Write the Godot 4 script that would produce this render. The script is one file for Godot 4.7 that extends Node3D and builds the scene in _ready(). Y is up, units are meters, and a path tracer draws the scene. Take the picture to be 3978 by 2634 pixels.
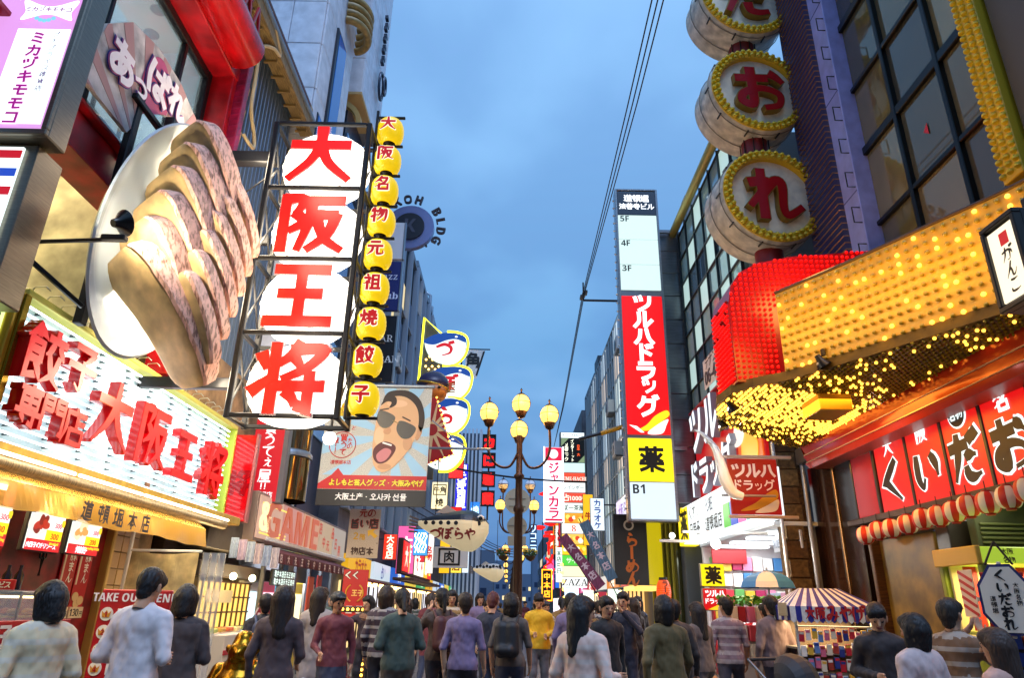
extends Node3D
# A neon shopping street at dusk: left shops at x = -5, right shops at x = 6, the street runs towards -z.

func _ready() -> void:
	rng.seed = 11
	# camera
	var cam := Camera3D.new()
	cam.name = "camera"
	cam.fov = 52.84
	cam.near = 0.05
	cam.far = 900.0
	cam.transform = Transform3D(Basis(Vector3.RIGHT, deg_to_rad(21.3)) * Basis(Vector3.BACK, deg_to_rad(1.1)), Vector3(0, 1.5, 0))
	add_child(cam)
	cam.current = true
	# dusk sky
	var env := Environment.new()
	env.background_mode = Environment.BG_SKY
	var sky := Sky.new()
	var pano := PanoramaSkyMaterial.new()
	pano.panorama = dusk_sky()
	sky.sky_material = pano
	env.sky = sky
	env.background_energy_multiplier = 1.0
	env.tonemap_mode = Environment.TONE_MAPPER_LINEAR
	env.tonemap_exposure = 1.9
	env.sdfgi_enabled = true
	env.ssao_enabled = true
	env.ssil_enabled = true
	var we := WorldEnvironment.new()
	we.name = "world_environment"
	we.environment = env
	add_child(we)
	# the sun is down: only the faint glow from the west is left
	var sun := DirectionalLight3D.new()
	sun.name = "dusk_sun"
	sun.light_energy = 0.48
	sun.light_angular_distance = 30.0
	sun.light_color = Color.html("b9cdf2")
	sun.rotation_degrees = Vector3(-64, 25, 0)
	sun.shadow_enabled = true
	add_child(sun)
	# setting, then things from the large to the small
	ground()
	street_behind()
	left_buildings()
	right_buildings()
	far_buildings()
	left_signs()
	gyoza_plate()
	left_shop()
	left_far_signs()
	far_street_signs()
	marquee()
	right_signs()
	right_far_signs()
	street_furniture()
	souvenirs()
	people()

func dusk_sky() -> ImageTexture:
	var W := 1024
	var H := 512
	var im := Image.create(W, H, false, Image.FORMAT_RGB8)
	var f := FastNoiseLite.new()
	f.seed = 5
	f.frequency = 1.1
	f.fractal_octaves = 5
	var grad := [[0.0, Color.html("43638f")], [0.12, Color.html("4e739e")], [0.36, Color.html("5a86b0")], [0.6, Color.html("6c96c0")], [0.75, Color.html("7099c4")], [1.0, Color.html("5c86b8")]]
	for y in H:
		var el := PI / 2 - PI * (y + 0.5) / H
		var t := clampf(sin(el), 0.0, 1.0)
		var c: Color = grad[0][1]
		for i in grad.size() - 1:
			if t >= grad[i][0] and t <= grad[i + 1][0]:
				c = (grad[i][1] as Color).lerp(grad[i + 1][1], (t - grad[i][0]) / (grad[i + 1][0] - grad[i][0]))
		for x in W:
			var az := TAU * (x + 0.5) / W
			var d := Vector3(cos(el) * sin(az), sin(el), cos(el) * cos(az))
			# layer of soft cloud at a constant height
			var hgt := maxf(d.y, 0.06)
			var q := Vector3(d.x / hgt, d.z / hgt, 0.0) * 0.55
			var k := f.get_noise_3d(q.x, q.y * 0.8, 3.0)
			var k2 := f.get_noise_3d(q.x * 2.7 + 9.0, q.y * 2.2, 8.0)
			var cl := clampf(0.45 + k * 0.85 + k2 * 0.25, 0.0, 1.0)
			var cc := c.lerp(Color.html("86a8cc"), 0.3 * smoothstep(0.5, 0.95, cl)).lerp(Color.html("3c5f90"), 0.3 * smoothstep(0.5, 0.1, cl))
			im.set_pixel(x, y, cc)
	return ImageTexture.create_from_image(im)

func street_behind() -> void:
	# the same street goes on behind the photographer
	var q := [["block_behind_dumpling_side", "plain concrete block continuing the dumpling side of the street behind the photographer", -8.2, 14.0], ["block_behind_restaurant_side", "plain concrete block continuing the restaurant side of the street behind the photographer", 9.4, 15.0]]
	for e in q:
		var b := thing(e[0], e[1], "building", P(e[2], 0, -22.0))
		bx(b, "wall", Vector3(0, e[3] * 0.5, 0), Vector3(6.0, e[3], 38.0), mat("8a8078", 0.8, 0.0, "grime", 0.3))
		for r in 5:
			for k in 9:
				bx(b, "window_pane", Vector3(signf(-e[2]) * 3.02, 4.5 + r * 2.0, -16.0 + k * 4.0), Vector3(0.06, 1.3, 2.4), mat("3a4a5c", 0.1))
		bx(b, "shop_front", Vector3(signf(-e[2]) * 3.03, 1.6, 0), Vector3(0.08, 2.6, 36.0), mat("6a4a38", 0.4))

func ground() -> void:
	var g := MB.new()
	g.quad(P(-60, 0, -20), P(60, 0, -20), P(60, 0, 420), P(-60, 0, 420), Vector3.UP)
	struct_of(part(self, "street_pavement", g.done(), mat("6a6460", 0.45, 0.0, "stone", 0.6)))
	# stone slabs laid in courses; only the nearest reach is built slab by slab
	var sl := MB.new()
	for i in 16:
		for k in 11:
			var z := 13.0 + i * 0.6
			var x := -3.3 + k * 0.6 + (0.3 if i % 2 else 0.0)
			sl.box(P(x, 0.004 + rng.randf() * 0.003, z), Vector3(0.585, 0.016, 0.585))
	var o := part(self, "pavement_slabs", sl.done(), mat("7d7670", 0.4, 0.0, "stone", 1.3))
	struct_of(o)
# ---------- characters as brush strokes on a 100 x 100 field (x right, y down); ~ marks a curved stroke ----------
const GLYPHS := {
"大": "8,34 92,34|~50,4 49,34 36,64 8,94|~51,36 64,66 94,94",
"阪": "12,8 12,96|~12,12 38,12 28,36|~28,36 40,50 22,64|48,14 94,14|~50,14 48,50 36,94|56,38 86,38|~86,38 76,70 50,94|~58,42 72,76 96,94",
"王": "14,12 86,12|22,49 78,49|6,90 94,90|50,12 50,90",
"将": "30,4 30,96|~12,18 16,28 20,36|~4,70 16,60 28,50|~62,2 52,18 38,30|~52,12 72,10 94,12 74,36 44,52|~54,20 60,28 64,34|38,62 96,62|78,44 78,92 66,88|~50,70 58,78 62,86",
"名": "~46,4 34,26 10,46|40,16 80,16|~80,16 62,50 12,76|~36,30 44,36 52,44|34,58 34,96|34,60 84,60 84,96|34,92 84,92",
"物": "~18,10 16,24 8,34|10,26 42,26|26,4 26,96|~6,66 24,58 44,50|~58,4 52,24 42,40|52,20 94,20|~94,20 92,60 86,92 74,88|~66,22 58,44 44,62|~80,22 70,56 46,88",
"元": "24,14 76,14|8,40 92,40|~36,42 32,70 8,94|~62,42 62,80 68,90 94,88 94,72",
"祖": "~24,4 28,12 32,16|8,26 40,26|~40,26 28,48 6,62|26,44 26,96|~30,48 36,54 42,60|54,10 54,90|54,12 86,12 86,90|54,38 86,38|54,64 86,64|42,91 98,91",
"焼": "~10,30 12,40 10,50|~40,24 36,36 30,44|~25,4 26,50 4,94|~26,54 34,66 42,78|50,16 90,16|70,4 70,36|44,36 96,36|56,26 56,48|84,26 84,48|42,56 98,56|~60,58 56,82 40,94|~76,58 76,84 82,90 96,88 96,76",
"餃": "~28,2 20,16 4,28|~28,6 38,16 48,22|~24,16 28,20 32,22|14,30 14,92 44,84|14,32 42,32 42,62|14,46 42,46|14,62 42,62|~30,64 40,76 50,94|72,2 72,14|52,18 98,18|~66,26 60,38 52,46|~82,26 90,36 96,46|~86,44 78,72 50,94|~60,46 74,76 98,94",
"子": "18,12 82,12|~82,12 66,28 50,40|~50,38 52,92 34,86|6,50 94,50",
"専": "12,12 88,12|50,2 50,58|22,22 78,22 78,54 22,54 22,22|22,38 78,38|6,66 94,66|70,56 70,94 56,90|~26,74 34,82 38,90",
"門": "8,6 8,96|8,8 42,8 42,40|8,24 42,24|8,40 42,40|58,8 58,40|58,8 92,8 92,94 82,92|58,24 92,24|58,40 92,40",
"店": "52,2 52,14|12,16 94,16|~16,16 16,60 4,96|58,22 58,54|58,38 90,38|32,56 32,96|32,58 86,58 86,96|32,92 86,92",
"道": "~44,2 48,8 50,14|~78,2 72,10 68,14|32,18 96,18|~64,18 60,26 56,30|44,30 44,80|44,31 86,31 86,80|44,46 86,46|44,62 86,62|44,78 86,78|~10,10 16,16 20,22|6,40 22,40 16,76|~4,84 16,78 30,90 60,94 96,92",
"頓": "4,18 48,18|~8,32 8,50 28,50|44,30 44,52 8,52|~28,4 26,80 34,88 50,80|54,10 98,10|~76,12 72,18 68,24|58,24 58,74|58,25 92,25 92,74|58,40 92,40|58,56 92,56|58,72 92,72|~66,78 60,90 50,96|~84,78 92,88 96,94",
"堀": "4,34 34,34|19,8 19,78|~2,86 18,80 38,72|44,10 90,10 90,30 44,30|~44,10 44,60 34,94|68,34 68,92|52,40 52,60 86,60|86,40 86,62|46,68 46,92 92,92|92,68 92,96",
"本": "6,28 94,28|50,4 50,96|~48,30 34,58 6,80|~52,30 66,58 96,80|32,74 68,74",
"買": "10,8 90,8 90,32 10,32 10,8|36,8 36,32|64,8 64,32|22,40 22,82|22,41 78,41 78,82|22,54 78,54|22,67 78,67|22,80 78,80|~36,84 28,92 12,98|~64,84 76,90 90,98",
"屋": "14,8 88,8 88,30 14,30|~16,8 16,60 4,96|24,42 90,42|~52,42 40,54 28,58|28,58 82,58|~70,48 78,56 86,64|30,74 86,74|57,58 57,94|18,94 98,94",
"薬": "6,14 94,14|34,4 34,24|66,4 66,24|~50,24 46,28 42,32|34,32 66,32 66,58 34,58 34,32|34,45 66,45|~12,34 20,40 26,46|~26,50 18,56 10,60|~88,32 80,40 74,44|~74,50 82,56 90,60|6,68 94,68|50,60 50,98|~46,70 32,84 8,94|~54,70 68,84 94,94",
"豚": "~14,8 14,60 4,94|14,10 36,10 36,90 28,88|14,34 36,34|14,56 36,56|48,10 96,10|~70,12 60,26 46,36|~58,24 76,50 70,92 58,88|~66,40 56,54 44,62|~70,58 60,74 44,84|~92,26 82,38 74,44|~74,44 84,66 98,82",
"肉": "12,22 12,96|12,24 88,24 88,94 76,92|~50,4 48,30 28,52|~50,28 62,40 72,48|~50,50 44,68 26,82|~50,60 62,70 74,80",
"団": "12,8 12,94|12,10 88,10 88,94|12,90 88,90|26,36 76,36|60,20 60,76 48,72|~36,48 42,56 46,62",
"芸": "6,18 94,18|34,6 34,30|66,6 66,30|22,42 78,42|6,60 94,60|~42,62 32,82 20,90|20,90 80,86|~66,70 78,84 88,94",
"人": "~50,6 46,44 8,94|~50,32 62,66 94,94",
"土": "20,38 80,38|50,6 50,92|6,92 94,92",
"产": "50,2 50,14|14,16 88,16|~34,24 38,32 40,36|~66,22 62,32 56,38|12,44 92,44|~18,44 18,70 6,96",
"旨": "~24,10 24,40 40,42 86,38|~82,8 60,22 26,28|22,52 22,96|22,54 78,54 78,96|22,73 78,73|22,92 78,92",
"円": "12,12 12,96|12,14 88,14 88,94|50,14 50,54|12,54 88,54",
"日": "20,8 20,94|20,10 80,10 80,94|20,50 80,50|20,90 80,90",
"用": "~18,10 18,60 6,94|18,12 86,12 86,94 76,92|18,36 86,36|18,60 86,60|52,12 52,94",
"品": "28,8 72,8 72,42 28,42 28,8|8,54 42,54 42,92 8,92 8,54|58,54 92,54 92,92 58,92 58,54",
"化": "~32,4 24,30 4,52|22,34 22,96|~88,20 70,40 48,52|~52,6 52,76 60,88 94,86 94,66",
"粧": "4,40 44,40|24,6 24,96|~10,12 14,22 18,30|~42,10 36,22 32,30|~22,44 16,62 4,78|~26,44 34,58 42,66|72,2 72,12|50,14 98,14|~52,14 52,60 42,94|58,52 94,52|75,28 75,90|54,90 98,90",
"雑": "8,20 42,20|~26,4 24,26 6,46|~42,20 40,40 50,38|6,60 46,60|26,44 26,96|~22,64 16,76 6,86|~66,2 60,20 48,36|60,24 60,96|60,26 96,26|78,8 78,90|60,46 94,46|60,68 94,68|60,91 98,91",
"貨": "~30,2 22,14 6,24|20,16 20,36|~56,2 56,28 70,34 92,30|~82,6 70,16 52,22|24,42 76,42 76,80 24,80 24,42|24,54 76,54|24,67 76,67|~38,82 30,92 14,98|~62,82 74,90 88,98",
"法": "~12,8 18,14 24,22|~6,36 12,40 18,46|~8,92 18,76 28,60|36,24 94,24|65,4 65,48|30,48 98,48|~58,50 50,72 38,86|38,86 86,80|~76,66 86,80 92,92",
"善": "~32,2 36,8 38,12|~70,2 64,8 60,12|12,16 88,16|18,28 82,28|50,16 50,54|8,42 92,42|~34,46 36,50 38,54|~68,46 64,50 62,54|4,58 96,58|26,68 74,68 74,94 26,94 26,68",
"寺": "18,16 82,16|50,2 50,34|6,36 94,36|8,56 92,56|68,42 68,94 52,90|~26,66 34,74 40,82",
"角": "~40,2 30,18 10,32|38,12 70,12|~70,12 64,22 54,30|22,32 82,32|~22,32 22,70 8,96|82,32 82,92 72,90|22,50 82,50|22,68 82,68|52,32 52,68",
"牛": "~26,8 22,26 10,42|22,28 84,28|4,58 96,58|52,4 52,98",
"司": "10,12 88,12 88,92 74,90|14,34 68,34|22,52 64,52 64,84 22,84 22,52",
"寿": "14,14 86,14|50,2 50,38|20,26 80,26|4,40 96,40|~44,28 34,62 6,90|10,58 92,58|70,46 70,94 56,90|~36,68 44,76 48,82",
"占": "50,4 50,48|50,26 90,26|18,48 82,48 82,92 18,92 18,48",
"茶": "6,14 94,14|34,4 34,26|66,4 66,26|~50,24 34,42 6,54|~50,24 68,42 94,54|24,62 76,62|50,50 50,96|~34,70 26,82 14,90|~66,70 76,82 86,90",
"中": "12,24 88,24 88,62 12,62 12,24|50,4 50,98",
"階": "10,6 10,96|~10,10 34,10 24,34|~24,34 38,46 22,60|48,6 48,44 66,38|48,22 66,22|~92,12 84,18 74,22|74,4 74,40 96,38|~68,46 64,52 60,54|50,56 92,56 92,96 50,96 50,56|50,75 92,75",
"ツ": "~14,20 18,30 20,42|~40,14 44,24 46,36|~88,18 80,60 34,92",
"ッ": "~14,20 18,30 20,42|~40,14 44,24 46,36|~88,18 80,60 34,92",
"ヅ": "~10,24 14,34 16,46|~34,18 38,28 40,40|~76,22 72,64 30,92|78,2 84,14|90,0 96,12",
"ル": "~30,14 30,60 8,90|~60,10 60,84 70,80 94,56",
"ハ": "~34,18 28,60 8,88|~64,16 74,60 94,88",
"ド": "34,6 34,94|~36,38 56,46 78,58|60,10 66,24|78,6 84,20",
"ラ": "20,14 80,14|12,40 88,40|~88,40 76,74 34,94",
"グ": "~34,6 26,34 8,54|30,24 80,24|~80,24 70,68 26,94|80,2 86,14|92,0 98,12",
"ミ": "~24,12 54,18 78,28|~26,42 54,48 76,56|~16,74 50,82 84,94",
"カ": "10,32 86,32|~86,32 82,80 76,92 60,86|~44,6 42,56 12,94",
"キ": "14,32 80,24|8,62 92,52|~44,6 50,50 58,96",
"モ": "18,16 80,16|8,46 92,46|~44,16 44,80 54,88 86,86",
"コ": "14,18 84,18 84,86|10,86 88,86",
"ジ": "~20,14 32,18 42,24|~12,38 24,42 34,48|~16,92 60,78 92,34|70,6 76,18|84,2 90,14",
"ャ": "~8,36 50,30 90,26|~90,26 84,44 70,54|~36,10 46,50 56,94",
"ン": "~14,18 26,24 38,36|~14,90 60,76 92,24",
"ー": "8,50 92,50",
"メ": "~78,8 62,60 14,94|~28,32 54,50 82,78",
"チ": "~76,8 56,16 22,20|8,44 92,44|~50,18 52,64 28,94",
"ソ": "~16,14 22,26 26,40|~86,10 76,62 28,94",
"ス": "18,16 80,16|~80,16 58,60 10,90|~54,56 72,72 90,90",
"ズ": "14,22 74,22|~74,22 54,62 8,92|~50,60 68,76 86,92|78,2 84,14|90,0 96,12",
"プ": "12,22 78,22|~78,22 68,66 22,92|~88,4 96,10 88,18 82,10 88,4",
"イ": "~86,8 52,38 8,56|56,34 56,96",
"ビ": "20,10 20,86 84,86|~76,36 50,46 22,50|74,4 80,18|88,2 94,16",
"ニ": "20,24 80,24|8,82 92,82",
"ケ": "~32,6 26,32 6,54|26,28 92,28|~64,28 62,64 34,94",
"リ": "28,10 28,60|~74,8 74,56 34,96",
"ト": "38,4 38,96|~40,40 60,50 80,62",
"レ": "~26,8 26,88 60,72 90,44",
"ボ": "10,30 86,30|48,10 48,92 38,90|~28,46 22,64 8,78|~68,46 76,62 90,78|76,2 82,14|90,0 96,12",
"サ": "6,34 94,34|30,10 30,60|~70,8 70,60 40,94",
"セ": "~6,44 50,36 90,28|~90,28 82,46 68,58|34,8 34,84 86,84",
"ネ": "~46,4 50,10 52,16|16,26 80,26|~80,26 58,50 8,68|50,48 50,96|~62,56 76,64 88,74",
"く": "~70,6 24,46 28,54 76,94",
"い": "~18,18 16,62 28,84 38,70|~72,22 84,40 88,64",
"だ": "8,28 62,24|~36,4 32,40 12,90|~54,50 66,46 82,48|~50,70 54,86 70,90 88,86|72,8 80,22|86,2 94,16",
"た": "8,28 66,24|~38,4 34,40 12,90|~54,48 68,44 86,46|~50,70 54,88 70,92 92,88",
"お": "8,30 64,26|~34,6 36,50 34,86 14,80 20,62 52,50 84,60 82,84 58,92|~72,16 82,22 92,32",
"れ": "28,4 28,96|~8,30 36,26 28,46 6,74|~28,50 52,24 64,32 62,76 70,90 94,74",
"づ": "~6,38 50,22 86,40 82,72 42,88|78,6 84,18|92,2 98,14",
"つ": "~6,38 50,22 90,40 86,72 42,88",
"っ": "~6,38 50,22 90,40 86,72 42,88",
"ぼ": "~16,8 8,50 16,94|38,18 84,18|38,44 86,44|~62,18 62,70 56,88 38,84 44,70 66,72 88,88|84,0 88,10|94,0 98,10",
"ほ": "~16,8 8,50 16,94|38,16 90,16|38,44 92,44|~66,16 66,70 60,88 40,84 46,70 68,72 92,88",
"ら": "~34,4 46,10 58,16|~28,26 26,60 24,66 50,46 82,56 78,84 36,94",
"や": "~6,48 50,30 84,26 90,44 70,58|~50,6 56,18 60,26|~22,18 38,56 52,96",
"め": "~22,18 30,50 46,80|~64,8 50,60 24,88 10,70 30,42 66,34 92,54 86,80 64,92",
"ん": "~56,4 36,50 8,94|~30,60 46,46 54,66 58,92 76,90 94,62",
"ま": "14,22 86,22|18,46 82,46|~52,4 52,70 44,90 20,86 26,70 54,72 86,92",
"う": "~36,6 52,12 66,16|~18,42 56,28 80,46 74,76 40,96",
"て": "~8,20 50,18 90,14|~90,14 50,36 46,70 82,92",
"ぇ": "~40,6 50,10 58,16|18,34 76,32|~76,32 50,62 14,94|~44,66 56,64 60,90 92,92",
"よ": "~50,6 52,70 44,90 20,86 26,70 54,72 88,90|52,34 84,32",
"し": "~34,6 32,74 46,92 86,66",
"も": "~44,4 36,60 42,88 70,90 84,62|14,32 72,32|12,54 72,54",
"と": "~30,8 34,26 40,46|~82,30 30,54 18,74 34,90 86,88",
"み": "~18,16 56,12 44,56 18,86 8,70 34,56 92,70|~80,40 74,72 54,96",
"げ": "~14,8 6,50 14,94|34,32 90,30|~66,6 68,60 44,94|80,0 86,12|92,0 98,12",
"あ": "12,22 84,20|~40,4 38,50 46,84|~66,34 54,72 22,90 10,72 36,48 74,46 90,64 82,84 58,94",
"ぱ": "~14,8 6,50 14,94|34,32 92,30|~66,8 66,66 58,88 38,84 44,68 66,70 92,88|~86,4 94,10 86,18 80,10 86,4",
"す": "6,24 94,22|~56,4 58,50 36,56 40,34 58,44 54,72 34,94",
"り": "~28,8 22,40 30,62|~68,8 84,40 70,74 38,96",
"が": "~8,32 66,28 64,80 46,86|~38,6 32,50 10,88|~74,30 84,42 90,58|76,4 82,16|90,0 96,12",
"こ": "~24,18 50,22 78,18|~18,70 24,88 60,90 86,84",
"に": "~14,8 6,50 14,94|40,24 84,22|~38,72 44,88 66,90 92,84",
"の": "~52,16 40,70 20,82 8,56 30,20 66,14 92,44 80,80 52,92",
"오": "50,54 50,80|6,84 94,84|~50,8 76,28 50,50 24,28 50,8",
"사": "~30,12 26,50 6,84|~30,40 44,66 56,82|76,4 76,98|76,46 98,46",
"카": "8,18 50,18|~50,18 44,60 10,86|12,46 46,44|76,4 76,98|76,46 98,46",
"선": "~30,8 24,34 6,54|~30,28 44,44 54,52|54,32 78,32|78,4 78,66|22,66 22,94 86,94",
"물": "26,6 74,6 74,32 26,32 26,6|6,42 94,42|50,42 50,54|24,56 76,56 76,74 24,74 24,94 80,94",
"タ": "~36,6 28,34 8,54|32,22 84,22|~84,22 70,66 24,94|~36,44 52,54 66,66",
"ク": "~36,6 28,34 8,54|32,22 84,22|~84,22 72,66 26,94",
"テ": "22,14 78,14|8,42 92,42|~52,42 50,70 28,94",
"ナ": "6,36 94,36|~52,6 50,56 22,94",
"オ": "8,30 92,30|62,6 62,92 48,88|~60,32 40,62 10,84",
"！": "50,4 50,68|50,84 50,94",
"・": "46,50 54,50",
}
# ---------- helpers ----------
var mats := {}
var texs := {}
var used := {}
var boxes := {}
var rng := RandomNumberGenerator.new()

func P(x: float, y: float, d: float) -> Vector3:
	return Vector3(x, y, -d)

var org := Vector3.ZERO
func W(x: float, y: float, d: float) -> Vector3:
	return P(x, y, d) - org

class MB:
	var v := PackedVector3Array()
	var n := PackedVector3Array()
	var c := PackedColorArray()
	var uv := PackedVector2Array()
	var col := Color.WHITE
	func put(p: Vector3, nn: Vector3) -> void:
		v.append(p); n.append(nn)
	func tri(a: Vector3, b: Vector3, d: Vector3, out := Vector3.ZERO) -> void:
		var nn := (d - a).cross(b - a)
		if nn.length_squared() < 1e-16: return
		nn = nn.normalized()
		if out != Vector3.ZERO and nn.dot(out) < 0.0:
			v.append(a); v.append(d); v.append(b); nn = -nn
		else:
			v.append(a); v.append(b); v.append(d)
		n.append(nn); n.append(nn); n.append(nn)
		c.append(col); c.append(col); c.append(col)
	func quad(a: Vector3, b: Vector3, d: Vector3, e: Vector3, out := Vector3.ZERO) -> void:
		tri(a, b, d, out); tri(a, d, e, out)
	func stri(a: Vector3, b: Vector3, d: Vector3, na: Vector3, nb: Vector3, nd: Vector3) -> void:
		var nn := (d - a).cross(b - a)
		if nn.length_squared() < 1e-18: return
		if nn.dot(na + nb + nd) < 0.0:
			v.append(a); v.append(d); v.append(b); n.append(na); n.append(nd); n.append(nb)
		else:
			v.append(a); v.append(b); v.append(d); n.append(na); n.append(nb); n.append(nd)
		c.append(col); c.append(col); c.append(col)
	func squad(a: Vector3, b: Vector3, d: Vector3, e: Vector3, na: Vector3, nb: Vector3, nd: Vector3, ne: Vector3) -> void:
		stri(a, b, d, na, nb, nd); stri(a, d, e, na, nd, ne)
	func box(at: Vector3, s: Vector3, basis := Basis(), bev := -1.0) -> void:
		var h := s * 0.5
		if bev < 0.0: bev = minf(0.012, 0.18 * minf(s.x, minf(s.y, s.z)))
		var p := []
		for i in 8:
			var sg := Vector3(1 if i & 1 else -1, 1 if i & 2 else -1, 1 if i & 4 else -1)
			var row := []
			for k in 3:
				var q := sg * (h - Vector3(bev, bev, bev))
				q[k] = sg[k] * h[k]
				row.append(at + basis * q)
			p.append(row)
		for k in 3:
			var m1 := 1 << ((k + 1) % 3)
			var m2 := 1 << ((k + 2) % 3)
			for s2 in 2:
				var b0 := s2 << k
				var o: Vector3 = basis[k] * (1.0 if s2 else -1.0)
				quad(p[b0][k], p[b0 | m1][k], p[b0 | m1 | m2][k], p[b0 | m2][k], o)
		for k in 3:
			var l := (k + 1) % 3
			var m := 1 << ((k + 2) % 3)
			for s4 in 4:
				var b0 := ((s4 & 1) << k) | (((s4 >> 1) & 1) << l)
				var o: Vector3 = basis[k] * (1.0 if s4 & 1 else -1.0) + basis[l] * (1.0 if s4 & 2 else -1.0)
				quad(p[b0][k], p[b0][l], p[b0 | m][l], p[b0 | m][k], o)
		for i in 8:
			tri(p[i][0], p[i][1], p[i][2], p[i][0] - at)
	func bar(a: Vector3, b: Vector3, w: float, h: float) -> void:
		var z := (b - a)
		var len_ := z.length()
		if len_ < 1e-5: return
		z /= len_
		var up := Vector3.UP if absf(z.y) < 0.95 else Vector3.RIGHT
		var x := up.cross(z).normalized()
		box((a + b) * 0.5, Vector3(w, h, len_), Basis(x, z.cross(x), z))
	func tube(pts: PackedVector3Array, r, sides := 8, capped := true) -> void:
		var m := pts.size()
		if m < 2: return
		var rings := []
		var nrs := []
		var prev := Vector3.ZERO
		for i in m:
			var t := (pts[mini(i + 1, m - 1)] - pts[maxi(i - 1, 0)]).normalized()
			var x := prev
			if x == Vector3.ZERO:
				x = (Vector3.UP if absf(t.y) < 0.9 else Vector3.RIGHT).cross(t)
			x = (x - t * x.dot(t)).normalized()
			prev = x
			var y := t.cross(x)
			var rr: float = r[i] if r is Array or r is PackedFloat32Array else r
			var ring := []
			var nr := []
			for k in sides:
				var a := TAU * k / sides
				var o := x * cos(a) + y * sin(a)
				ring.append(pts[i] + o * rr); nr.append(o)
			rings.append(ring); nrs.append(nr)
		for i in m - 1:
			for k in sides:
				var k2 := (k + 1) % sides
				squad(rings[i][k], rings[i][k2], rings[i + 1][k2], rings[i + 1][k], nrs[i][k], nrs[i][k2], nrs[i + 1][k2], nrs[i + 1][k])
		if capped:
			for e in [0, m - 1]:
				var o: Vector3 = pts[e] - pts[1 if e == 0 else m - 2]
				for k in range(1, sides - 1):
					tri(rings[e][0], rings[e][k], rings[e][k + 1], o)
	func lathe(prof: PackedVector2Array, segs: int, xf := Transform3D(), sx := 1.0, sz := 1.0) -> void:
		var m := prof.size()
		for i in m - 1:
			var d := prof[i + 1] - prof[i]
			var flat := Vector2(d.y, -d.x).normalized()
			var n0 := flat
			var n1 := flat
			if i > 0:
				var e := (prof[i] - prof[i - 1])
				var f := Vector2(e.y, -e.x).normalized()
				if f.dot(flat) > 0.6: n0 = (f + flat).normalized()
			if i < m - 2:
				var e := (prof[i + 2] - prof[i + 1])
				var f := Vector2(e.y, -e.x).normalized()
				if f.dot(flat) > 0.6: n1 = (f + flat).normalized()
			for k in segs:
				var a := TAU * k / segs
				var b := TAU * (k + 1) / segs
				var da := Vector3(cos(a) * sx, 0, sin(a) * sz)
				var db := Vector3(cos(b) * sx, 0, sin(b) * sz)
				var q := []
				for w in [[da, i, n0], [db, i, n0], [db, i + 1, n1], [da, i + 1, n1]]:
					var pp: Vector2 = prof[w[1]]
					var nn: Vector2 = w[2]
					var dd: Vector3 = w[0]
					q.append(xf * (dd * pp.x + Vector3(0, pp.y, 0)))
					q.append((xf.basis * (dd.normalized() * nn.x + Vector3(0, nn.y, 0))).normalized())
				squad(q[0], q[2], q[4], q[6], q[1], q[3], q[5], q[7])
	func ball(at: Vector3, rx: float, ry := -1.0, rz := -1.0, segs := 12) -> void:
		if ry < 0: ry = rx
		if rz < 0: rz = rx
		var pr := PackedVector2Array()
		var m := maxi(5, segs / 2)
		for i in m + 1:
			var a := -PI / 2 + PI * i / m
			pr.append(Vector2(cos(a), sin(a) * ry))
		lathe(pr, segs, Transform3D(Basis(), at), rx, rz)
	func prism(poly: PackedVector2Array, z0: float, z1: float, xf := Transform3D(), back := true) -> void:
		var idx := Geometry2D.triangulate_polygon(poly)
		var o := xf.basis.z
		for i in range(0, idx.size(), 3):
			var a := poly[idx[i]]; var b := poly[idx[i + 1]]; var d := poly[idx[i + 2]]
			tri(xf * Vector3(a.x, a.y, z1), xf * Vector3(b.x, b.y, z1), xf * Vector3(d.x, d.y, z1), o)
			if back: tri(xf * Vector3(a.x, a.y, z0), xf * Vector3(b.x, b.y, z0), xf * Vector3(d.x, d.y, z0), -o)
		if absf(z1 - z0) < 1e-5: return
		var cw := Geometry2D.is_polygon_clockwise(poly)
		for i in poly.size():
			var a := poly[i]; var b := poly[(i + 1) % poly.size()]
			var e := b - a
			var oo := xf.basis * (Vector3(-e.y, e.x, 0) if cw else Vector3(e.y, -e.x, 0))
			quad(xf * Vector3(a.x, a.y, z0), xf * Vector3(b.x, b.y, z0), xf * Vector3(b.x, b.y, z1), xf * Vector3(a.x, a.y, z1), oo)
	func done() -> ArrayMesh:
		var m := ArrayMesh.new()
		if v.is_empty(): return m
		var arr := []
		arr.resize(Mesh.ARRAY_MAX)
		arr[Mesh.ARRAY_VERTEX] = v
		arr[Mesh.ARRAY_NORMAL] = n
		if c.size() == v.size(): arr[Mesh.ARRAY_COLOR] = c
		if uv.size() == v.size(): arr[Mesh.ARRAY_TEX_UV] = uv
		m.add_surface_from_arrays(Mesh.PRIMITIVE_TRIANGLES, arr)
		return m

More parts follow.
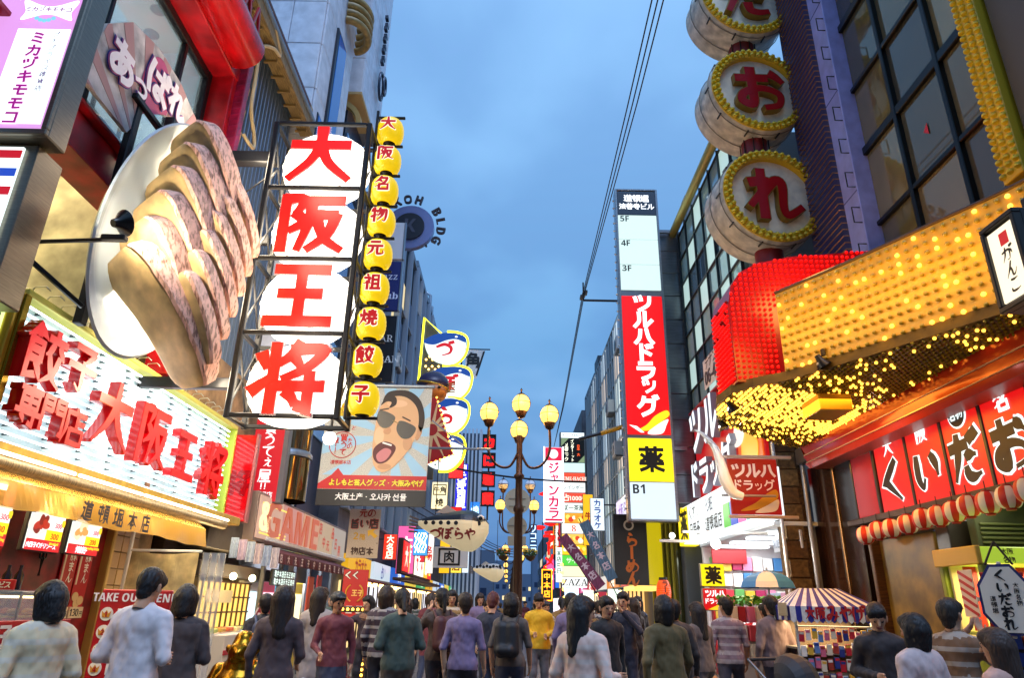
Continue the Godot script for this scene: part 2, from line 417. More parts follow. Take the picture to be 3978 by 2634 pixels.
func noise_tex(key: String) -> Texture2D:
	if texs.has(key): return texs[key]
	var f := FastNoiseLite.new()
	f.seed = 7 + texs.size()
	f.noise_type = FastNoiseLite.TYPE_SIMPLEX_SMOOTH
	f.fractal_type = FastNoiseLite.FRACTAL_FBM
	var lo := 0.7
	var im := Image.create(512, 512, false, Image.FORMAT_RGB8)
	var sx := 1.0
	var sy := 1.0
	f.fractal_octaves = 4
	match key:
		"grime": f.frequency = 0.008; f.fractal_octaves = 6; lo = 0.62
		"soft": f.frequency = 0.01; f.fractal_octaves = 6; lo = 0.86
		"wrinkle": f.frequency = 0.012; sx = 1.6; sy = 0.7; f.fractal_octaves = 3; lo = 0.4
		"grain": f.frequency = 0.09; lo = 0.72
		"brush": f.frequency = 0.02; sx = 0.25; sy = 14.0; lo = 0.78
		"streak": f.frequency = 0.012; sx = 5.0; sy = 0.5; lo = 0.6
		"wood": f.frequency = 0.015; sx = 0.4; sy = 8.0; lo = 0.55
		"fried": f.frequency = 0.012; sx = 2.6; sy = 0.7; f.fractal_octaves = 5; lo = 0.55
		"stone": f.frequency = 0.03; f.fractal_octaves = 5; lo = 0.5
	# tileable: blend four shifted samples
	for y in 512:
		for x in 512:
			var wx := x / 512.0
			var wy := y / 512.0
			var a := f.get_noise_2d(x * sx, y * sy)
			var b := f.get_noise_2d((x - 512) * sx, y * sy)
			var t := 0.0
			if wx > 0.75:
				t = (wx - 0.75) * 4.0
			a = lerpf(a, b, t)
			if wy > 0.75:
				var e := lerpf(f.get_noise_2d(x * sx, (y - 512) * sy), f.get_noise_2d((x - 512) * sx, (y - 512) * sy), t)
				a = lerpf(a, e, (wy - 0.75) * 4.0)
			var k := clampf(0.5 + a * 0.9, 0.0, 1.0)
			if key == "fried":
				k = smoothstep(0.22, 0.5, k)
			k = lo + (1.0 - lo) * k
			im.set_pixel(x, y, Color(k, k, k) if key != "fried" else Color(k, pow(k, 1.25), pow(k, 1.35)))
	var tx := ImageTexture.create_from_image(im)
	texs[key] = tx
	return tx

func mat(hex: String, rough := 0.6, metal := 0.0, tex := "", scale := 1.0, bump := 0.0) -> StandardMaterial3D:
	var key := "%s %f %f %s %f %f" % [hex, rough, metal, tex, scale, bump]
	if mats.has(key): return mats[key]
	var m := StandardMaterial3D.new()
	m.albedo_color = Color.html(hex)
	m.roughness = rough
	m.metallic = metal
	if tex:
		m.albedo_texture = noise_tex(tex)
		m.uv1_triplanar = true
		m.uv1_world_triplanar = true
		m.uv1_scale = Vector3.ONE * scale
		if bump > 0.0:
			m.heightmap_enabled = true
			m.heightmap_texture = noise_tex(tex)
			m.heightmap_scale = bump
	mats[key] = m
	return m

func lit(hex: String, e := 1.0, body := 0.5) -> StandardMaterial3D:
	var key := "lit %s %f %f" % [hex, e, body]
	if mats.has(key): return mats[key]
	var m := StandardMaterial3D.new()
	m.albedo_color = Color.html(hex) * body
	m.albedo_color.a = 1.0
	m.roughness = 0.35
	m.emission_enabled = true
	m.emission = Color.html(hex)
	m.emission_energy_multiplier = e
	mats[key] = m
	return m

func glass(hex: String, alpha := 0.25, rough := 0.03) -> StandardMaterial3D:
	var key := "glass %s %f %f" % [hex, alpha, rough]
	if mats.has(key): return mats[key]
	var m := StandardMaterial3D.new()
	m.transparency = BaseMaterial3D.TRANSPARENCY_ALPHA
	m.albedo_color = Color(Color.html(hex), alpha)
	m.roughness = rough
	mats[key] = m
	return m

func numbered(base: String) -> String:
	var k: int = used.get(base, 0)
	used[base] = k + 1
	return base if k == 0 else "%s_%03d" % [base, k]

func tag(o: Node, label: String, cat: String, group := "") -> Node:
	o.set_meta("label", label)
	o.set_meta("category", cat)
	if group: o.set_meta("group", group)
	return o

func thing(called: String, label: String, cat: String, at := Vector3.ZERO, turn := 0.0, group := "") -> Node3D:
	var o := Node3D.new()
	o.name = numbered(called)
	add_child(o)
	o.position = at
	o.rotation_degrees.y = turn
	tag(o, label, cat, group)
	return o

func part(parent: Node, called: String, m: Mesh, material: Material, at := Vector3.ZERO, basis := Basis()) -> MeshInstance3D:
	var o := MeshInstance3D.new()
	o.name = called
	o.mesh = m
	o.material_override = material
	o.transform = Transform3D(basis, at)
	o.cast_shadow = GeometryInstance3D.SHADOW_CASTING_SETTING_ON
	parent.add_child(o, true)
	return o

func struct_of(o: Node) -> Node:
	o.set_meta("kind", "structure")
	return o

func box_mesh(s: Vector3) -> ArrayMesh:
	var key := "%.3f %.3f %.3f" % [s.x, s.y, s.z]
	if not boxes.has(key):
		var b := MB.new()
		b.box(Vector3.ZERO, s)
		boxes[key] = b.done()
	return boxes[key]

func bx(parent: Node, called: String, at: Vector3, s: Vector3, material: Material, turn := Vector3.ZERO) -> MeshInstance3D:
	return part(parent, called, box_mesh(s), material, at, Basis.from_euler(turn * PI / 180.0))

func polyline(list: Array) -> PackedVector3Array:
	return PackedVector3Array(list)

func smooth_path(pts: Array, per := 6) -> PackedVector3Array:
	var out := PackedVector3Array()
	for i in pts.size() - 1:
		var a: Vector3 = pts[maxi(i - 1, 0)]
		var b: Vector3 = pts[i]
		var c: Vector3 = pts[i + 1]
		var d: Vector3 = pts[mini(i + 2, pts.size() - 1)]
		for k in per:
			out.append(b.cubic_interpolate(c, a, d, float(k) / per))
	out.append(pts[-1])
	return out

func smooth2(pts: PackedVector2Array, per := 6, closed := false) -> PackedVector2Array:
	var out := PackedVector2Array()
	var m := pts.size()
	for i in (m if closed else m - 1):
		var a := pts[(i - 1 + m) % m] if closed else pts[maxi(i - 1, 0)]
		var b := pts[i]
		var c := pts[(i + 1) % m]
		var d := pts[(i + 2) % m] if closed else pts[mini(i + 2, m - 1)]
		for k in per:
			out.append(b.cubic_interpolate(c, a, d, float(k) / per))
	if not closed: out.append(pts[m - 1])
	return out

func lamp_omni(parent: Node, at: Vector3, hex: String, e: float, size := 0.1) -> void:
	var l := OmniLight3D.new()
	l.name = "lamp_light"
	l.position = at
	l.light_color = Color.html(hex)
	l.light_energy = e
	l.light_size = size
	l.omni_range = 30.0
	l.omni_attenuation = 2.0
	l.shadow_enabled = true
	parent.add_child(l, true)

func lamp_area(parent: Node, at: Vector3, turn: Vector3, size: Vector2, hex: String, e: float) -> void:
	var l := AreaLight3D.new()
	l.name = "sign_light"
	l.position = at
	l.rotation_degrees = turn
	l.light_color = Color.html(hex)
	l.light_energy = e
	l.area_size = size
	l.area_range = 30.0
	l.shadow_enabled = true
	parent.add_child(l, true)

func lamp_spot(parent: Node, at: Vector3, towards: Vector3, hex: String, e: float, angle := 40.0, size := 0.06) -> void:
	var l := SpotLight3D.new()
	l.name = "spot_light"
	l.light_color = Color.html(hex)
	l.light_energy = e
	l.light_size = size
	l.spot_angle = angle
	l.spot_range = 30.0
	l.shadow_enabled = true
	parent.add_child(l, true)
	l.transform = Transform3D(Basis.looking_at(towards - at, Vector3.UP if absf((towards - at).normalized().y) < 0.95 else Vector3.RIGHT), at)

# ---------- lettering ----------
func stroke(mb: MB, pts: PackedVector2Array, w: float, style: int, xf: Transform3D, z: float, depth: float, curved: bool) -> void:
	var m := pts.size()
	var L := PackedVector2Array()
	var R := PackedVector2Array()
	var total := 0.0
	for i in m - 1: total += pts[i].distance_to(pts[i + 1])
	var run := 0.0
	var ext := w * (0.3 if style == 0 else 0.2)
	for i in m:
		if i > 0: run += pts[i].distance_to(pts[i - 1])
		var t := run / maxf(total, 1e-6)
		var d0 := (pts[i] - pts[maxi(i - 1, 0)]).normalized()
		var d1 := (pts[mini(i + 1, m - 1)] - pts[i]).normalized()
		if i == 0: d0 = d1
		if i == m - 1: d1 = d0
		var d := (d0 + d1)
		d = d0 if d.length() < 0.2 else d.normalized()
		var nn := Vector2(-d.y, d.x)
		var mit := 1.0 / maxf(0.6, absf(nn.dot(Vector2(-d0.y, d0.x))))
		var ww := w * 0.5
		if style == 1:
			if curved: ww *= lerpf(1.12, 0.42, smoothstep(0.45, 1.0, t)) * lerpf(0.75, 1.0, smoothstep(0.0, 0.15, t))
			else: ww *= 1.12 - 0.32 * sin(PI * t)
		elif style == 2:
			ww *= (1.15 - 0.45 * t) if curved else (0.82 + 0.36 * absf(t - 0.4))
		var p := pts[i]
		if i == 0: p -= d * ext
		if i == m - 1: p += d * ext
		L.append(p + nn * ww * mit)
		R.append(p - nn * ww * mit)
	var step := 0.00025
	for i in m - 1:
		var za := z + step * i
		var zb := z + step * (i + 1)
		var a := xf * Vector3(L[i].x, L[i].y, za); var b := xf * Vector3(R[i].x, R[i].y, za)
		var c := xf * Vector3(R[i + 1].x, R[i + 1].y, zb); var d := xf * Vector3(L[i + 1].x, L[i + 1].y, zb)
		mb.quad(a, b, c, d, xf.basis.z)
		if depth > 0.0:
			var o := -xf.basis.z * depth
			mb.quad(a, d, d + o, a + o, xf.basis * Vector3(L[i].x - R[i].x, L[i].y - R[i].y, 0))
			mb.quad(b, c, c + o, b + o, xf.basis * Vector3(R[i].x - L[i].x, R[i].y - L[i].y, 0))
			if i == 0: mb.quad(a, b, b + o, a + o, a - d)
			if i == m - 2: mb.quad(c, d, d + o, c + o, d - a)

func glyph(mb: MB, ch: String, xf: Transform3D, size: float, weight := 0.11, style := 0, depth := 0.0, eps := 0.0009) -> void:
	if not GLYPHS.has(ch): return
	var z := 0.0
	for s: String in GLYPHS[ch].split("|"):
		var curved := s.begins_with("~")
		var dot := s.begins_with("*")
		var pts := PackedVector2Array()
		for w in (s.substr(1) if curved or dot else s).split(" "):
			var q := w.split(",")
			pts.append(Vector2(float(q[0]) / 100.0 - 0.5, 0.5 - float(q[1]) / 100.0) * size)
		if curved: pts = smooth2(pts, 5)
		stroke(mb, pts, weight * size, style, xf, z, depth, curved)
		z += eps

# a run of characters; small kana get smaller; vertical runs go down
func write_into(mb: MB, s: String, xf: Transform3D, size: float, weight := 0.11, style := 0, vertical := false, pitch := 1.0, depth := 0.0, squeeze := 1.0) -> void:
	var m := s.length()
	for i in m:
		var ch := s[i]
		var o := (i - (m - 1) * 0.5) * size * pitch
		var sz := size
		var off := Vector3(o * squeeze, 0, 0)
		if vertical: off = Vector3(0, -o, 0)
		if "っッャゃぇ".contains(ch):
			sz *= 0.72
			off += Vector3(-0.02, -0.12, 0) * size if not vertical else Vector3(0.1, 0.1, 0) * size
		var b := Basis().scaled(Vector3(squeeze, 1, 1))
		if ch == "ー" and vertical: b = b * Basis(Vector3.BACK, PI / 2)
		glyph(mb, ch, xf * Transform3D(b, off), sz, weight, style, depth)

func write(parent: Node, called: String, s: String, at: Vector3, size: float, material: Material, weight := 0.11, style := 0, vertical := false, pitch := 1.0, depth := 0.0, squeeze := 1.0, basis := Basis()) -> MeshInstance3D:
	var mb := MB.new()
	write_into(mb, s, Transform3D(basis, Vector3.ZERO), size, weight, style, vertical, pitch, depth, squeeze)
	return part(parent, called, mb.done(), material, at)

var fonts := {}
func latin(parent: Node, called: String, s: String, at: Vector3, height: float, material: Material, bold := true, serif := false, depth := 0.004, wide := 1.0, basis := Basis()) -> MeshInstance3D:
	var key := "%s%s" % [bold, serif]
	if not fonts.has(key):
		var f := SystemFont.new()
		f.font_names = PackedStringArray(["Droid Serif" if serif else "Droid Sans"])
		f.font_weight = 700 if bold else 400
		fonts[key] = f
	var t := TextMesh.new()
	t.font = fonts[key]
	t.text = s
	t.font_size = 48
	t.pixel_size = height / 34.0
	t.depth = depth
	t.curve_step = 4.0
	return part(parent, called, t, material, at, basis * Basis().scaled(Vector3(wide, 1, 1)))
# ---------- left side ----------
func left_buildings() -> void:
	var red := mat("c3101c", 0.32, 0.0, "grime", 0.4)
	var reddeep := mat("a0121f", 0.35, 0.0, "grime", 0.5)
	var magenta := mat("b21a4a", 0.4, 0.0, "grime", 0.6)
	var black := mat("16161a", 0.4, 0.5)
	var cream := mat("d6d2ac", 0.7, 0.0, "grime", 0.3)
	# red steel framed building, open glazed storey above the dumpling shop
	var b := thing("red_framed_building", "red steel framed building with big glass front behind giant dumpling plate", "building", P(-5, 0, 7))
	var o := b.position
	org = o
	bx(b, "wall", W(-9.1, 7.0, 6.0), Vector3(0.3, 14, 7.2), mat("b9b7a6", 0.8, 0.0, "grime", 0.3))
	bx(b, "ground_floor_wall", W(-6.9, 2.15, 5.9), Vector3(0.2, 4.3, 6.6), mat("8a3a2c", 0.7, 0.0, "grime", 0.5))
	bx(b, "floor_slab", W(-7.0, 4.48, 6.0), Vector3(3.6, 0.22, 7.0), mat("d8d6c8", 0.7))
	bx(b, "ceiling", W(-7.05, 10.35, 6.0), Vector3(3.9, 0.16, 7.0), mat("c5d4d8", 0.6))
	bx(b, "ceiling", W(-7.05, 6.92, 6.6), Vector3(3.4, 0.12, 5.4), mat("dedac0", 0.6))
	bx(b, "partition", W(-6.6, 5.7, 7.9), Vector3(2.6, 2.3, 0.12), cream)
	bx(b, "partition", W(-6.9, 8.6, 9.3), Vector3(3.6, 3.4, 0.14), mat("9fb4bd", 0.7))
	bx(b, "back_partition", W(-8.3, 5.7, 6.0), Vector3(0.12, 2.3, 6.5), mat("cfe0cf", 0.7, 0.0, "grime", 0.4))
	for q in [[-5.6, 6.85, 7.02], [-5.75, 6.85, 6.1], [-6.9, 6.85, 6.6], [-6.4, 6.85, 7.5]]:
		var m := MB.new()
		m.lathe(PackedVector2Array([Vector2(0, -0.012), Vector2(0.075, -0.012), Vector2(0.095, 0.0), Vector2(0.095, 0.03)]), 16)
		part(b, "downlight", m.done(), lit("ffe6b0", 2.2), W(q[0], q[1], q[2]))
	for q in [[-5.75, 7.5], [-5.75, 8.3], [-6.5, 7.0], [-6.6, 8.2], [-6.1, 8.8]]:
		var m := MB.new()
		m.lathe(PackedVector2Array([Vector2(0, -0.01), Vector2(0.09, -0.01), Vector2(0.12, 0.0), Vector2(0.12, 0.03)]), 16)
		part(b, "ceiling_speaker", m.done(), mat("7f98a6", 0.5), W(q[0], 10.26, q[1]))
	bx(b, "added_cove_strip", W(-8.1, 9.9, 6.6), Vector3(0.08, 0.08, 4.6), lit("eef8ff", 3.0))  # glowing strip added to brighten the upper storey and its ceiling
	lamp_omni(b, W(-7.4, 9.4, 6.8), "e4f2ff", 2.2, 0.3)  # omni added with the strip
	lamp_area(b, W(-6.5, 6.8, 6.6), Vector3(-90, 0, 0), Vector2(1.6, 2.4), "ffe6b4", 5.0)
	# lower red beam
	bx(b, "red_beam", W(-5.15, 6.42, 6.4), Vector3(0.35, 0.5, 5.4), red)
	bx(b, "red_beam_flange", W(-5.12, 6.71, 6.4), Vector3(0.5, 0.06, 5.4), red)
	bx(b, "red_beam_flange", W(-5.12, 6.14, 6.4), Vector3(0.46, 0.05, 5.4), reddeep)
	# dark recess lattice behind the fan board
	for k in 6:
		bx(b, "lattice_bar", W(-5.4, 7.2, 5.2 + k * 0.62), Vector3(0.05, 0.9, 0.05), black)
	for y in [6.95, 7.3]:
		bx(b, "lattice_bar", W(-5.4, y, 6.6), Vector3(0.04, 0.04, 4.4), black)
	# upper opening: frame and panes
	bx(b, "window_frame", W(-5.2, 9.66, 6.6), Vector3(0.12, 0.16, 4.9), black)
	bx(b, "window_frame", W(-5.2, 8.1, 9.12), Vector3(0.14, 3.4, 0.16), black)
	bx(b, "window_frame", W(-5.2, 8.15, 8.32), Vector3(0.1, 3.1, 0.09), black)
	bx(b, "window_frame", W(-5.2, 8.15, 6.6), Vector3(0.1, 3.1, 0.07), black)
	for q in [[7.46, 1.66], [5.45, 2.2], [8.72, 0.7]]:
		bx(b, "window_pane", W(-5.22, 8.15, q[0]), Vector3(0.012, 3.0, q[1]), glass("a8c8d8", 0.22))
	# red surround of the opening
	bx(b, "red_beam", W(-5.0, 9.86, 6.4), Vector3(0.5, 0.26, 5.8), red)
	bx(b, "red_post", W(-4.98, 7.1, 9.23), Vector3(0.42, 5.3, 0.14), red)
	bx(b, "red_post_face", W(-4.86, 7.3, 9.37), Vector3(0.5, 5.9, 0.16), magenta)
	var mesh_ := MB.new()
	for k in 44:
		var y := 4.9 + k * 0.12
		mesh_.bar(W(-4.604, y, 9.29), W(-4.604, y + 0.16, 9.45), 0.007, 0.007)
		mesh_.bar(W(-5.10, y, 9.285), W(-4.62, y + 0.1, 9.285), 0.007, 0.007)
	part(b, "diamond_mesh", mesh_.done(), mat("8e1f50", 0.4, 0.3))
	var tb := MB.new()
	tb.tube(PackedVector3Array([W(-4.62, 10.12, 4.4), W(-4.62, 10.12, 9.0)]), 0.36, 20)
	tb.tube(PackedVector3Array([W(-4.62, 10.12, 8.99), W(-4.62, 10.12, 9.03)]), 0.345, 20)
	part(b, "red_pipe_canopy", tb.done(), mat("cf0a12", 0.22, 0.0, "grime", 0.3))
	bx(b, "upper_panel", W(-4.9, 11.6, 6.2), Vector3(0.3, 2.5, 5.6), magenta)
	for k in 12:
		bx(b, "louvre", W(-4.72, 10.6 + k * 0.16, 8.6), Vector3(0.06, 0.05, 1.1), reddeep)
	for k in 3:
		var tr := MB.new()
		tr.bar(W(-4.55, 10.4, 8.1 + k * 0.4), W(-4.55, 11.2, 8.3 + k * 0.4), 0.05, 0.05)
		tr.bar(W(-4.55, 11.2, 8.3 + k * 0.4), W(-4.55, 10.4, 8.5 + k * 0.4), 0.05, 0.05)
		part(b, "truss_bar", tr.done(), red)
	# black posts that carry the plate
	for q in [[-4.78, 7.0, 0.1], [-4.62, 7.52, 0.13], [-4.86, 8.1, 0.08]]:
		bx(b, "black_post", W(q[0], 5.9, q[1]), Vector3(q[2], 3.2, q[2] * 1.2), black)
	bx(b, "black_beam", W(-4.72, 7.3, 7.5), Vector3(0.08, 0.08, 1.4), black)
	# beige boarded building
	var be := thing("beige_boarded_building", "beige building clad in wide overlapping boards beside the red column", "building", P(-5.2, 0, 10.4))
	o = be.position
	org = o
	var beige := mat("c9ab7c", 0.75, 0.0, "grime", 0.55)
	bx(be, "wall", W(-5.9, 6.1, 9.95), Vector3(1.4, 12.2, 0.92), beige)
	for k in 18:
		bx(be, "board", W(-5.12, 3.3 + k * 0.5, 9.95), Vector3(0.1, 0.48, 0.9), beige, Vector3(0, 0, -5))
	bx(be, "recess_wall", W(-5.62, 7.2, 12.0), Vector3(0.2, 10.5, 3.2), mat("c9ab7c", 0.7))
	bx(be, "lower_wall", W(-5.3, 4.7, 12.0), Vector3(0.3, 1.6, 3.2), mat("b98f62", 0.7, 0.0, "grime", 0.5))
	for k in 15:
		bx(be, "slat", W(-5.3, 8.1, 10.75 + k * 0.165), Vector3(0.07, 8.4, 0.035), mat("7f93ad", 0.35, 0.6))
	bx(be, "gutter", W(-5.0, 12.0, 11.5), Vector3(0.32, 0.3, 4.0), mat("a98a52", 0.6, 0.0, "streak", 1.2))
	bx(be, "gutter_lip", W(-4.83, 12.17, 11.5), Vector3(0.08, 0.1, 4.0), mat("6d7f96", 0.5))
	bx(be, "parapet", W(-5.4, 12.5, 11.7), Vector3(0.8, 0.6, 4.4), mat("b9a78e", 0.8, 0.0, "grime", 0.6))
	bx(be, "brown_rail", W(-4.98, 12.62, 11.6), Vector3(0.08, 0.09, 3.4), mat("5b2f26", 0.5))
	for k in 9:
		bx(be, "gutter_bracket", W(-5.06, 11.8, 9.7 + k * 0.44), Vector3(0.26, 0.06, 0.05), mat("8b6f3e", 0.6))
	var pipe := MB.new()
	pipe.tube(smooth_path([W(-4.86, 12.3, 10.2), W(-4.84, 11.9, 10.9), W(-4.86, 11.75, 10.6), W(-4.98, 11.5, 10.35), W(-5.0, 10.8, 10.4), W(-4.98, 10.1, 10.42), W(-4.96, 9.7, 10.7), W(-4.94, 9.45, 10.72), W(-4.95, 9.4, 10.5), W(-5.02, 9.5, 10.38)], 6), 0.035, 8)
	part(be, "drain_hose", pipe.done(), mat("d0b483", 0.5))
	# white tiled tower, panels with open joints
	var wt := thing("white_tiled_tower", "tall white panel clad tower with long blue window rising above the big lanterns", "building", P(-5.6, 0, 15))
	o = wt.position
	org = o
	var white := mat("e2e4ec", 0.45, 0.0, "soft", 0.4)
	bx(wt, "wall", W(-7.55, 12.0, 14.95), Vector3(4.98, 24, 2.6), mat("6d7078", 0.7))
	for r in 14:
		for k in 3:
			bx(wt, "wall_panel", W(-5.47 - k * 0.86, 4.2 + r * 1.42, 13.62), Vector3(0.845, 1.405, 0.06), white)
		for k in 3:
			var y := 4.2 + r * 1.42
			if k == 1 and y > 12.0 and y < 16.5: continue
			bx(wt, "wall_panel", W(-5.02, y, 14.07 + k * 0.87), Vector3(0.06, 1.405, 0.855), white)
	bx(wt, "window_frame", W(-5.0, 14.1, 14.94), Vector3(0.14, 4.4, 0.9), mat("1c2230", 0.4, 0.4))
	bx(wt, "window_pane", W(-4.925, 14.1, 15.0), Vector3(0.02, 4.2, 0.72), mat("2f6fc0", 0.06, 0.0))
	bx(wt, "window_frame", W(-4.99, 12.3, 14.12), Vector3(0.05, 1.3, 0.4), mat("1c2230", 0.4, 0.4))
	bx(wt, "window_pane", W(-4.96, 12.3, 14.14), Vector3(0.02, 1.2, 0.3), mat("2f6fc0", 0.06))
	for k in 4:
		var bal := MB.new()
		var pts := PackedVector3Array()
		for i in 13:
			var a := -PI / 2 + PI * i / 12.0
			pts.append(W(-4.98 + 0.5 * cos(a), 17.25 + k * 0.27, 15.75 + 0.62 * sin(a)))
		bal.tube(pts, 0.115, 8)
		part(wt, "balcony_band", bal.done(), mat("b89a58", 0.5, 0.0, "grime", 0.8))
	# second white tower
	var w2 := thing("white_panel_tower", "slim white panel tower with arched underside and round emblem on its flank", "building", P(-5.6, 0, 19))
	o = w2.position
	org = o
	bx(w2, "wall", W(-7.6, 21.2, 19.2), Vector3(5.0, 8.6, 2.8), mat("6d7078", 0.7))
	for r in 6:
		for k in 2:
			bx(w2, "wall_panel", W(-5.47 - k * 0.9, 17.6 + r * 1.42, 17.76), Vector3(0.88, 1.4, 0.06), white)
		for k in 3:
			bx(w2, "wall_panel", W(-5.05, 17.6 + r * 1.42, 18.3 + k * 0.94), Vector3(0.06, 1.4, 0.925), white)
	bx(w2, "soffit", W(-6.2, 16.84, 18.7), Vector3(2.4, 0.12, 2.0), mat("c0a068", 0.6))
	bx(w2, "recessed_front", W(-7.0, 8.4, 19.2), Vector3(3.0, 16.8, 2.2), mat("2a3448", 0.3, 0.2))
	for r in 6:
		bx(w2, "window_pane", W(-5.47, 6.5 + r * 1.7, 19.2), Vector3(0.05, 1.4, 1.9), mat("7fb0e4", 0.08))
	var arch := MB.new()
	var ap := PackedVector2Array()
	for i in 15:
		var a := PI * i / 14.0
		ap.append(Vector2(-0.9 * cos(a), 0.8 * sin(a)))
	for i in 15:
		var a := PI - PI * i / 14.0
		ap.append(Vector2(-1.05 * cos(a), 0.98 * sin(a)))
	arch.prism(ap, -0.1, 0.1)
	part(w2, "arch", arch.done(), mat("b89a58", 0.5), W(-6.0, 15.75, 17.9))
	var emb := MB.new()
	for q in [[0.0, 0.0, 0.46], [0.12, 0.0, 0.3]]:
		var pts := PackedVector3Array()
		for i in 25:
			var a := TAU * i / 24.0
			pts.append(W(-4.85 + q[0], 18.7 + q[2] * 1.2 * sin(a), 19.5 + q[2] * 0.7 * cos(a)))
		emb.tube(pts, 0.05, 6)
	for k in 9:
		emb.box(W(-4.85, 19.6 + k * 0.26, 19.3 + (k % 2) * 0.1), Vector3(0.12, 0.16, 0.2))
	part(w2, "emblem", emb.done(), mat("3c4452", 0.3, 0.7))
	# row of narrow fronts further down
	var kinds := [
		["grey_slab_building", "grey concrete building with round numbered lamps on its edge behind bar signs", 20.6, 26.5, -5.0, 14.8, "59606c"],
		["dark_glass_building", "dark glazed narrow building with steel fins behind the pufferfish neon", 26.6, 31.0, -5.0, 17.2, "2c3442"],
		["steel_fin_building", "slim building with pale vertical fins above the bar street signs", 31.1, 36.0, -5.0, 17.6, "49525f"],
		["grey_stepped_building", "grey stepped building with roof pipes and sloped top", 36.1, 43.0, -5.0, 17.8, "3c4552"],
		["brown_front_building", "brown low building behind the red square signs", 43.1, 56.0, -5.2, 14.0, "4a3d36"],
		["beige_front_building", "beige block far down on the side of the red square signs", 56.1, 80.0, -5.4, 13.0, "7c7466"],
	]
	for q in kinds:
		var bb := thing(q[0], q[1], "building", P(q[4] - 1.0, 0, (q[2] + q[3]) * 0.5))
		org = bb.position
		var dl: float = q[3] - q[2]
		bx(bb, "wall", W(q[4] - 3.0, q[5] * 0.5, (q[2] + q[3]) * 0.5), Vector3(6.0, q[5], dl), mat(q[6], 0.6, 0.0, "grime", 0.3))
		var nfl := int((q[5] - 4.0) / 1.9)
		var nw := maxi(2, int(dl / 1.5))
		for r in nfl:
			for k in nw:
				var d: float = q[2] + (k + 0.5) * dl / nw
				var on := rng.randf() < 0.22
				bx(bb, "window_pane", W(q[4] + 0.02, 4.9 + r * 1.9, d), Vector3(0.06, 1.3, dl / nw * 0.7), lit("f4dca0", 0.5) if on else mat("34506e", 0.1, 0.1))
			bx(bb, "window_sill", W(q[4] + 0.06, 4.15 + r * 1.9, (q[2] + q[3]) * 0.5), Vector3(0.14, 0.07, dl * 0.96), mat("858c96", 0.5))
		for k in nw + 1:
			bx(bb, "fin", W(q[4] + 0.14, q[5] * 0.5 + 2.0, q[2] + 0.12 + k * (dl - 0.24) / nw), Vector3(0.26, q[5] - 4.2, 0.09), mat("8d99a8", 0.4, 0.3))
		bx(bb, "parapet", W(q[4] - 0.1, q[5] + 0.12, (q[2] + q[3]) * 0.5), Vector3(0.5, 0.3, dl * 0.98), mat("6c7684", 0.5))
		if q[2] < 21.0:
			for k in 4:
				var dm := MB.new()
				dm.lathe(PackedVector2Array([Vector2(0, 0.2), Vector2(0.3, 0.16), Vector2(0.36, 0.0), Vector2(0.36, -0.1), Vector2(0, -0.1)]), 18, Transform3D(Basis(Vector3.RIGHT, PI / 2), Vector3.ZERO))
				var d := part(bb, "round_lamp", dm.done(), mat("37524e", 0.3, 0.2), W(-4.62, 12.9 - k * 2.0, 21.0))
				latin(d, "numeral", str(5 - k), Vector3(0, 0, 0.21), 0.3, mat("9fb8a8", 0.4))
		if q[2] > 36.0 and q[2] < 37.0:
			for k in 3:
				var pp := MB.new()
				pp.tube(PackedVector3Array([W(-4.9, 15.0, 37.0 + k), W(-4.9, 18.6 - k * 0.3, 37.0 + k), W(-5.3, 18.9 - k * 0.3, 37.0 + k)]), 0.1, 8)
				part(bb, "roof_pipe", pp.done(), mat("97a1ad", 0.4, 0.5))

func frame_box(parent: Node, c: Vector3, w: float, h: float, t: float, dep: float, m: Material, called := "frame_bar") -> void:
	bx(parent, called, c + Vector3(0, h * 0.5 - t * 0.5, 0), Vector3(w, t, dep), m)
	bx(parent, called, c - Vector3(0, h * 0.5 - t * 0.5, 0), Vector3(w, t, dep), m)
	bx(parent, called, c + Vector3(w * 0.5 - t * 0.5, 0, 0), Vector3(t, h - 2 * t, dep), m)
	bx(parent, called, c - Vector3(w * 0.5 - t * 0.5, 0, 0), Vector3(t, h - 2 * t, dep), m)

func disc_mesh(r: float, dep: float, segs := 28, ry := -1.0) -> ArrayMesh:
	var p := PackedVector2Array()
	if ry < 0: ry = r
	for i in segs:
		p.append(Vector2(r * cos(TAU * i / segs), ry * sin(TAU * i / segs)))
	var m := MB.new()
	m.prism(p, 0.0, dep)
	return m.done()

func poly_mesh(pts: Array, dep: float) -> ArrayMesh:
	var p := PackedVector2Array()
	for q in pts: p.append(Vector2(q[0], q[1]))
	var m := MB.new()
	m.prism(p, 0.0, dep)
	return m.done()

func curve_mesh(pts: Array, dep: float, per := 6) -> ArrayMesh:
	var p := PackedVector2Array()
	for q in pts: p.append(Vector2(q[0], q[1]))
	var m := MB.new()
	m.prism(smooth2(p, per, true), 0.0, dep)
	return m.done()

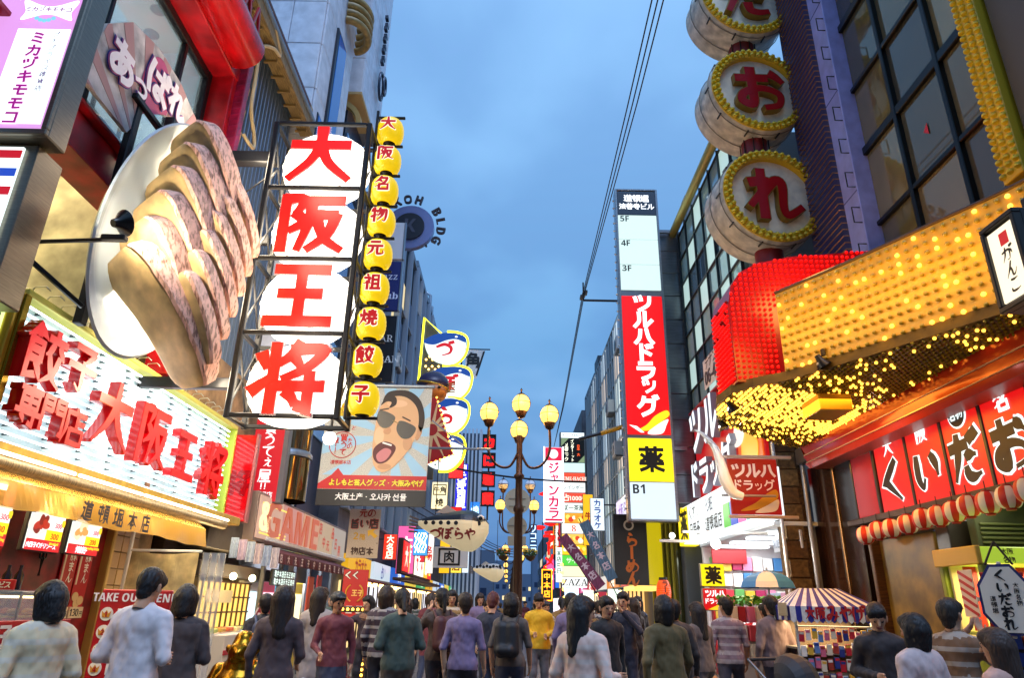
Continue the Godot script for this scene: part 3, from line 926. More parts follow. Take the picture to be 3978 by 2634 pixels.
func left_signs() -> void:
	var steel := mat("8d8578", 0.32, 0.85, "brush", 1.2)
	var black := mat("131316", 0.45, 0.4)
	# lightbox with bow emblem
	var s := thing("projecting_lightbox", "tall steel cased lightbox sign with purple katakana and white bow emblem", "sign", P(-4.44, 6.5, 5.03))
	bx(s, "steel_case", Vector3(-0.18, 0, -0.145), Vector3(0.9, 2.36, 0.26), steel)
	bx(s, "face_border", Vector3(-0.2, 0.02, 0.0), Vector3(0.78, 2.26, 0.03), lit("c98ed0", 0.75))
	bx(s, "lit_panel", Vector3(-0.06, -0.52, 0.014), Vector3(0.5, 1.1, 0.012), lit("e4f6ee", 1.0))
	frame_box(s, Vector3(-0.18, 0, 0.0), 0.9, 2.36, 0.06, 0.05, steel)
	write(s, "lettering", "ミカヅキモモコ", Vector3(-0.08, -0.55, 0.024), 0.145, lit("f2c8ea", 0.9), 0.3, 0, true, 1.06)
	write(s, "lettering", "ミカヅキモモコ", Vector3(-0.08, -0.55, 0.032), 0.14, lit("a0148c", 0.5), 0.16, 0, true, 1.098)
	write(s, "lettering", "プチプライス雑貨店", Vector3(0.075, -0.36, 0.024), 0.066, lit("6a3a9a", 0.35), 0.1, 0, true, 1.2)
	for q in [[0.0, 0.012, "b878c8", 0.028, 1.06], [0.0, 0.0, "e8f8f4", 0.036, 1.0]]:
		var k: float = q[4]
		part(s, "bow_emblem", curve_mesh([[-0.26 * k, 0.13 * k], [-0.1 * k, 0.07 * k], [0, 0.05 * k], [0.1 * k, 0.07 * k], [0.26 * k, 0.13 * k], [0.22 * k, -0.02 * k], [0.24 * k, -0.12 * k], [0.08 * k, -0.06 * k], [0, -0.05 * k], [-0.08 * k, -0.06 * k], [-0.24 * k, -0.12 * k], [-0.22 * k, -0.02 * k]], 0.004), lit(q[2], 0.9), Vector3(-0.06, 0.24, q[3]))
	write(s, "lettering", "ミカヅキモモコ", Vector3(-0.06, 0.25, 0.044), 0.062, lit("9a2a9a", 0.5), 0.15, 0, false, 1.05)
	for k in 5:
		part(s, "bead", disc_mesh(0.022, 0.004, 12), lit("6fb8e8", 0.8), Vector3(-0.14 + k * 0.04, 0.13 - 0.03 * sin(PI * k / 4.0), 0.05))
	# striped box below
	s = thing("striped_lightbox", "lightbox sign with red white and blue stripes in a brushed steel case", "sign", P(-4.76, 4.55, 5.12))
	bx(s, "steel_case", Vector3(0, 0, -0.2), Vector3(0.92, 1.5, 0.36), steel)
	bx(s, "lit_panel", Vector3(-0.03, 0.0, 0.0), Vector3(0.78, 1.4, 0.03), lit("dff2f2", 1.0))
	for q in [["c01020", 0.62], ["2448b8", 0.43], ["c01020", 0.24]]:
		bx(s, "stripe", Vector3(-0.03, q[1], 0.014), Vector3(0.775, 0.085, 0.008), lit(q[0], 0.6))
	write(s, "lettering", "タ", Vector3(0.2, 0.02, 0.022), 0.2, lit("7a2030", 0.4), 0.1, 1)
	s = thing("green_lightbox", "pale green lightbox at the corner of the dumpling sign", "sign", P(-5.2, 3.6, 6.18))
	bx(s, "case", Vector3(0, 0, -0.1), Vector3(0.6, 1.4, 0.18), mat("c8a83c", 0.3, 0.7))
	bx(s, "lit_panel", Vector3(-0.03, 0.03, 0.0), Vector3(0.5, 1.25, 0.03), lit("d6f09a", 0.9))
	for k in 2:
		var c8 := MB.new()
		for h in 3:
			var pts := PackedVector3Array()
			for i in 13: pts.append(Vector3(0.04 * cos(TAU * i / 12.0), 0.06 - h * 0.06 + 0.034 * sin(TAU * i / 12.0), 0))
			c8.tube(pts, 0.008, 6)
		part(s, "ornament", c8.done(), mat("24401c", 0.5), Vector3(0.06 + k * 0.1, 0.4, 0.022))
	# fan board
	s = thing("fan_board", "fan shaped board with mauve rays, pink disc and white hiragana", "sign", P(-4.8, 7.4, 7.2), 90)
	var outline := [[-1.2, -0.6], [-1.2, -0.1], [-1.12, 0.3], [-0.73, 0.73], [-0.14, 0.9], [0.5, 0.9], [0.98, 0.77], [1.27, 0.69], [1.11, 0.48], [0.83, 0.3], [0.62, 0.32], [0.3, 0.17], [-0.13, -0.17], [-0.23, -0.43], [-0.31, -0.6], [-0.75, -0.6]]
	var op := PackedVector2Array()
	for q in outline: op.append(Vector2(q[0], q[1]))
	part(s, "board", poly_mesh(outline, 0.05), mat("d9d0cc", 0.45, 0.0, "grime", 0.6))
	for k in 11:
		var a := deg_to_rad(168.0 - k * 15.5)
		var c := Vector2(0.15, -0.9)
		var ray := PackedVector2Array([c + Vector2(cos(a), sin(a)) * 0.3, c + Vector2(cos(a - 0.06), sin(a - 0.06)) * 4.0, c + Vector2(cos(a + 0.07), sin(a + 0.07)) * 4.0])
		for pol in Geometry2D.intersect_polygons(op, ray):
			var m := MB.new()
			m.prism(pol, 0.0, 0.004)
			part(s, "ray", m.done(), mat("a87f7c", 0.5), Vector3(0, 0, 0.05))
	for pol in Geometry2D.intersect_polygons(op, _circle(Vector2(0.02, 0.2), 0.34, 0.62)):
		var m := MB.new()
		m.prism(pol, 0.0, 0.004)
		part(s, "pink_disc", m.done(), mat("b0466e", 0.5), Vector3(0, 0, 0.056))
	var i := 0
	for q in [["あ", -0.75, 0.08, 0.5], ["っ", -0.32, 0.12, 0.4], ["ぱ", 0.0, 0.42, 0.52], ["れ", 0.5, 0.52, 0.46]]:
		write(s, "lettering", q[0], Vector3(q[1], q[2], 0.063), q[3], mat("3c3c86", 0.5), 0.29, 0)
		write(s, "lettering", q[0], Vector3(q[1], q[2], 0.074), q[3], mat("b05a96", 0.5), 0.24, 0)
		write(s, "lettering", q[0], Vector3(q[1], q[2], 0.086), q[3], mat("e4dce2", 0.5), 0.19, 0)
		i += 1
	# dumpling neon sign
	s = thing("neon_tube_sign", "white sign of horizontal neon tubes with thick red characters under dumpling plate", "sign", P(-5.02, 3.585, 9.15), 90)
	bx(s, "back_panel", Vector3(0, 0, -0.06), Vector3(5.62, 1.5, 0.1), mat("b4ccd2", 0.35))
	var gold := mat("b8962a", 0.25, 0.85, "brush", 1.0)
	bx(s, "gold_trim", Vector3(0, 0.78, 0.0), Vector3(5.76, 0.07, 0.3), mat("c9c35a", 0.4, 0.3))
	bx(s, "gold_trim", Vector3(0, -0.79, 0.02), Vector3(5.76, 0.09, 0.34), gold)
	bx(s, "gold_trim", Vector3(-2.85, 0, 0.0), Vector3(0.1, 1.5, 0.3), gold)
	bx(s, "gold_trim", Vector3(2.85, 0, 0.0), Vector3(0.06, 1.5, 0.3), mat("b6c84a", 0.4, 0.3))
	var tubes := lit("eefaff", 1.9)
	for k in 17:
		for h in 3:
			var m := MB.new()
			var y := -0.68 + k * 0.085
			var x0 := -2.74 + h * 1.84
			m.tube(PackedVector3Array([Vector3(x0, y, 0.07), Vector3(x0 + 1.78, y, 0.07)]), 0.0125, 6)
			var o := part(s, "neon_tube", m.done(), tubes)
	var clips := MB.new()
	for k in 17:
		for h in 9:
			clips.box(Vector3(-2.5 + h * 0.62 + (k % 2) * 0.03, -0.68 + k * 0.085, 0.025), Vector3(0.012, 0.03, 0.08))
	part(s, "tube_clips", clips.done(), mat("5a666c", 0.4, 0.6)).set_meta("kind", "stuff")
	for k in 22:
		var m := MB.new()
		var x := -2.6 + k * 0.245
		m.tube(PackedVector3Array([Vector3(x, 0.8, -0.08), Vector3(x, 0.95, -0.02), Vector3(x, 0.96, 0.1), Vector3(x + 0.05, 0.93, 0.12)]), 0.008, 5)
		part(s, "wire_stand", m.done(), mat("b9b9b0", 0.35, 0.7))
	var redp := mat("c00810", 0.12, 0.0)
	for q in [["餃", -2.57, 0.2, 0.62], ["子", -1.92, 0.28, 0.56], ["専", -2.58, -0.33, 0.42], ["門", -2.2, -0.33, 0.4], ["店", -1.82, -0.36, 0.42], ["大", -1.12, -0.04, 0.84], ["阪", -0.14, -0.06, 0.84], ["王", 0.86, -0.12, 0.74], ["将", 1.9, -0.14, 0.86]]:
		write(s, "letter", q[0], Vector3(q[1], q[2], 0.26), q[3], redp, 0.13, 1, false, 1.0, 0.12)
		write(s, "letter_face", q[0], Vector3(q[1], q[2], 0.264), q[3], lit("e00008", 0.55, 0.5), 0.115, 1)
	lamp_area(s, Vector3(0, 0, 0.5), Vector3(0, 180, 0), Vector2(5.4, 1.4), "f2fbff", 1.6)
	# red glossy end panel and red banner signs
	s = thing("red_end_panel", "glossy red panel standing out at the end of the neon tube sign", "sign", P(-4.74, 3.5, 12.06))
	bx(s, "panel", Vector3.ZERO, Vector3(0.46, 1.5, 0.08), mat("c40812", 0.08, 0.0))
	bx(s, "edge_trim", Vector3(0.25, 0, 0), Vector3(0.04, 1.54, 0.12), mat("b06a68", 0.3, 0.5))
	write(s, "lettering", "将", Vector3(0.02, -0.1, 0.043), 0.44, mat("8d0610", 0.1), 0.16, 1)  # reflection of the neon sign character, painted on in darker red
	s = thing("red_shop_lightbox", "red vertical sign with white brushed characters beside black cylinder facade", "sign", P(-4.62, 4.0, 13.0))
	bx(s, "case", Vector3(0.02, 0, -0.1), Vector3(0.68, 1.62, 0.18), mat("6a6a70", 0.4, 0.6))
	bx(s, "lit_panel", Vector3(-0.02, 0, 0), Vector3(0.56, 1.56, 0.03), lit("c81826", 0.55))
	write(s, "lettering", "買うてぇ屋", Vector3(0.0, 0.16, 0.02), 0.25, lit("ffe8e8", 0.8), 0.12, 1, true, 0.93)
	write(s, "lettering", "！！", Vector3(0.0, -0.5, 0.02), 0.12, lit("ffe8e8", 0.8), 0.16, 1, false, 0.6)
	write(s, "lettering", "道頓堀店", Vector3(-0.03, -0.66, 0.02), 0.115, lit("ffe8e8", 0.8), 0.1, 0)
	# lantern tower
	s = thing("giant_lantern_tower", "black steel tower of four huge glowing white lanterns with red brushed characters", "sign", P(-2.9, 3.7, 8.5))
	for x in [-0.72, 0.68]:
		for z in [0.0, -0.62]:
			bx(s, "frame_post", Vector3(x, 2.27, z), Vector3(0.075, 4.62, 0.075), black)
	for y in [0.0, 1.14, 2.26, 3.42, 4.56]:
		for z in [0.0, -0.62]:
			bx(s, "frame_rail", Vector3(-0.02, y, z), Vector3(1.33, 0.06, 0.06), black)
		for x in [-0.72, 0.68]:
			bx(s, "frame_rail", Vector3(x, y, -0.31), Vector3(0.06, 0.06, 0.55), black)
	for k in 4:
		var m := MB.new()
		for h in 2:
			m.bar(Vector3(-0.72, 0.1 + k * 1.13, -0.62 * h), Vector3(-0.72, 1.05 + k * 1.13, -0.62 * (1 - h)), 0.025, 0.025)
			m.bar(Vector3(0.68, 0.1 + k * 1.13, -0.62 * h), Vector3(0.68, 1.05 + k * 1.13, -0.62 * (1 - h)), 0.025, 0.025)
		part(s, "diagonal_brace", m.done(), black)
	var lan := lit("fff8ea", 1.9, 0.8)
	var chars := ["大", "阪", "王", "将"]
	for k in 4:
		var cy := 3.9 - k * 1.12 + (0.04 if k == 0 else 0.0) - (0.06 if k == 3 else 0.0)
		var pr := PackedVector2Array()
		for j in 25:
			var a := -PI / 2 * 0.97 + PI * 0.97 * j / 24.0
			pr.append(Vector2(0.66 * pow(cos(a), 0.72) + 0.006 * cos(j * PI), 0.555 * sin(a)))
		var m := MB.new()
		m.lathe(pr, 36, Transform3D(Basis(), Vector3(0.03, cy, -0.31)), 1.0, 0.62)
		var ln := part(s, "lantern", m.done(), lan)
		var hoops := MB.new()
		for h in 5:
			var a := -0.9 + h * 0.45
			var r := 0.66 * pow(cos(a), 0.72) + 0.008
			var pts := PackedVector3Array()
			for j in 29:
				var b := PI * j / 28.0
				pts.append(Vector3(0.03 + r * cos(b), cy + 0.54 * sin(a), -0.31 + r * 0.62 * sin(b)))
			hoops.tube(pts, 0.005, 5)
		part(ln, "hoop", hoops.done(), mat("8c8478", 0.5))
		var rim := MB.new()
		glyph(rim, chars[k], Transform3D(Basis(), Vector3(0.03, cy, 0.085)), 1.0, 0.2, 2)
		part(ln, "clear_edge", rim.done(), glass("ffffff", 0.25, 0.1))
		var gl := MB.new()
		glyph(gl, chars[k], Transform3D(Basis(), Vector3(0.03, cy, 0.125)), 0.98, 0.155, 2, 0.03)
		part(ln, "character", gl.done(), lit("e01004", 0.62, 0.55))
		var gy := MB.new()
		var gt := MB.new()
		lamp_omni(s, Vector3(-0.95, cy, -0.2), "ffeccc", 1.8, 0.3)
		lamp_omni(s, Vector3(0.1, cy - 0.5, 0.6), "ffeccc", 0.4, 0.3)
	for q in [[4.12, -0.3, 0.2], [0.5, -0.3, 0.15], [2.8, -0.5, 0.12]]:
		bx(s, "support_arm", Vector3(-1.42, q[0], q[1]), Vector3(1.34, q[2], q[2] * 0.8), black)
	var st := MB.new()
	st.tube(PackedVector3Array([Vector3(-2.1, 2.6, -0.3), Vector3(-0.75, 3.9, -0.3)]), 0.012, 5)
	st.tube(PackedVector3Array([Vector3(-2.1, 3.9, -0.3), Vector3(-0.75, 2.4, -0.3)]), 0.012, 5)
	part(s, "stay_wire", st.done(), black)
	# yellow lantern column
	var fr := thing("yellow_lantern_rack", "thin black steel rack holding nine small yellow lanterns", "rack", P(-2.02, 3.83, 9.05))
	bx(fr, "post", Vector3(-0.2, 2.5, -0.1), Vector3(0.05, 5.1, 0.05), black)
	bx(fr, "post", Vector3(-0.2, 2.5, 0.12), Vector3(0.04, 5.1, 0.04), black)
	for k in 10:
		bx(fr, "rung", Vector3(0.0, k * 0.557, 0.0), Vector3(0.44, 0.035, 0.05), black)
	var ych := "大阪名物元祖焼餃子"
	var say := ["topmost", "second", "third", "fourth", "fifth", "sixth", "seventh", "eighth", "lowest"]
	for k in 9:
		var y := 8.55 - k * 0.557
		var l := thing("yellow_lantern", "%s of nine round yellow lanterns with red character in the rack" % say[k], "lantern", P(-2.02, y, 9.05), 0, "yellow lanterns in the rack")
		var pr := PackedVector2Array()
		for j in 21:
			var a := -1.3 + 2.6 * j / 20.0
			pr.append(Vector2(0.215 * pow(cos(a), 0.5) + 0.002 * cos(j * PI), 0.235 * sin(a)))
		var m := MB.new()
		m.lathe(pr, 28)
		part(l, "shade", m.done(), lit("f2cc10", 0.4, 0.8))
		var cap := MB.new()
		cap.lathe(PackedVector2Array([Vector2(0, -0.275), Vector2(0.045, -0.275), Vector2(0.06, -0.24), Vector2(0.1, -0.225), Vector2(0, -0.22)]), 16)
		cap.lathe(PackedVector2Array([Vector2(0, 0.22), Vector2(0.1, 0.225), Vector2(0.03, 0.26), Vector2(0, 0.27)]), 16)
		part(l, "cap", cap.done(), black)
		write(l, "character", ych[k], Vector3(0.0, 0.015, 0.217), 0.27, lit("fff4d8", 0.7), 0.2, 1)
		write(l, "character", ych[k], Vector3(0.0, 0.015, 0.226), 0.26, lit("c00c0c", 0.5), 0.145, 1)

func _circle(c: Vector2, rx: float, ry: float, n := 28) -> PackedVector2Array:
	var p := PackedVector2Array()
	for i in n: p.append(c + Vector2(rx * cos(TAU * i / n), ry * sin(TAU * i / n)))
	return p

func dumpling(parent: Node, p0: Vector3, p1: Vector3, hgt: float, thick: float, bow: float) -> void:
	var N := 22
	var dough := MB.new()
	var fried := MB.new()
	var rings := []
	var ctr := []
	var fr := []
	var mid_n := Vector3.RIGHT
	for i in N + 1:
		var s := float(i) / N
		var t := (p1 - p0).normalized()
		var n0 := Vector3(0.97, 0, 0.22)
		var n := (n0 - t * t.dot(n0)).normalized()
		var c := p0.lerp(p1, s) + n * bow * sin(PI * s)
		t = ((p1 - p0) + n * bow * PI * cos(PI * s)).normalized()
		n = (n - t * n.dot(t)).normalized()
		var w := t.cross(n)
		if w.z < 0: w = -w
		var e := sqrt(clampf(1.0 - pow(absf(2.0 * s - 1.0), 8.0) * 0.55, 0.05, 1.0))
		var h := hgt * (1.0 - 0.25 * s) * e
		var th := thick * 0.5 * e * (1.0 + 0.05 * sin(s * 30.0))
		var ring := []
		for k in 14:
			var a := TAU * k / 14.0
			var cx := signf(cos(a)) * pow(absf(cos(a)), 0.55)
			var cy := signf(sin(a)) * pow(absf(sin(a)), 0.7)
			var taper := 0.72 + 0.28 * cx
			ring.append(c + n * (h * 0.5 * cx) + w * (th * cy * taper))
		rings.append(ring)
		ctr.append(c)
		fr.append([c + n * (h * 0.5 + 0.012) + w * th * 0.8, c + n * (h * 0.5 + 0.012) - w * th * 0.8, n, c + n * (h * 0.5 - 0.03) + w * th * 0.88, c + n * (h * 0.5 - 0.03) - w * th * 0.88, w])
	for i in N:
		for k in 14:
			var k2 := (k + 1) % 14
			var ns := []
			for w in [[i, k], [i, k2], [i + 1, k2], [i + 1, k]]:
				var du: Vector3 = rings[mini(w[0] + 1, N)][w[1]] - rings[maxi(w[0] - 1, 0)][w[1]]
				var dv: Vector3 = rings[w[0]][(w[1] + 1) % 14] - rings[w[0]][(w[1] + 13) % 14]
				var nn := du.cross(dv).normalized()
				ns.append(nn if nn.dot(rings[w[0]][w[1]] - ctr[w[0]]) > 0 else -nn)
			dough.squad(rings[i][k], rings[i][k2], rings[i + 1][k2], rings[i + 1][k], ns[0], ns[1], ns[2], ns[3])
		var A = fr[i]
		var B = fr[i + 1]
		fried.quad(A[0], A[1], B[1], B[0], A[2])
		fried.quad(A[0], B[0], B[3], A[3], A[5])
		fried.quad(A[1], B[1], B[4], A[4], -A[5])
	for e in [0, N]:
		for k in range(1, 13):
			dough.tri(rings[e][0], rings[e][k], rings[e][k + 1], ctr[e] - ctr[1 if e == 0 else N - 1])
	var dm := mat("f6cf8e", 0.5, 0.0, "grime", 0.7)
	var d := part(parent, "dumpling", dough.done(), dm)
	part(d, "fried_face", fried.done(), mat("f6c2aa", 0.55, 0.0, "fried", 1.3))

func gyoza_plate() -> void:
	var s := thing("giant_dumpling_plate", "giant white oval plate of two rows of fried dumplings mounted on the facade", "sculpture", P(-4.5, 5.7, 7.4))
	var o := s.position
	org = o
	var e1 := Vector3(0.0, 0.9, -0.43)
	var xf := Transform3D(Basis(Vector3(0, -0.43, -0.9), Vector3.RIGHT, e1), Vector3.ZERO)
	var plate := MB.new()
	plate.lathe(PackedVector2Array([Vector2(0, 0.0), Vector2(0.78, 0.0), Vector2(0.84, 0.04), Vector2(1.0, 0.2), Vector2(1.02, 0.22), Vector2(1.0, 0.235), Vector2(0.8, 0.09), Vector2(0.7, 0.06), Vector2(0, 0.06)]), 56, Transform3D(xf.basis * Basis().scaled(Vector3(1, 1, 1)), Vector3(0, 0, 0)), 1.1, 1.86)
	part(s, "plate", plate.done(), mat("b4bec4", 0.2, 0.0))
	for k in 6:
		var p0 := P(-4.3 + k * 0.03, 5.0 + k * 0.4, 6.66 + k * 0.09) - o
		var p1 := (P(-3.6, 3.78, 7.5) - o) if k == 0 else p0 + Vector3(0.4, -1.15, -0.6)
		dumpling(s, p0, p1, 0.74, 0.34, 0.1)
	for k in 6:
		var p0 := P(-3.72, 4.86 + k * 0.325, 6.86 + k * 0.11) - o
		var p1 := p0 + Vector3(0.32, -0.9, -0.4)
		dumpling(s, p0, p1, 0.34, 0.2, 0.06)
	# lamp on an arm
	var l := thing("clamp_floodlight", "small black floodlight on a long arm lighting the dumpling plate", "floodlight", P(-3.91, 4.8, 5.9))
	o = l.position
	org = o
	var black := mat("17171a", 0.35, 0.5)
	var arm := MB.new()
	arm.bar(P(-4.95, 4.74, 5.95) - o, P(-3.82, 4.77, 5.9) - o, 0.04, 0.035)
	arm.bar(P(-4.95, 4.74, 5.95) - o, P(-4.45, 4.3, 6.5) - o, 0.05, 0.045)
	part(l, "arm", arm.done(), black)
	bx(l, "ballast_box", Vector3(0.0, -0.02, 0.0), Vector3(0.24, 0.06, 0.08), mat("22201f", 0.4, 0.3))
	var dish := MB.new()
	dish.lathe(PackedVector2Array([Vector2(0, 0), Vector2(0.04, 0.0), Vector2(0.055, 0.05), Vector2(0.13, 0.12), Vector2(0.135, 0.13), Vector2(0.12, 0.125), Vector2(0.04, 0.06)]), 22, Transform3D(Basis(Vector3.BACK, -0.7) * Basis(Vector3.RIGHT, -0.9), Vector3(-0.02, 0.12, 0.05)))
	part(l, "reflector", dish.done(), mat("3a3836", 0.25, 0.8))
	var bulb := MB.new()
	bulb.ball(Vector3(0.03, 0.2, -0.02), 0.035)
	part(l, "bulb", bulb.done(), lit("fff0d0", 3.0))
	lamp_spot(l, Vector3(0.08, 0.27, -0.17), P(-4.0, 5.6, 7.2) - o, "fff0d4", 1.5, 80.0)
# ---------- left shops ----------
func menu_board(label: String, at: Vector3, w: float, h: float, name_: String, english: String, price: String, food: int) -> void:
	var s := thing("menu_lightbox", label, "menu board", at, 90, "menu boards under the awning")
	bx(s, "frame", Vector3(0, 0, -0.03), Vector3(w, h, 0.05), mat("241d1a", 0.4))
	bx(s, "lit_panel", Vector3(0, 0, 0), Vector3(w - 0.04, h - 0.04, 0.014), lit("e6efe0", 0.9))
	bx(s, "name_band", Vector3(0, -h * 0.33, 0.009), Vector3(w - 0.04, h * 0.28, 0.006), lit("cc1420", 0.7))
	bx(s, "price_patch", Vector3(w * 0.22, -h * 0.06, 0.013), Vector3(w * 0.44, h * 0.26, 0.006), lit("f4d40c", 0.9))
	latin(s, "price", price, Vector3(w * 0.23, -h * 0.09, 0.02), h * 0.15, lit("d01010", 0.6), true, false, 0.002)
	write(s, "dish_name", name_, Vector3(-w * 0.06, -h * 0.34, 0.014), minf(h * 0.2, w * 0.8 / name_.length()), lit("f6f6ff", 0.95), 0.15, 0)
	latin(s, "caption", english, Vector3(w * 0.27, -h * 0.27, 0.016), h * 0.065, lit("f8d020", 0.8), true, false, 0.002)
	latin(s, "set_price", "300", Vector3(w * 0.3, h * 0.2, 0.01), h * 0.13, lit("d02060", 0.6), true, false, 0.002)
	part(s, "beer_mark", curve_mesh([[-0.02, -0.03], [0.02, -0.03], [0.024, 0.03], [-0.024, 0.03]], 0.003, 2), lit("f0b820", 0.9), Vector3(w * 0.43, h * 0.28, 0.008))
	var cols := [["e8dcae", "d8c488"], ["b02a18", "7c1810"], ["d89a50", "e8d8b0"]]
	part(s, "dish_photo", curve_mesh([[-0.17, -0.05], [0.0, -0.09], [0.13, -0.02], [0.1, 0.1], [-0.08, 0.13], [-0.18, 0.06]], 0.003), lit("dcd8cc" if food else "cfe0c0", 0.75), Vector3(-w * 0.18, h * 0.16, 0.008))
	for k in 7:
		var a := k * 0.9
		part(s, "dish_photo", curve_mesh([[-0.05, -0.02], [0.0, -0.035], [0.05, -0.015], [0.04, 0.025], [-0.03, 0.03]], 0.003), lit(cols[food][k % 2], 0.7), Vector3(-w * 0.18 + 0.075 * cos(a), h * 0.17 + 0.05 * sin(a * 1.7), 0.012 + k * 0.0012), Basis(Vector3.BACK, a))

func left_shop() -> void:
	var redw := mat("a8141a", 0.5, 0.0, "grime", 0.7)
	var gold := mat("e0b850", 0.3, 0.6, "soft", 1.0)
	var s := thing("dumpling_takeout_shop", "open dumpling takeout front with red inner wall below the neon tube sign", "shop", P(-5, 0, 8))
	var o := s.position
	org = o
	bx(s, "red_wall", W(-5.08, 1.35, 8.0), Vector3(0.12, 2.7, 1.8), redw)
	bx(s, "door_jamb", W(-4.98, 1.35, 8.93), Vector3(0.12, 2.7, 0.07), mat("c9a24a", 0.4, 0.4))
	bx(s, "tiled_pier", W(-5.15, 1.35, 9.3), Vector3(0.3, 2.7, 0.6), mat("8a6a34", 0.5))
	for r in 12:
		for k in 3:
			bx(s, "tile", W(-4.985, 0.14 + r * 0.2, 9.11 + k * 0.2), Vector3(0.03, 0.19, 0.19), mat(["b08a48", "a47e3c", "b8924e"][(r * 2 + k) % 3], 0.3))
	bx(s, "back_wall", W(-6.5, 1.5, 6.8), Vector3(0.12, 3.0, 5.2), mat("b58a4a", 0.6, 0.0, "grime", 0.5))
	bx(s, "side_wall", W(-5.8, 1.5, 9.6), Vector3(1.6, 3.0, 0.1), mat("8c5a34", 0.6))
	bx(s, "kitchen_ceiling", W(-5.75, 2.7, 7.0), Vector3(1.5, 0.08, 5.2), mat("d8c8a0", 0.6))
	for k in 3:
		var t := MB.new()
		t.tube(PackedVector3Array([W(-5.6, 2.62, 5.2 + k * 1.2), W(-5.6, 2.62, 6.1 + k * 1.2)]), 0.03, 8)
		part(s, "ceiling_tube_light", t.done(), lit("ffe8b8", 3.5))
	lamp_area(s, W(-5.3, 2.58, 6.9), Vector3(-90, 0, 0), Vector2(0.5, 3.6), "ffdc9c", 5.0)
	# shelf with jars and steamers in the kitchen
	for k in 3:
		bx(s, "shelf", W(-6.25, 1.2 + k * 0.42, 6.6), Vector3(0.36, 0.03, 3.6), mat("9a9690", 0.3, 0.8))
	for k in 14:
		var j := MB.new()
		var r := 0.06 + 0.03 * (k % 3)
		j.lathe(PackedVector2Array([Vector2(0, 0), Vector2(r, 0), Vector2(r, 0.16), Vector2(r * 0.7, 0.2), Vector2(0, 0.21)]), 12)
		part(s, "jar", j.done(), mat(["c8b48c", "8a4a28", "d8d0c0", "6a2018"][k % 4], 0.4), W(-6.25, 1.22 + (k % 3) * 0.42, 5.2 + (k / 3) * 0.7))
	# eave and vinyl awning
	bx(s, "gold_eave", W(-4.72, 2.71, 8.8), Vector3(0.5, 0.12, 5.9), gold)
	var roll := MB.new()
	roll.tube(PackedVector3Array([W(-4.52, 2.6, 5.6), W(-4.52, 2.6, 11.2)]), 0.07, 12)
	part(s, "awning_roll", roll.done(), mat("c0a878", 0.4, 0.3, "streak", 1.5))
	for k in 4:
		var tl := MB.new()
		tl.tube(PackedVector3Array([W(-4.4, 2.66, 5.7 + k * 1.36), W(-4.4, 2.66, 6.98 + k * 1.36)]), 0.018, 8)
		part(s, "added_eave_tube", tl.done(), lit("fff2d8", 3.0))  # glowing tubes added in place of the highlight along the awning roll
	lamp_area(s, W(-4.3, 2.62, 8.3), Vector3(-60, -90, 0), Vector2(5.2, 0.12), "ffe4b4", 2.5)  # added lamp that warms awning, counter and crowd
	var vin := MB.new()
	var n := 60
	for i in n:
		for q in [[-4.52, 2.56, -4.36, 2.44], [-4.36, 2.44, -4.31, 2.2]]:
			var pp := []
			for e in [[i, 0], [i + 1, 0], [i + 1, 1], [i, 1]]:
				var d: float = 5.6 + 4.6 * e[0] / n
				var rip := 0.01 * sin(d * 3.1) + 0.004 * sin(d * 11.0)
				var k: int = e[1]
				pp.append(W(q[k * 2] + rip * k, q[k * 2 + 1] + (rip * 1.2 if q[1] < 2.5 and k else 0.0), d))
			vin.quad(pp[0], pp[1], pp[2], pp[3], Vector3.RIGHT + Vector3.UP)
	var vm := StandardMaterial3D.new()
	vm.albedo_color = Color(Color.html("f0b850"), 0.5)
	vm.transparency = BaseMaterial3D.TRANSPARENCY_ALPHA
	vm.roughness = 0.12
	part(s, "vinyl_awning", vin.done(), vm)
	for k in 5:
		write(s, "awning_lettering", "道頓堀本店"[k], W(-4.265, 2.315, 7.1 + k * 0.3), 0.2, mat("2c2a30", 0.5), 0.12, 1, false, 1.0, 0.0, 1.0, Basis(Vector3.UP, PI / 2))
	menu_board("menu lightbox with pale boiled dumplings and yellow price patch", P(-4.68, 2.1, 6.38), 0.52, 0.38, "餃子", "Boiled\nDumpling", "300", 0)
	menu_board("menu lightbox with red meatballs in chili sauce", P(-4.68, 2.1, 7.18), 0.58, 0.38, "肉団子のチリソース", "Meatball", "300", 1)
	menu_board("menu lightbox with fried dumplings on a plate", P(-4.68, 2.1, 7.87), 0.6, 0.36, "焼餃子", "Dumpling GYOZA", "200", 2)
	for k in 2:
		var b := thing("pork_bun_poster", "narrow red pork bun poster on the red wall, %s" % ["hung beside the scissors", "hung beside the tiled pier"][k], "poster", P(-5.0, 1.7, 8.23 + k * 0.3), 90, "pork bun posters")
		bx(b, "sheet", Vector3(0, -0.02, 0), Vector3(0.27, 0.66, 0.012), mat("c21a1e", 0.4))
		write(b, "lettering", "豚まん", Vector3(0.03, 0.12, 0.01), 0.11, mat("f6efe0", 0.5), 0.13, 1, true, 1.05)
		bx(b, "side_strip", Vector3(-0.1, 0.1, 0.008), Vector3(0.03, 0.34, 0.006), mat("e8d8b0", 0.5))
		for q in [[-0.06, -0.2], [0.05, -0.24], [-0.01, -0.27]]:
			part(b, "bun_picture", disc_mesh(0.062, 0.004, 18, 0.05), mat("e8c88a", 0.5), Vector3(q[0], q[1], 0.006 + absf(q[0]) * 0.05))
		var t := thing("price_card", "cream card reading 130 yen under %s pork bun poster" % ["first", "second"][k], "price card", P(-4.98, 1.33, 8.23 + k * 0.3), 90, "pork bun price cards")
		bx(t, "card", Vector3.ZERO, Vector3(0.27, 0.12, 0.012), mat("efdcae", 0.6))
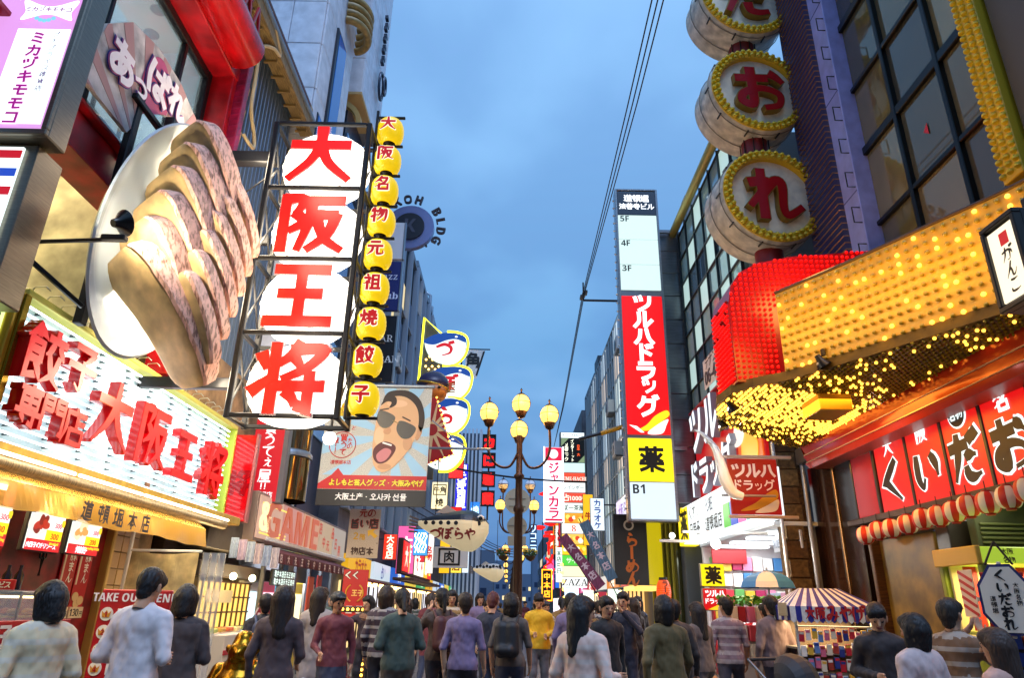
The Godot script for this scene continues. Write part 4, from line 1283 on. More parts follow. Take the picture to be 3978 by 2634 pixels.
		latin(t, "price", "130", Vector3(-0.04, 0, 0.008), 0.075, mat("221a14", 0.6), false)
		write(t, "price", "円", Vector3(0.09, -0.01, 0.008), 0.06, mat("221a14", 0.6), 0.1)
	var sc := thing("kitchen_scissors", "black scissors hanging on the red wall", "scissors", P(-5.0, 1.86, 7.72), 90)
	for k in 2:
		var m := MB.new()
		var pts := PackedVector3Array()
		for i in 13: pts.append(Vector3((-0.03 if k else 0.03) + 0.026 * cos(TAU * i / 12.0), 0.05 + 0.035 * sin(TAU * i / 12.0), 0.01))
		m.tube(pts, 0.009, 6)
		m.bar(Vector3(-0.02 if k else 0.02, 0.02, 0.01 + k * 0.004), Vector3(0.006 if k else -0.006, -0.16, 0.01 + k * 0.004), 0.016, 0.003)
		part(sc, "blade", m.done(), mat("1a1a1c", 0.3, 0.5))
	# counter with glass showcase and price banner
	var c := thing("takeout_counter", "red takeout counter with glass top full of dumplings", "counter", P(-4.1, 0, 5.3))
	o = c.position
	org = o
	bx(c, "base", W(-4.1, 0.45, 5.2), Vector3(0.9, 0.9, 1.6), mat("8a1a18", 0.4))
	bx(c, "counter_top", W(-4.05, 0.97, 5.25), Vector3(1.05, 0.05, 1.75), mat("a08a5c", 0.3, 0.5))
	bx(c, "griddle", W(-4.05, 1.01, 5.3), Vector3(0.7, 0.04, 1.2), mat("2c2826", 0.35, 0.7))
	for k in 12:
		var m := MB.new()
		m.ball(Vector3.ZERO, 0.055, 0.04, 0.03, 10)
		part(c, "dumpling", m.done(), mat("d8a860", 0.4, 0.0, "grime", 6.0), W(-4.2 + (k % 3) * 0.13, 1.06, 4.85 + (k / 3) * 0.3), Basis(Vector3.UP, 0.4 + k * 0.15))
	bx(c, "glass_guard", W(-3.62, 1.42, 5.5), Vector3(0.012, 0.24, 1.1), glass("dfeee8", 0.12))
	var b := thing("dumpling_price_banner", "red banner with white characters and yellow 200 yen price on counter front", "banner", P(-3.56, 1.2, 5.5), 90)
	bx(b, "red_sheet", Vector3(0.0, 0.03, 0), Vector3(1.1, 0.2, 0.02), mat("c01418", 0.45))
	bx(b, "white_sheet", Vector3(0.0, -0.12, 0.0), Vector3(1.1, 0.1, 0.018), mat("e8e0c8", 0.5))
	write(b, "lettering", "餃子", Vector3(-0.3, 0.03, 0.014), 0.16, mat("f4ecd8", 0.5), 0.14, 0)
	part(b, "quantity_disc", disc_mesh(0.075, 0.004, 24, 0.085), mat("f0cc3c", 0.5), Vector3(-0.02, 0.03, 0.011))
	latin(b, "quantity", "6", Vector3(-0.035, 0.03, 0.017), 0.1, mat("b41016", 0.5))
	write(b, "quantity", "ケ", Vector3(0.03, 0.01, 0.018), 0.05, mat("b41016", 0.5), 0.14)
	latin(b, "price", "200", Vector3(0.22, 0.03, 0.015), 0.145, mat("f2d24a", 0.5))
	write(b, "price", "円", Vector3(0.44, 0.015, 0.014), 0.1, mat("f2d24a", 0.5), 0.13)
	latin(b, "caption", "FRYING GYOZA", Vector3(-0.15, -0.12, 0.014), 0.06, mat("8a1a18", 0.5))
	latin(b, "caption", "TAKEAWAY PRICE !!", Vector3(0.36, -0.14, 0.014), 0.028, mat("3a2018", 0.5))
	b = thing("counter_food_photo", "large food photo panel of steamed buns below the price banner", "panel", P(-3.57, 0.72, 5.45), 90)
	bx(b, "board", Vector3.ZERO, Vector3(1.15, 0.66, 0.02), mat("b06a2a", 0.4, 0.0, "grime", 2.0))
	for q in [[-0.35, 0.0, 0.15], [-0.08, -0.08, 0.16], [0.2, 0.02, 0.15], [0.42, -0.1, 0.12], [-0.2, 0.16, 0.1]]:
		part(b, "bun_picture", disc_mesh(q[2], 0.004, 22, q[2] * 0.8), mat("e6cf9c", 0.5, 0.0, "grime", 5.0), Vector3(q[0], q[1], 0.011 + q[2] * 0.02))
	var g := thing("hot_food_showcase", "small lit glass showcase with two shelves of fried snacks on the counter", "showcase", P(-4.2, 1.0, 6.1))
	for y in [0.0, 0.52]:
		bx(g, "frame", Vector3(0, y, 0), Vector3(0.62, 0.03, 0.44), mat("8f887c", 0.3, 0.8))
	for q in [[-0.3, -0.21], [0.3, -0.21], [-0.3, 0.21], [0.3, 0.21]]:
		bx(g, "corner_post", Vector3(q[0], 0.26, q[1]), Vector3(0.02, 0.5, 0.02), mat("8f887c", 0.3, 0.8))
	for y in [0.18, 0.34]:
		bx(g, "shelf", Vector3(0, y, 0), Vector3(0.58, 0.012, 0.4), mat("c8b060", 0.3, 0.6))
		for k in 6:
			var m := MB.new()
			m.ball(Vector3.ZERO, 0.05, 0.03, 0.04, 10)
			part(g, "snack", m.done(), mat(["c8843c", "a85a24", "d8a04c"][k % 3], 0.4, 0.0, "grime", 6.0), Vector3(-0.2 + (k % 3) * 0.19, y + 0.034, -0.1 + (k / 3) * 0.18))
	bx(g, "glass_front", Vector3(0.305, 0.26, 0), Vector3(0.006, 0.46, 0.4), glass("e8f0e8", 0.1))
	bx(g, "glass_front", Vector3(0, 0.26, 0.215), Vector3(0.58, 0.46, 0.006), glass("e8f0e8", 0.1))
	bx(g, "lamp_strip", Vector3(0, 0.49, 0), Vector3(0.5, 0.02, 0.06), lit("ffe0a0", 3.0))
	bx(g, "sign_strip", Vector3(0.02, 0.58, 0.2), Vector3(0.4, 0.08, 0.02), mat("cc2214", 0.4))
	write(g, "lettering", "もまくサービス", Vector3(0.02, 0.58, 0.212), 0.05, mat("f6e6b0", 0.5), 0.14)
	for k in 4:
		var m := MB.new()
		m.lathe(PackedVector2Array([Vector2(0, 0), Vector2(0.035, 0), Vector2(0.035, 0.12), Vector2(0.014, 0.16), Vector2(0.014, 0.2), Vector2(0, 0.2)]), 12)
		var bt := part(self, numbered("sauce_bottle"), m.done(), mat("241208", 0.15), P(-4.4 + k * 0.1, 1.54, 6.1))
		tag(bt, "%s of four dark sauce bottles lined up on the hot food showcase" % ["innermost", "second", "third", "outermost"][k], "bottle", "sauce bottles on the showcase")
	# take-out menu board
	b = thing("takeout_menu_board", "red standing board headed TAKE OUT MENU with numbered crown discs", "menu board", P(-3.63, 0.0, 7.2))
	bx(b, "board", Vector3(0, 0.85, 0), Vector3(0.68, 1.45, 0.05), mat("b2141c", 0.4))
	latin(b, "heading", "TAKE OUT MENU", Vector3(0.0, 1.5, 0.028), 0.075, mat("f2e8dc", 0.5))
	for k in 6:
		part(b, "number_disc", disc_mesh(0.062, 0.006, 22), mat("f0e4c8", 0.5), Vector3(-0.25, 1.35 - k * 0.16, 0.026))
		part(b, "crown", poly_mesh([[-0.035, -0.03], [0.035, -0.03], [0.045, 0.028], [0.02, 0.005], [0, 0.036], [-0.02, 0.005], [-0.045, 0.028]], 0.003), mat("d8902c", 0.4), Vector3(-0.25, 1.35 - k * 0.16, 0.034))
		latin(b, "number", str(k + 1), Vector3(-0.25, 1.345 - k * 0.16, 0.04), 0.045, mat("b2141c", 0.5))
		bx(b, "menu_line", Vector3(0.06, 1.35 - k * 0.16, 0.026), Vector3(0.42, 0.1, 0.008), mat("e4dccc", 0.5))
	bx(b, "foot", Vector3(-0.25, 0.06, 0), Vector3(0.05, 0.12, 0.4), mat("222222", 0.5))
	bx(b, "foot", Vector3(0.25, 0.06, 0), Vector3(0.05, 0.12, 0.4), mat("222222", 0.5))
	# beige tarpaulin and clear curtain
	var tp := thing("beige_tarpaulin", "creased beige tarpaulin hung across the end of the takeout front", "tarpaulin", P(-4.3, 0, 9.0))
	var m2 := MB.new()
	for i in 30:
		for j in 14:
			var pp := []
			for e in [[i, j], [i + 1, j], [i + 1, j + 1], [i, j + 1]]:
				var u: float = e[0] / 30.0
				var v: float = e[1] / 14.0
				var fold := 0.035 * sin(u * 11.0 + v * 4.0) * (0.3 + v) + 0.02 * sin(u * 23.0 - v * 7.0) * v
				pp.append(Vector3(-0.42 + 0.84 * u, 2.05 - 1.1 * v - 0.03 * sin(PI * u), fold))
			m2.quad(pp[0], pp[1], pp[2], pp[3], Vector3.BACK)
	part(tp, "sheet", m2.done(), mat("ecd08a", 0.55, 0.0, "grime", 0.8))
	bx(tp, "pole", Vector3(0, 2.06, -0.02), Vector3(0.9, 0.03, 0.03), mat("e0dccc", 0.4))
	bx(tp, "pole", Vector3(-0.46, 1.2, -0.02), Vector3(0.04, 2.4, 0.04), mat("e0dccc", 0.4))
	var vc := thing("clear_vinyl_curtain", "clear wrinkled vinyl curtain beside the beige tarpaulin", "curtain", P(-3.75, 0, 9.1))
	m2 = MB.new()
	for i in 24:
		var pp := []
		for e in [[i, 0.0], [i + 1, 0.0], [i + 1, 1.0], [i, 1.0]]:
			var u: float = e[0] / 24.0
			pp.append(Vector3(-0.12 + 0.3 * u, 2.05 - 1.7 * e[1], 0.03 * sin(u * 19.0) * (0.5 + e[1])))
		m2.quad(pp[0], pp[1], pp[2], pp[3], Vector3.BACK)
	part(vc, "sheet", m2.done(), glass("e8eef0", 0.3, 0.12))
	# cloth flags on a line
	for k in 6:
		var f := thing("hanging_cloth", "%s pastel printed cloth strip in the row above the lattice window restaurant" % ["pale blue", "dusty pink", "ice blue", "shell pink", "cornflower", "lilac white"][k], "cloth", P(-4.22 + k * 0.13, 2.4 - k * 0.028, 11.0), 0, "hanging cloth strips")
		var mm := MB.new()
		for i in 6:
			mm.quad(Vector3(-0.06 + i * 0.02, 0, 0.01 * sin(i * 1.9)), Vector3(-0.04 + i * 0.02, 0, 0.01 * sin((i + 1) * 1.9)), Vector3(-0.04 + i * 0.02, -0.3, 0.016 * sin((i + 1) * 1.7)), Vector3(-0.06 + i * 0.02, -0.3, 0.016 * sin(i * 1.7)), Vector3.BACK)
		part(f, "cloth", mm.done(), mat(["b8c8dc", "d4bcd0", "c8d4e4", "ddc8cc", "b4c4e0", "e0d4dc"][k], 0.7, 0.0, "streak", 5.0))
	# lattice window restaurant
	s = thing("lattice_window_restaurant", "small restaurant with warm lit lattice windows and a low white counter", "shop", P(-4.8, 0, 13))
	o = s.position
	org = o
	bx(s, "wall", W(-5.2, 1.3, 12.6), Vector3(0.2, 2.6, 4.0), mat("4a3a2a", 0.6, 0.0, "wood", 0.8))
	bx(s, "lit_paper", W(-4.86, 1.42, 12.6), Vector3(0.03, 0.72, 2.2), lit("f8c860", 0.85))
	for k in 10:
		bx(s, "lattice_bar", W(-4.83, 1.42, 11.55 + k * 0.235), Vector3(0.03, 0.74, 0.025), mat("4a2f18", 0.5))
	for k in 4:
		bx(s, "lattice_bar", W(-4.825, 1.06 + k * 0.24, 12.6), Vector3(0.03, 0.025, 2.25), mat("4a2f18", 0.5))
	bx(s, "lintel", W(-4.8, 1.95, 12.7), Vector3(0.3, 0.22, 3.6), mat("3a322c", 0.5))
	bx(s, "beam", W(-4.85, 2.5, 12.7), Vector3(0.4, 0.5, 3.4), mat("514a44", 0.6, 0.0, "grime", 0.5))
	bx(s, "counter", W(-4.5, 0.5, 12.2), Vector3(0.5, 1.0, 1.8), mat("d8d0c4", 0.5))
	bx(s, "counter_band", W(-4.245, 0.75, 12.2), Vector3(0.02, 0.07, 1.8), mat("b02030", 0.5))
	for k in 5:
		bx(s, "display_dish", W(-4.6, 1.05, 11.5 + k * 0.33), Vector3(0.22, 0.06, 0.2), mat(["a8b860", "c8a048", "b85a3a", "d8c890", "7a8a4a"][k], 0.5))
	bx(s, "paper_sheet", W(-4.79, 1.55, 12.2), Vector3(0.012, 0.2, 1.1), mat("e8dcb8", 0.7, 0.0, "grain", 4.0))
	for k in 2:
		var mm := MB.new()
		mm.ball(Vector3.ZERO, 0.06)
		part(s, "bulb", mm.done(), lit("fff0c0", 5.0), W(-4.5, 1.86, 11.9 + k * 0.9))
		lamp_omni(s, W(-4.5, 1.86, 11.9 + k * 0.9), "ffd898", 0.5, 0.06)
	# stout seated bronze statue
	var st := thing("bronze_statue", "shiny bronze statue of a stout seated figure with folded arms", "statue", P(-2.62, 0, 7.5))
	var fb := Field.new()
	fb.setup(Vector3(-0.36, 0.0, -0.3), Vector3(0.36, 1.3, 0.36), 0.018)
	fb.cap(Vector3(0, 0.3, 0), Vector3(0, 0.62, -0.02), 0.27, 0.24, 0.06)
	fb.cap(Vector3(0, 0.8, -0.02), Vector3(0, 0.86, -0.02), 0.21, 0.17, 0.08)
	fb.cap(Vector3(0, 1.02, 0.02), Vector3(0, 1.12, 0.0), 0.135, 0.1, 0.03)
	fb.cap(Vector3(0, 0.98, 0.07), Vector3(0, 1.0, 0.09), 0.085, 0.07, 0.03)
	for sg in [-1, 1]:
		fb.cap(Vector3(sg * 0.2, 0.84, 0), Vector3(sg * 0.28, 0.6, 0.06), 0.085, 0.085, 0.04)
		fb.cap(Vector3(sg * 0.28, 0.6, 0.06), Vector3(sg * -0.02, 0.6 + sg * 0.05, 0.24), 0.08, 0.06, 0.03)
		fb.cap(Vector3(sg * 0.15, 0.22, 0.05), Vector3(sg * 0.2, 0.16, 0.26), 0.12, 0.1, 0.05)
		fb.cap(Vector3(sg * 0.13, 1.03, 0.0), Vector3(sg * 0.145, 1.05, 0.0), 0.035, 0.035, 0.01)
		fb.cap(Vector3(sg * 0.06, 1.07, 0.115), Vector3(sg * 0.02, 1.06, 0.125), 0.025, 0.02, 0.012)
	fb.cap(Vector3(0, 1.03, 0.13), Vector3(0, 1.01, 0.15), 0.028, 0.032, 0.012)
	fb.cap(Vector3(-0.05, 0.955, 0.135), Vector3(0.05, 0.955, 0.135), 0.02, 0.02, 0.012)
	var sm := MB.new()
	fb.mesh_into(sm, Transform3D())
	part(st, "figure", sm.done(), mat("a87a1c", 0.24, 0.9, "grime", 2.0))
	bx(st, "plinth", Vector3(0, 0.04, 0), Vector3(0.7, 0.1, 0.62), mat("3a342c", 0.4))
	# oval standing sign
	b = thing("oval_standing_sign", "oval standing sign with red and white stripes and yellow character", "sign", P(-3.08, 0, 9.5))
	part(b, "frame", disc_mesh(0.2, 0.04, 28, 0.42), mat("d8d0c4", 0.4), Vector3(0, 1.1, -0.03))
	part(b, "face", disc_mesh(0.175, 0.01, 28, 0.39), mat("8a2430", 0.4), Vector3(0, 1.1, 0.012))
	for k in 3:
		bx(b, "white_stripe", Vector3(-0.1 + k * 0.1, 1.1, 0.023), Vector3(0.03, 0.6 if k == 1 else 0.5, 0.005), mat("e8e0d8", 0.5))
	write(b, "lettering", "ク", Vector3(-0.02, 1.15, 0.032), 0.2, mat("e8d03c", 0.5), 0.22, 1)
	bx(b, "post", Vector3(0, 0.35, -0.03), Vector3(0.05, 0.7, 0.05), mat("c8c0b4", 0.4))
	bx(b, "foot", Vector3(0, 0.03, -0.03), Vector3(0.4, 0.06, 0.4), mat("4a4440", 0.5))
	# blackboard
	b = thing("menu_easel", "white framed menu sheet leaning on the restaurant counter", "menu board", P(-4.2, 0.62, 12.0), 70)
	bx(b, "frame", Vector3(0, 0, 0), Vector3(0.5, 0.42, 0.03), mat("3a4a8a", 0.5))
	bx(b, "sheet", Vector3(0, 0, 0.016), Vector3(0.45, 0.37, 0.008), mat("dfe4e8", 0.6, 0.0, "grain", 6.0))

# ---------- rounded bodies: distance field meshed as surface nets ----------
class Field:
	var lo: Vector3
	var cell: float
	var nx: int
	var ny: int
	var nz: int
	var f := PackedFloat32Array()
	var id := PackedByteArray()
	func setup(a: Vector3, b: Vector3, h: float) -> void:
		lo = a; cell = h
		nx = int((b.x - a.x) / h) + 2; ny = int((b.y - a.y) / h) + 2; nz = int((b.z - a.z) / h) + 2
		f.resize(nx * ny * nz); f.fill(9.0)
		id.resize(nx * ny * nz)
	func cap(a: Vector3, b: Vector3, ra: float, rb: float, k := 0.03, tone := 0, squash := Vector3.ONE) -> void:
		var m := maxf(ra, rb) * maxf(squash.x, maxf(squash.y, squash.z)) + k + cell * 2.0
		var mn := (a.min(b) - Vector3(m, m, m) - lo) / cell
		var mx := (a.max(b) + Vector3(m, m, m) - lo) / cell
		var ab := b - a
		var inv := 1.0 / maxf(ab.length_squared(), 1e-9)
		var isq := Vector3.ONE / squash
		for z in range(maxi(0, int(mn.z)), mini(nz, int(mx.z) + 1)):
			for y in range(maxi(0, int(mn.y)), mini(ny, int(mx.y) + 1)):
				var base := (z * ny + y) * nx
				for x in range(maxi(0, int(mn.x)), mini(nx, int(mx.x) + 1)):
					var p := lo + Vector3(x, y, z) * cell
					var t := clampf((p - a).dot(ab) * inv, 0.0, 1.0)
					var d := ((p - a - ab * t) * isq).length() - (ra + (rb - ra) * t)
					var o := f[base + x]
					if d < o: id[base + x] = tone
					var h := maxf(k - absf(d - o), 0.0)
					f[base + x] = minf(d, o) - h * h * 0.25 / maxf(k, 1e-6)
	func mesh_into(mb: MB, xf: Transform3D, tones := []) -> void:
		var vert := {}
		var pos := PackedVector3Array()
		var nor := PackedVector3Array()
		var tn := PackedByteArray()
		var sy := nx
		var sz := nx * ny
		for z in nz - 1:
			for y in ny - 1:
				var b0 := z * sz + y * sy
				for x in nx - 1:
					var b := b0 + x
					var c0 := f[b]; var c1 := f[b + 1]; var c2 := f[b + sy]; var c3 := f[b + sy + 1]
					if c0 > 0.2 and c3 > 0.2: continue
					var c4 := f[b + sz]; var c5 := f[b + sz + 1]; var c6 := f[b + sz + sy]; var c7 := f[b + sz + sy + 1]
					var neg := int(c0 < 0) + int(c1 < 0) + int(c2 < 0) + int(c3 < 0) + int(c4 < 0) + int(c5 < 0) + int(c6 < 0) + int(c7 < 0)
					if neg == 0 or neg == 8: continue
					var p := Vector3.ZERO
					var n := 0
					if (c0 < 0) != (c1 < 0): p += Vector3(c0 / (c0 - c1), 0, 0); n += 1
					if (c2 < 0) != (c3 < 0): p += Vector3(c2 / (c2 - c3), 1, 0); n += 1
					if (c4 < 0) != (c5 < 0): p += Vector3(c4 / (c4 - c5), 0, 1); n += 1
					if (c6 < 0) != (c7 < 0): p += Vector3(c6 / (c6 - c7), 1, 1); n += 1
					if (c0 < 0) != (c2 < 0): p += Vector3(0, c0 / (c0 - c2), 0); n += 1
					if (c1 < 0) != (c3 < 0): p += Vector3(1, c1 / (c1 - c3), 0); n += 1
					if (c4 < 0) != (c6 < 0): p += Vector3(0, c4 / (c4 - c6), 1); n += 1
					if (c5 < 0) != (c7 < 0): p += Vector3(1, c5 / (c5 - c7), 1); n += 1
					if (c0 < 0) != (c4 < 0): p += Vector3(0, 0, c0 / (c0 - c4)); n += 1
					if (c1 < 0) != (c5 < 0): p += Vector3(1, 0, c1 / (c1 - c5)); n += 1
					if (c2 < 0) != (c6 < 0): p += Vector3(0, 1, c2 / (c2 - c6)); n += 1
					if (c3 < 0) != (c7 < 0): p += Vector3(1, 1, c3 / (c3 - c7)); n += 1
					vert[b] = pos.size()
					pos.append(xf * (lo + (Vector3(x, y, z) + p / n) * cell))
					var g := Vector3(c1 + c3 + c5 + c7 - c0 - c2 - c4 - c6, c2 + c3 + c6 + c7 - c0 - c1 - c4 - c5, c4 + c5 + c6 + c7 - c0 - c1 - c2 - c3)
					nor.append((xf.basis * g).normalized())
					tn.append(id[b])
		for b in vert:
			var x: int = b % nx
			var y: int = (b / nx) % ny
			var z: int = b / sz
			var in0: bool = f[b] < 0
			for ax in 3:
				var st: int = 1 if ax == 0 else (sy if ax == 1 else sz)
				if (f[b + st] < 0) == in0: continue
				var u: int = sy if ax == 0 else (sz if ax == 1 else 1)
				var v: int = sz if ax == 0 else (1 if ax == 1 else sy)
				if not (vert.has(b - u) and vert.has(b - v) and vert.has(b - u - v)): continue
				var i0: int = vert[b]; var i1: int = vert[b - u]; var i2: int = vert[b - u - v]; var i3: int = vert[b - v]
				if tones: mb.col = tones[tn[i0]]
				mb.squad(pos[i0], pos[i1], pos[i2], pos[i3], nor[i0], nor[i1], nor[i2], nor[i3])
func sign_box(called: String, label: String, at: Vector3, turn: float, w: float, h: float, dep: float, face: Material, case_: Material, group := "") -> Node3D:
	var s := thing(called, label, "sign", at, turn, group)
	bx(s, "case", Vector3(0, 0, -dep * 0.5 - 0.012), Vector3(w, h, dep), case_)
	bx(s, "lit_panel", Vector3(0, 0, 0), Vector3(w * 0.94, h - w * 0.06, 0.03), face)
	return s

func left_far_signs() -> void:
	var black := mat("141416", 0.4, 0.3)
	var steel := mat("8f959c", 0.35, 0.8)
	# hanging poster of a laughing man
	var s := thing("hanging_poster", "large hanging poster of a laughing man in dark aviator glasses over pale blue rays", "poster", P(-2.78, 4.53, 14.0))
	var bw := 2.2
	bx(s, "sheet", Vector3(0, 0.01, 0), Vector3(bw, 2.48, 0.02), mat("dcd8c8", 0.5, 0.0, "grain", 1.0))
	bx(s, "top_rail", Vector3(0, 1.29, 0), Vector3(bw + 0.1, 0.06, 0.06), steel)
	var op := PackedVector2Array([Vector2(-1.09, -0.62), Vector2(1.09, -0.62), Vector2(1.09, 1.24), Vector2(-1.09, 1.24)])
	for k in 12:
		var a := deg_to_rad(k * 30.0 + 8.0)
		var c := Vector2(0.35, 0.2)
		var ray := PackedVector2Array([c, c + Vector2(cos(a - 0.13), sin(a - 0.13)) * 4.0, c + Vector2(cos(a + 0.13), sin(a + 0.13)) * 4.0])
		for pol in Geometry2D.intersect_polygons(op, ray):
			var m := MB.new()
			m.prism(pol, 0.0, 0.003)
			part(s, "pale_ray", m.done(), mat("9cc4d8", 0.5), Vector3(0, 0, 0.0105))
	part(s, "red_band", poly_mesh([[-1.1, -0.9], [1.1, -0.9], [1.1, -0.62], [-0.6, -0.62], [-0.72, -0.48], [-0.84, -0.62], [-1.1, -0.8]], 0.004), mat("c0181c", 0.5), Vector3(0, 0, 0.012))
	bx(s, "black_band", Vector3(0, -1.07, 0.0), Vector3(bw + 0.01, 0.33, 0.026), mat("1c1a1a", 0.5))
	write(s, "lettering", "よしもと芸人グッズ・大阪みやげ", Vector3(0.08, -0.77, 0.02), 0.128, mat("4a1008", 0.5), 0.26)
	write(s, "lettering", "よしもと芸人グッズ・大阪みやげ", Vector3(0.08, -0.77, 0.03), 0.128, mat("f0d028", 0.5), 0.17)
	write(s, "lettering", "大阪土产・오사카", Vector3(-0.16, -1.05, 0.016), 0.14, mat("f0ece4", 0.5), 0.13)
	write(s, "lettering", "선물", Vector3(0.58, -1.05, 0.016), 0.14, mat("f0ece4", 0.5), 0.13)
	var skin := mat("d8a878", 0.5)
	var H := Vector3(0.36, 0.3, 0.0)
	part(s, "picture_hair", curve_mesh([[-0.28, 0.62], [-0.2, 0.84], [0.05, 0.9], [0.3, 0.86], [0.52, 0.66], [0.62, 0.3], [0.56, 0.0], [0.46, 0.2], [0.3, 0.5], [-0.05, 0.6]], 0.004), mat("2e1e14", 0.5), H + Vector3(0, 0, 0.016))
	part(s, "picture_face", curve_mesh([[-0.34, 0.5], [-0.1, 0.74], [0.2, 0.74], [0.44, 0.52], [0.5, 0.16], [0.42, -0.2], [0.22, -0.55], [-0.02, -0.8], [-0.24, -0.84], [-0.38, -0.66], [-0.42, -0.3], [-0.4, 0.1]], 0.004), skin, H + Vector3(0, 0, 0.021))
	part(s, "picture_hair", curve_mesh([[-0.32, 0.56], [-0.2, 0.76], [-0.02, 0.74], [0.0, 0.58], [-0.14, 0.5], [-0.1, 0.62], [-0.2, 0.64]], 0.004), mat("2e1e14", 0.5), H + Vector3(0, 0, 0.027))
	for q in [[-0.2, 0.26, 0.19], [0.24, 0.04, 0.2]]:
		part(s, "picture_glasses", curve_mesh([[-q[2], 0.12], [0, 0.15], [q[2] * 0.95, 0.1], [q[2] * 0.8, -0.12], [0.0, -0.19], [-q[2] * 0.85, -0.08]], 0.004), mat("2a2422", 0.25), H + Vector3(q[0], q[1], 0.027), Basis(Vector3.BACK, -0.35))
	bx(s, "picture_glasses", H + Vector3(0.02, 0.2, 0.029), Vector3(0.16, 0.02, 0.004), mat("8a6a3a", 0.3, 0.6), Vector3(0, 0, -24))
	part(s, "picture_nose", curve_mesh([[-0.1, 0.0], [-0.02, 0.14], [0.06, 0.02], [0.02, -0.06], [-0.06, -0.06]], 0.003), mat("c89264", 0.5), H + Vector3(-0.12, 0.0, 0.027))
	part(s, "picture_mouth", curve_mesh([[-0.24, -0.02], [-0.06, 0.12], [0.16, 0.06], [0.2, -0.06], [0.06, -0.28], [-0.12, -0.34], [-0.24, -0.22]], 0.003), mat("5a1a16", 0.5), H + Vector3(-0.14, -0.34, 0.027))
	part(s, "picture_tongue", curve_mesh([[-0.18, -0.16], [-0.02, -0.02], [0.12, -0.08], [0.02, -0.26], [-0.12, -0.3]], 0.003), mat("c87878", 0.5), H + Vector3(-0.14, -0.34, 0.032))
	for q in [[-0.3, -0.1, 0.1, 0.2, "e8bc8e"], [0.3, -0.24, 0.1, 0.16, "c8966a"], [0.02, 0.6, 0.22, 0.08, "e6ba8c"], [-0.14, -0.74, 0.14, 0.06, "c49064"]]:
		part(s, "picture_tone", disc_mesh(q[2], 0.002, 20, q[3]), mat(q[4], 0.5), H + Vector3(q[0], q[1], 0.0255))
	bx(s, "picture_teeth", H + Vector3(-0.12, -0.27, 0.034), Vector3(0.2, 0.035, 0.004), mat("f0e8e0", 0.4), Vector3(0, 0, -16))
	for q in [[-0.24, 0.47, 0.2], [0.24, 0.27, -0.45]]:
		bx(s, "picture_brow", H + Vector3(q[0], q[1], 0.03), Vector3(0.2, 0.03, 0.004), mat("3a2418", 0.5), Vector3(0, 0, rad_to_deg(q[2])))
	part(s, "picture_ear", curve_mesh([[-0.05, 0.1], [0.06, 0.12], [0.08, 0.0], [0.0, -0.16], [-0.06, -0.1]], 0.004), mat("c89468", 0.5), H + Vector3(0.5, -0.02, 0.016))
	part(s, "speech_bubble", curve_mesh([[-0.3, 0.0], [-0.16, 0.16], [0.08, 0.16], [0.26, 0.06], [0.22, -0.12], [0.04, -0.1], [0.02, -0.3], [-0.1, -0.12], [-0.26, -0.12]], 0.004), mat("e0b818", 0.5), Vector3(-0.62, 0.72, 0.016))
	write(s, "lettering", "大", Vector3(-0.66, 0.78, 0.024), 0.2, mat("c02018", 0.5), 0.16, 1)
	var ring := MB.new()
	var rp := PackedVector3Array()
	for i in 29: rp.append(Vector3(0.27 * cos(TAU * i / 28.0), 0.27 * sin(TAU * i / 28.0), 0))
	ring.tube(rp, 0.01, 5)
	part(s, "red_ring", ring.done(), mat("b82820", 0.5), Vector3(-0.68, 0.0, 0.014))
	write(s, "lettering", "買うて", Vector3(-0.66, 0.0, 0.016), 0.16, mat("b82820", 0.5), 0.14, 1, true, 0.95)
	write(s, "lettering", "屋！！", Vector3(-0.82, -0.02, 0.016), 0.12, mat("b82820", 0.5), 0.14, 1, true, 0.95)
	write(s, "lettering", "たの", Vector3(-0.53, 0.03, 0.016), 0.12, mat("b82820", 0.5), 0.14, 1, true, 0.95)
	write(s, "lettering", "よしもと", Vector3(-0.66, 0.36, 0.016), 0.1, mat("b82820", 0.5), 0.13, 1, false, 1.2)
	write(s, "lettering", "道頓堀本店", Vector3(-0.68, -0.36, 0.016), 0.085, mat("b82820", 0.5), 0.12, 0)
	# bare bulb lamp
	s = thing("bare_floodlamp", "dazzling white bulb hanging under the lantern tower next to the poster", "lamp", P(-3.0, 4.03, 11.2))
	var m := MB.new()
	m.ball(Vector3.ZERO, 0.11)
	part(s, "bulb", m.done(), lit("fffdf2", 8.0))
	bx(s, "arm", Vector3(0, 0.3, -0.05), Vector3(0.04, 0.5, 0.04), black)
	m = MB.new()
	m.lathe(PackedVector2Array([Vector2(0, 0.12), Vector2(0.05, 0.12), Vector2(0.06, 0.08)]), 12)
	part(s, "socket", m.done(), black)
	lamp_omni(s, Vector3.ZERO, "fff6e0", 1.6, 0.1)
	# black cylinder facade
	s = thing("mirror_cylinder_facade", "dark mirror glass cylinder bay between the red sign and the poster", "building", P(-4.62, 0, 14.0))
	m = MB.new()
	m.lathe(PackedVector2Array([Vector2(0.52, 3.36), Vector2(0.52, 4.2)]), 40)
	part(s, "glass_drum", m.done(), mat("7a6844", 0.08, 0.85))
	m = MB.new()
	m.lathe(PackedVector2Array([Vector2(0, 4.22), Vector2(0.55, 4.22), Vector2(0.55, 4.3), Vector2(0.5, 4.36), Vector2(0, 4.36)]), 40)
	part(s, "steel_band", m.done(), steel)
	m = MB.new()
	m.lathe(PackedVector2Array([Vector2(0.5, 4.36), Vector2(0.5, 5.4), Vector2(0, 5.4)]), 40)
	part(s, "upper_drum", m.done(), mat("6a5c44", 0.12, 0.8))
	# game centre sign strip, awning and shop windows
	s = thing("amusement_shop", "amusement shop with pink sign strip, maroon lettered awning and lit shop windows", "shop", P(-4.6, 0, 16))
	var o := s.position
	org = o
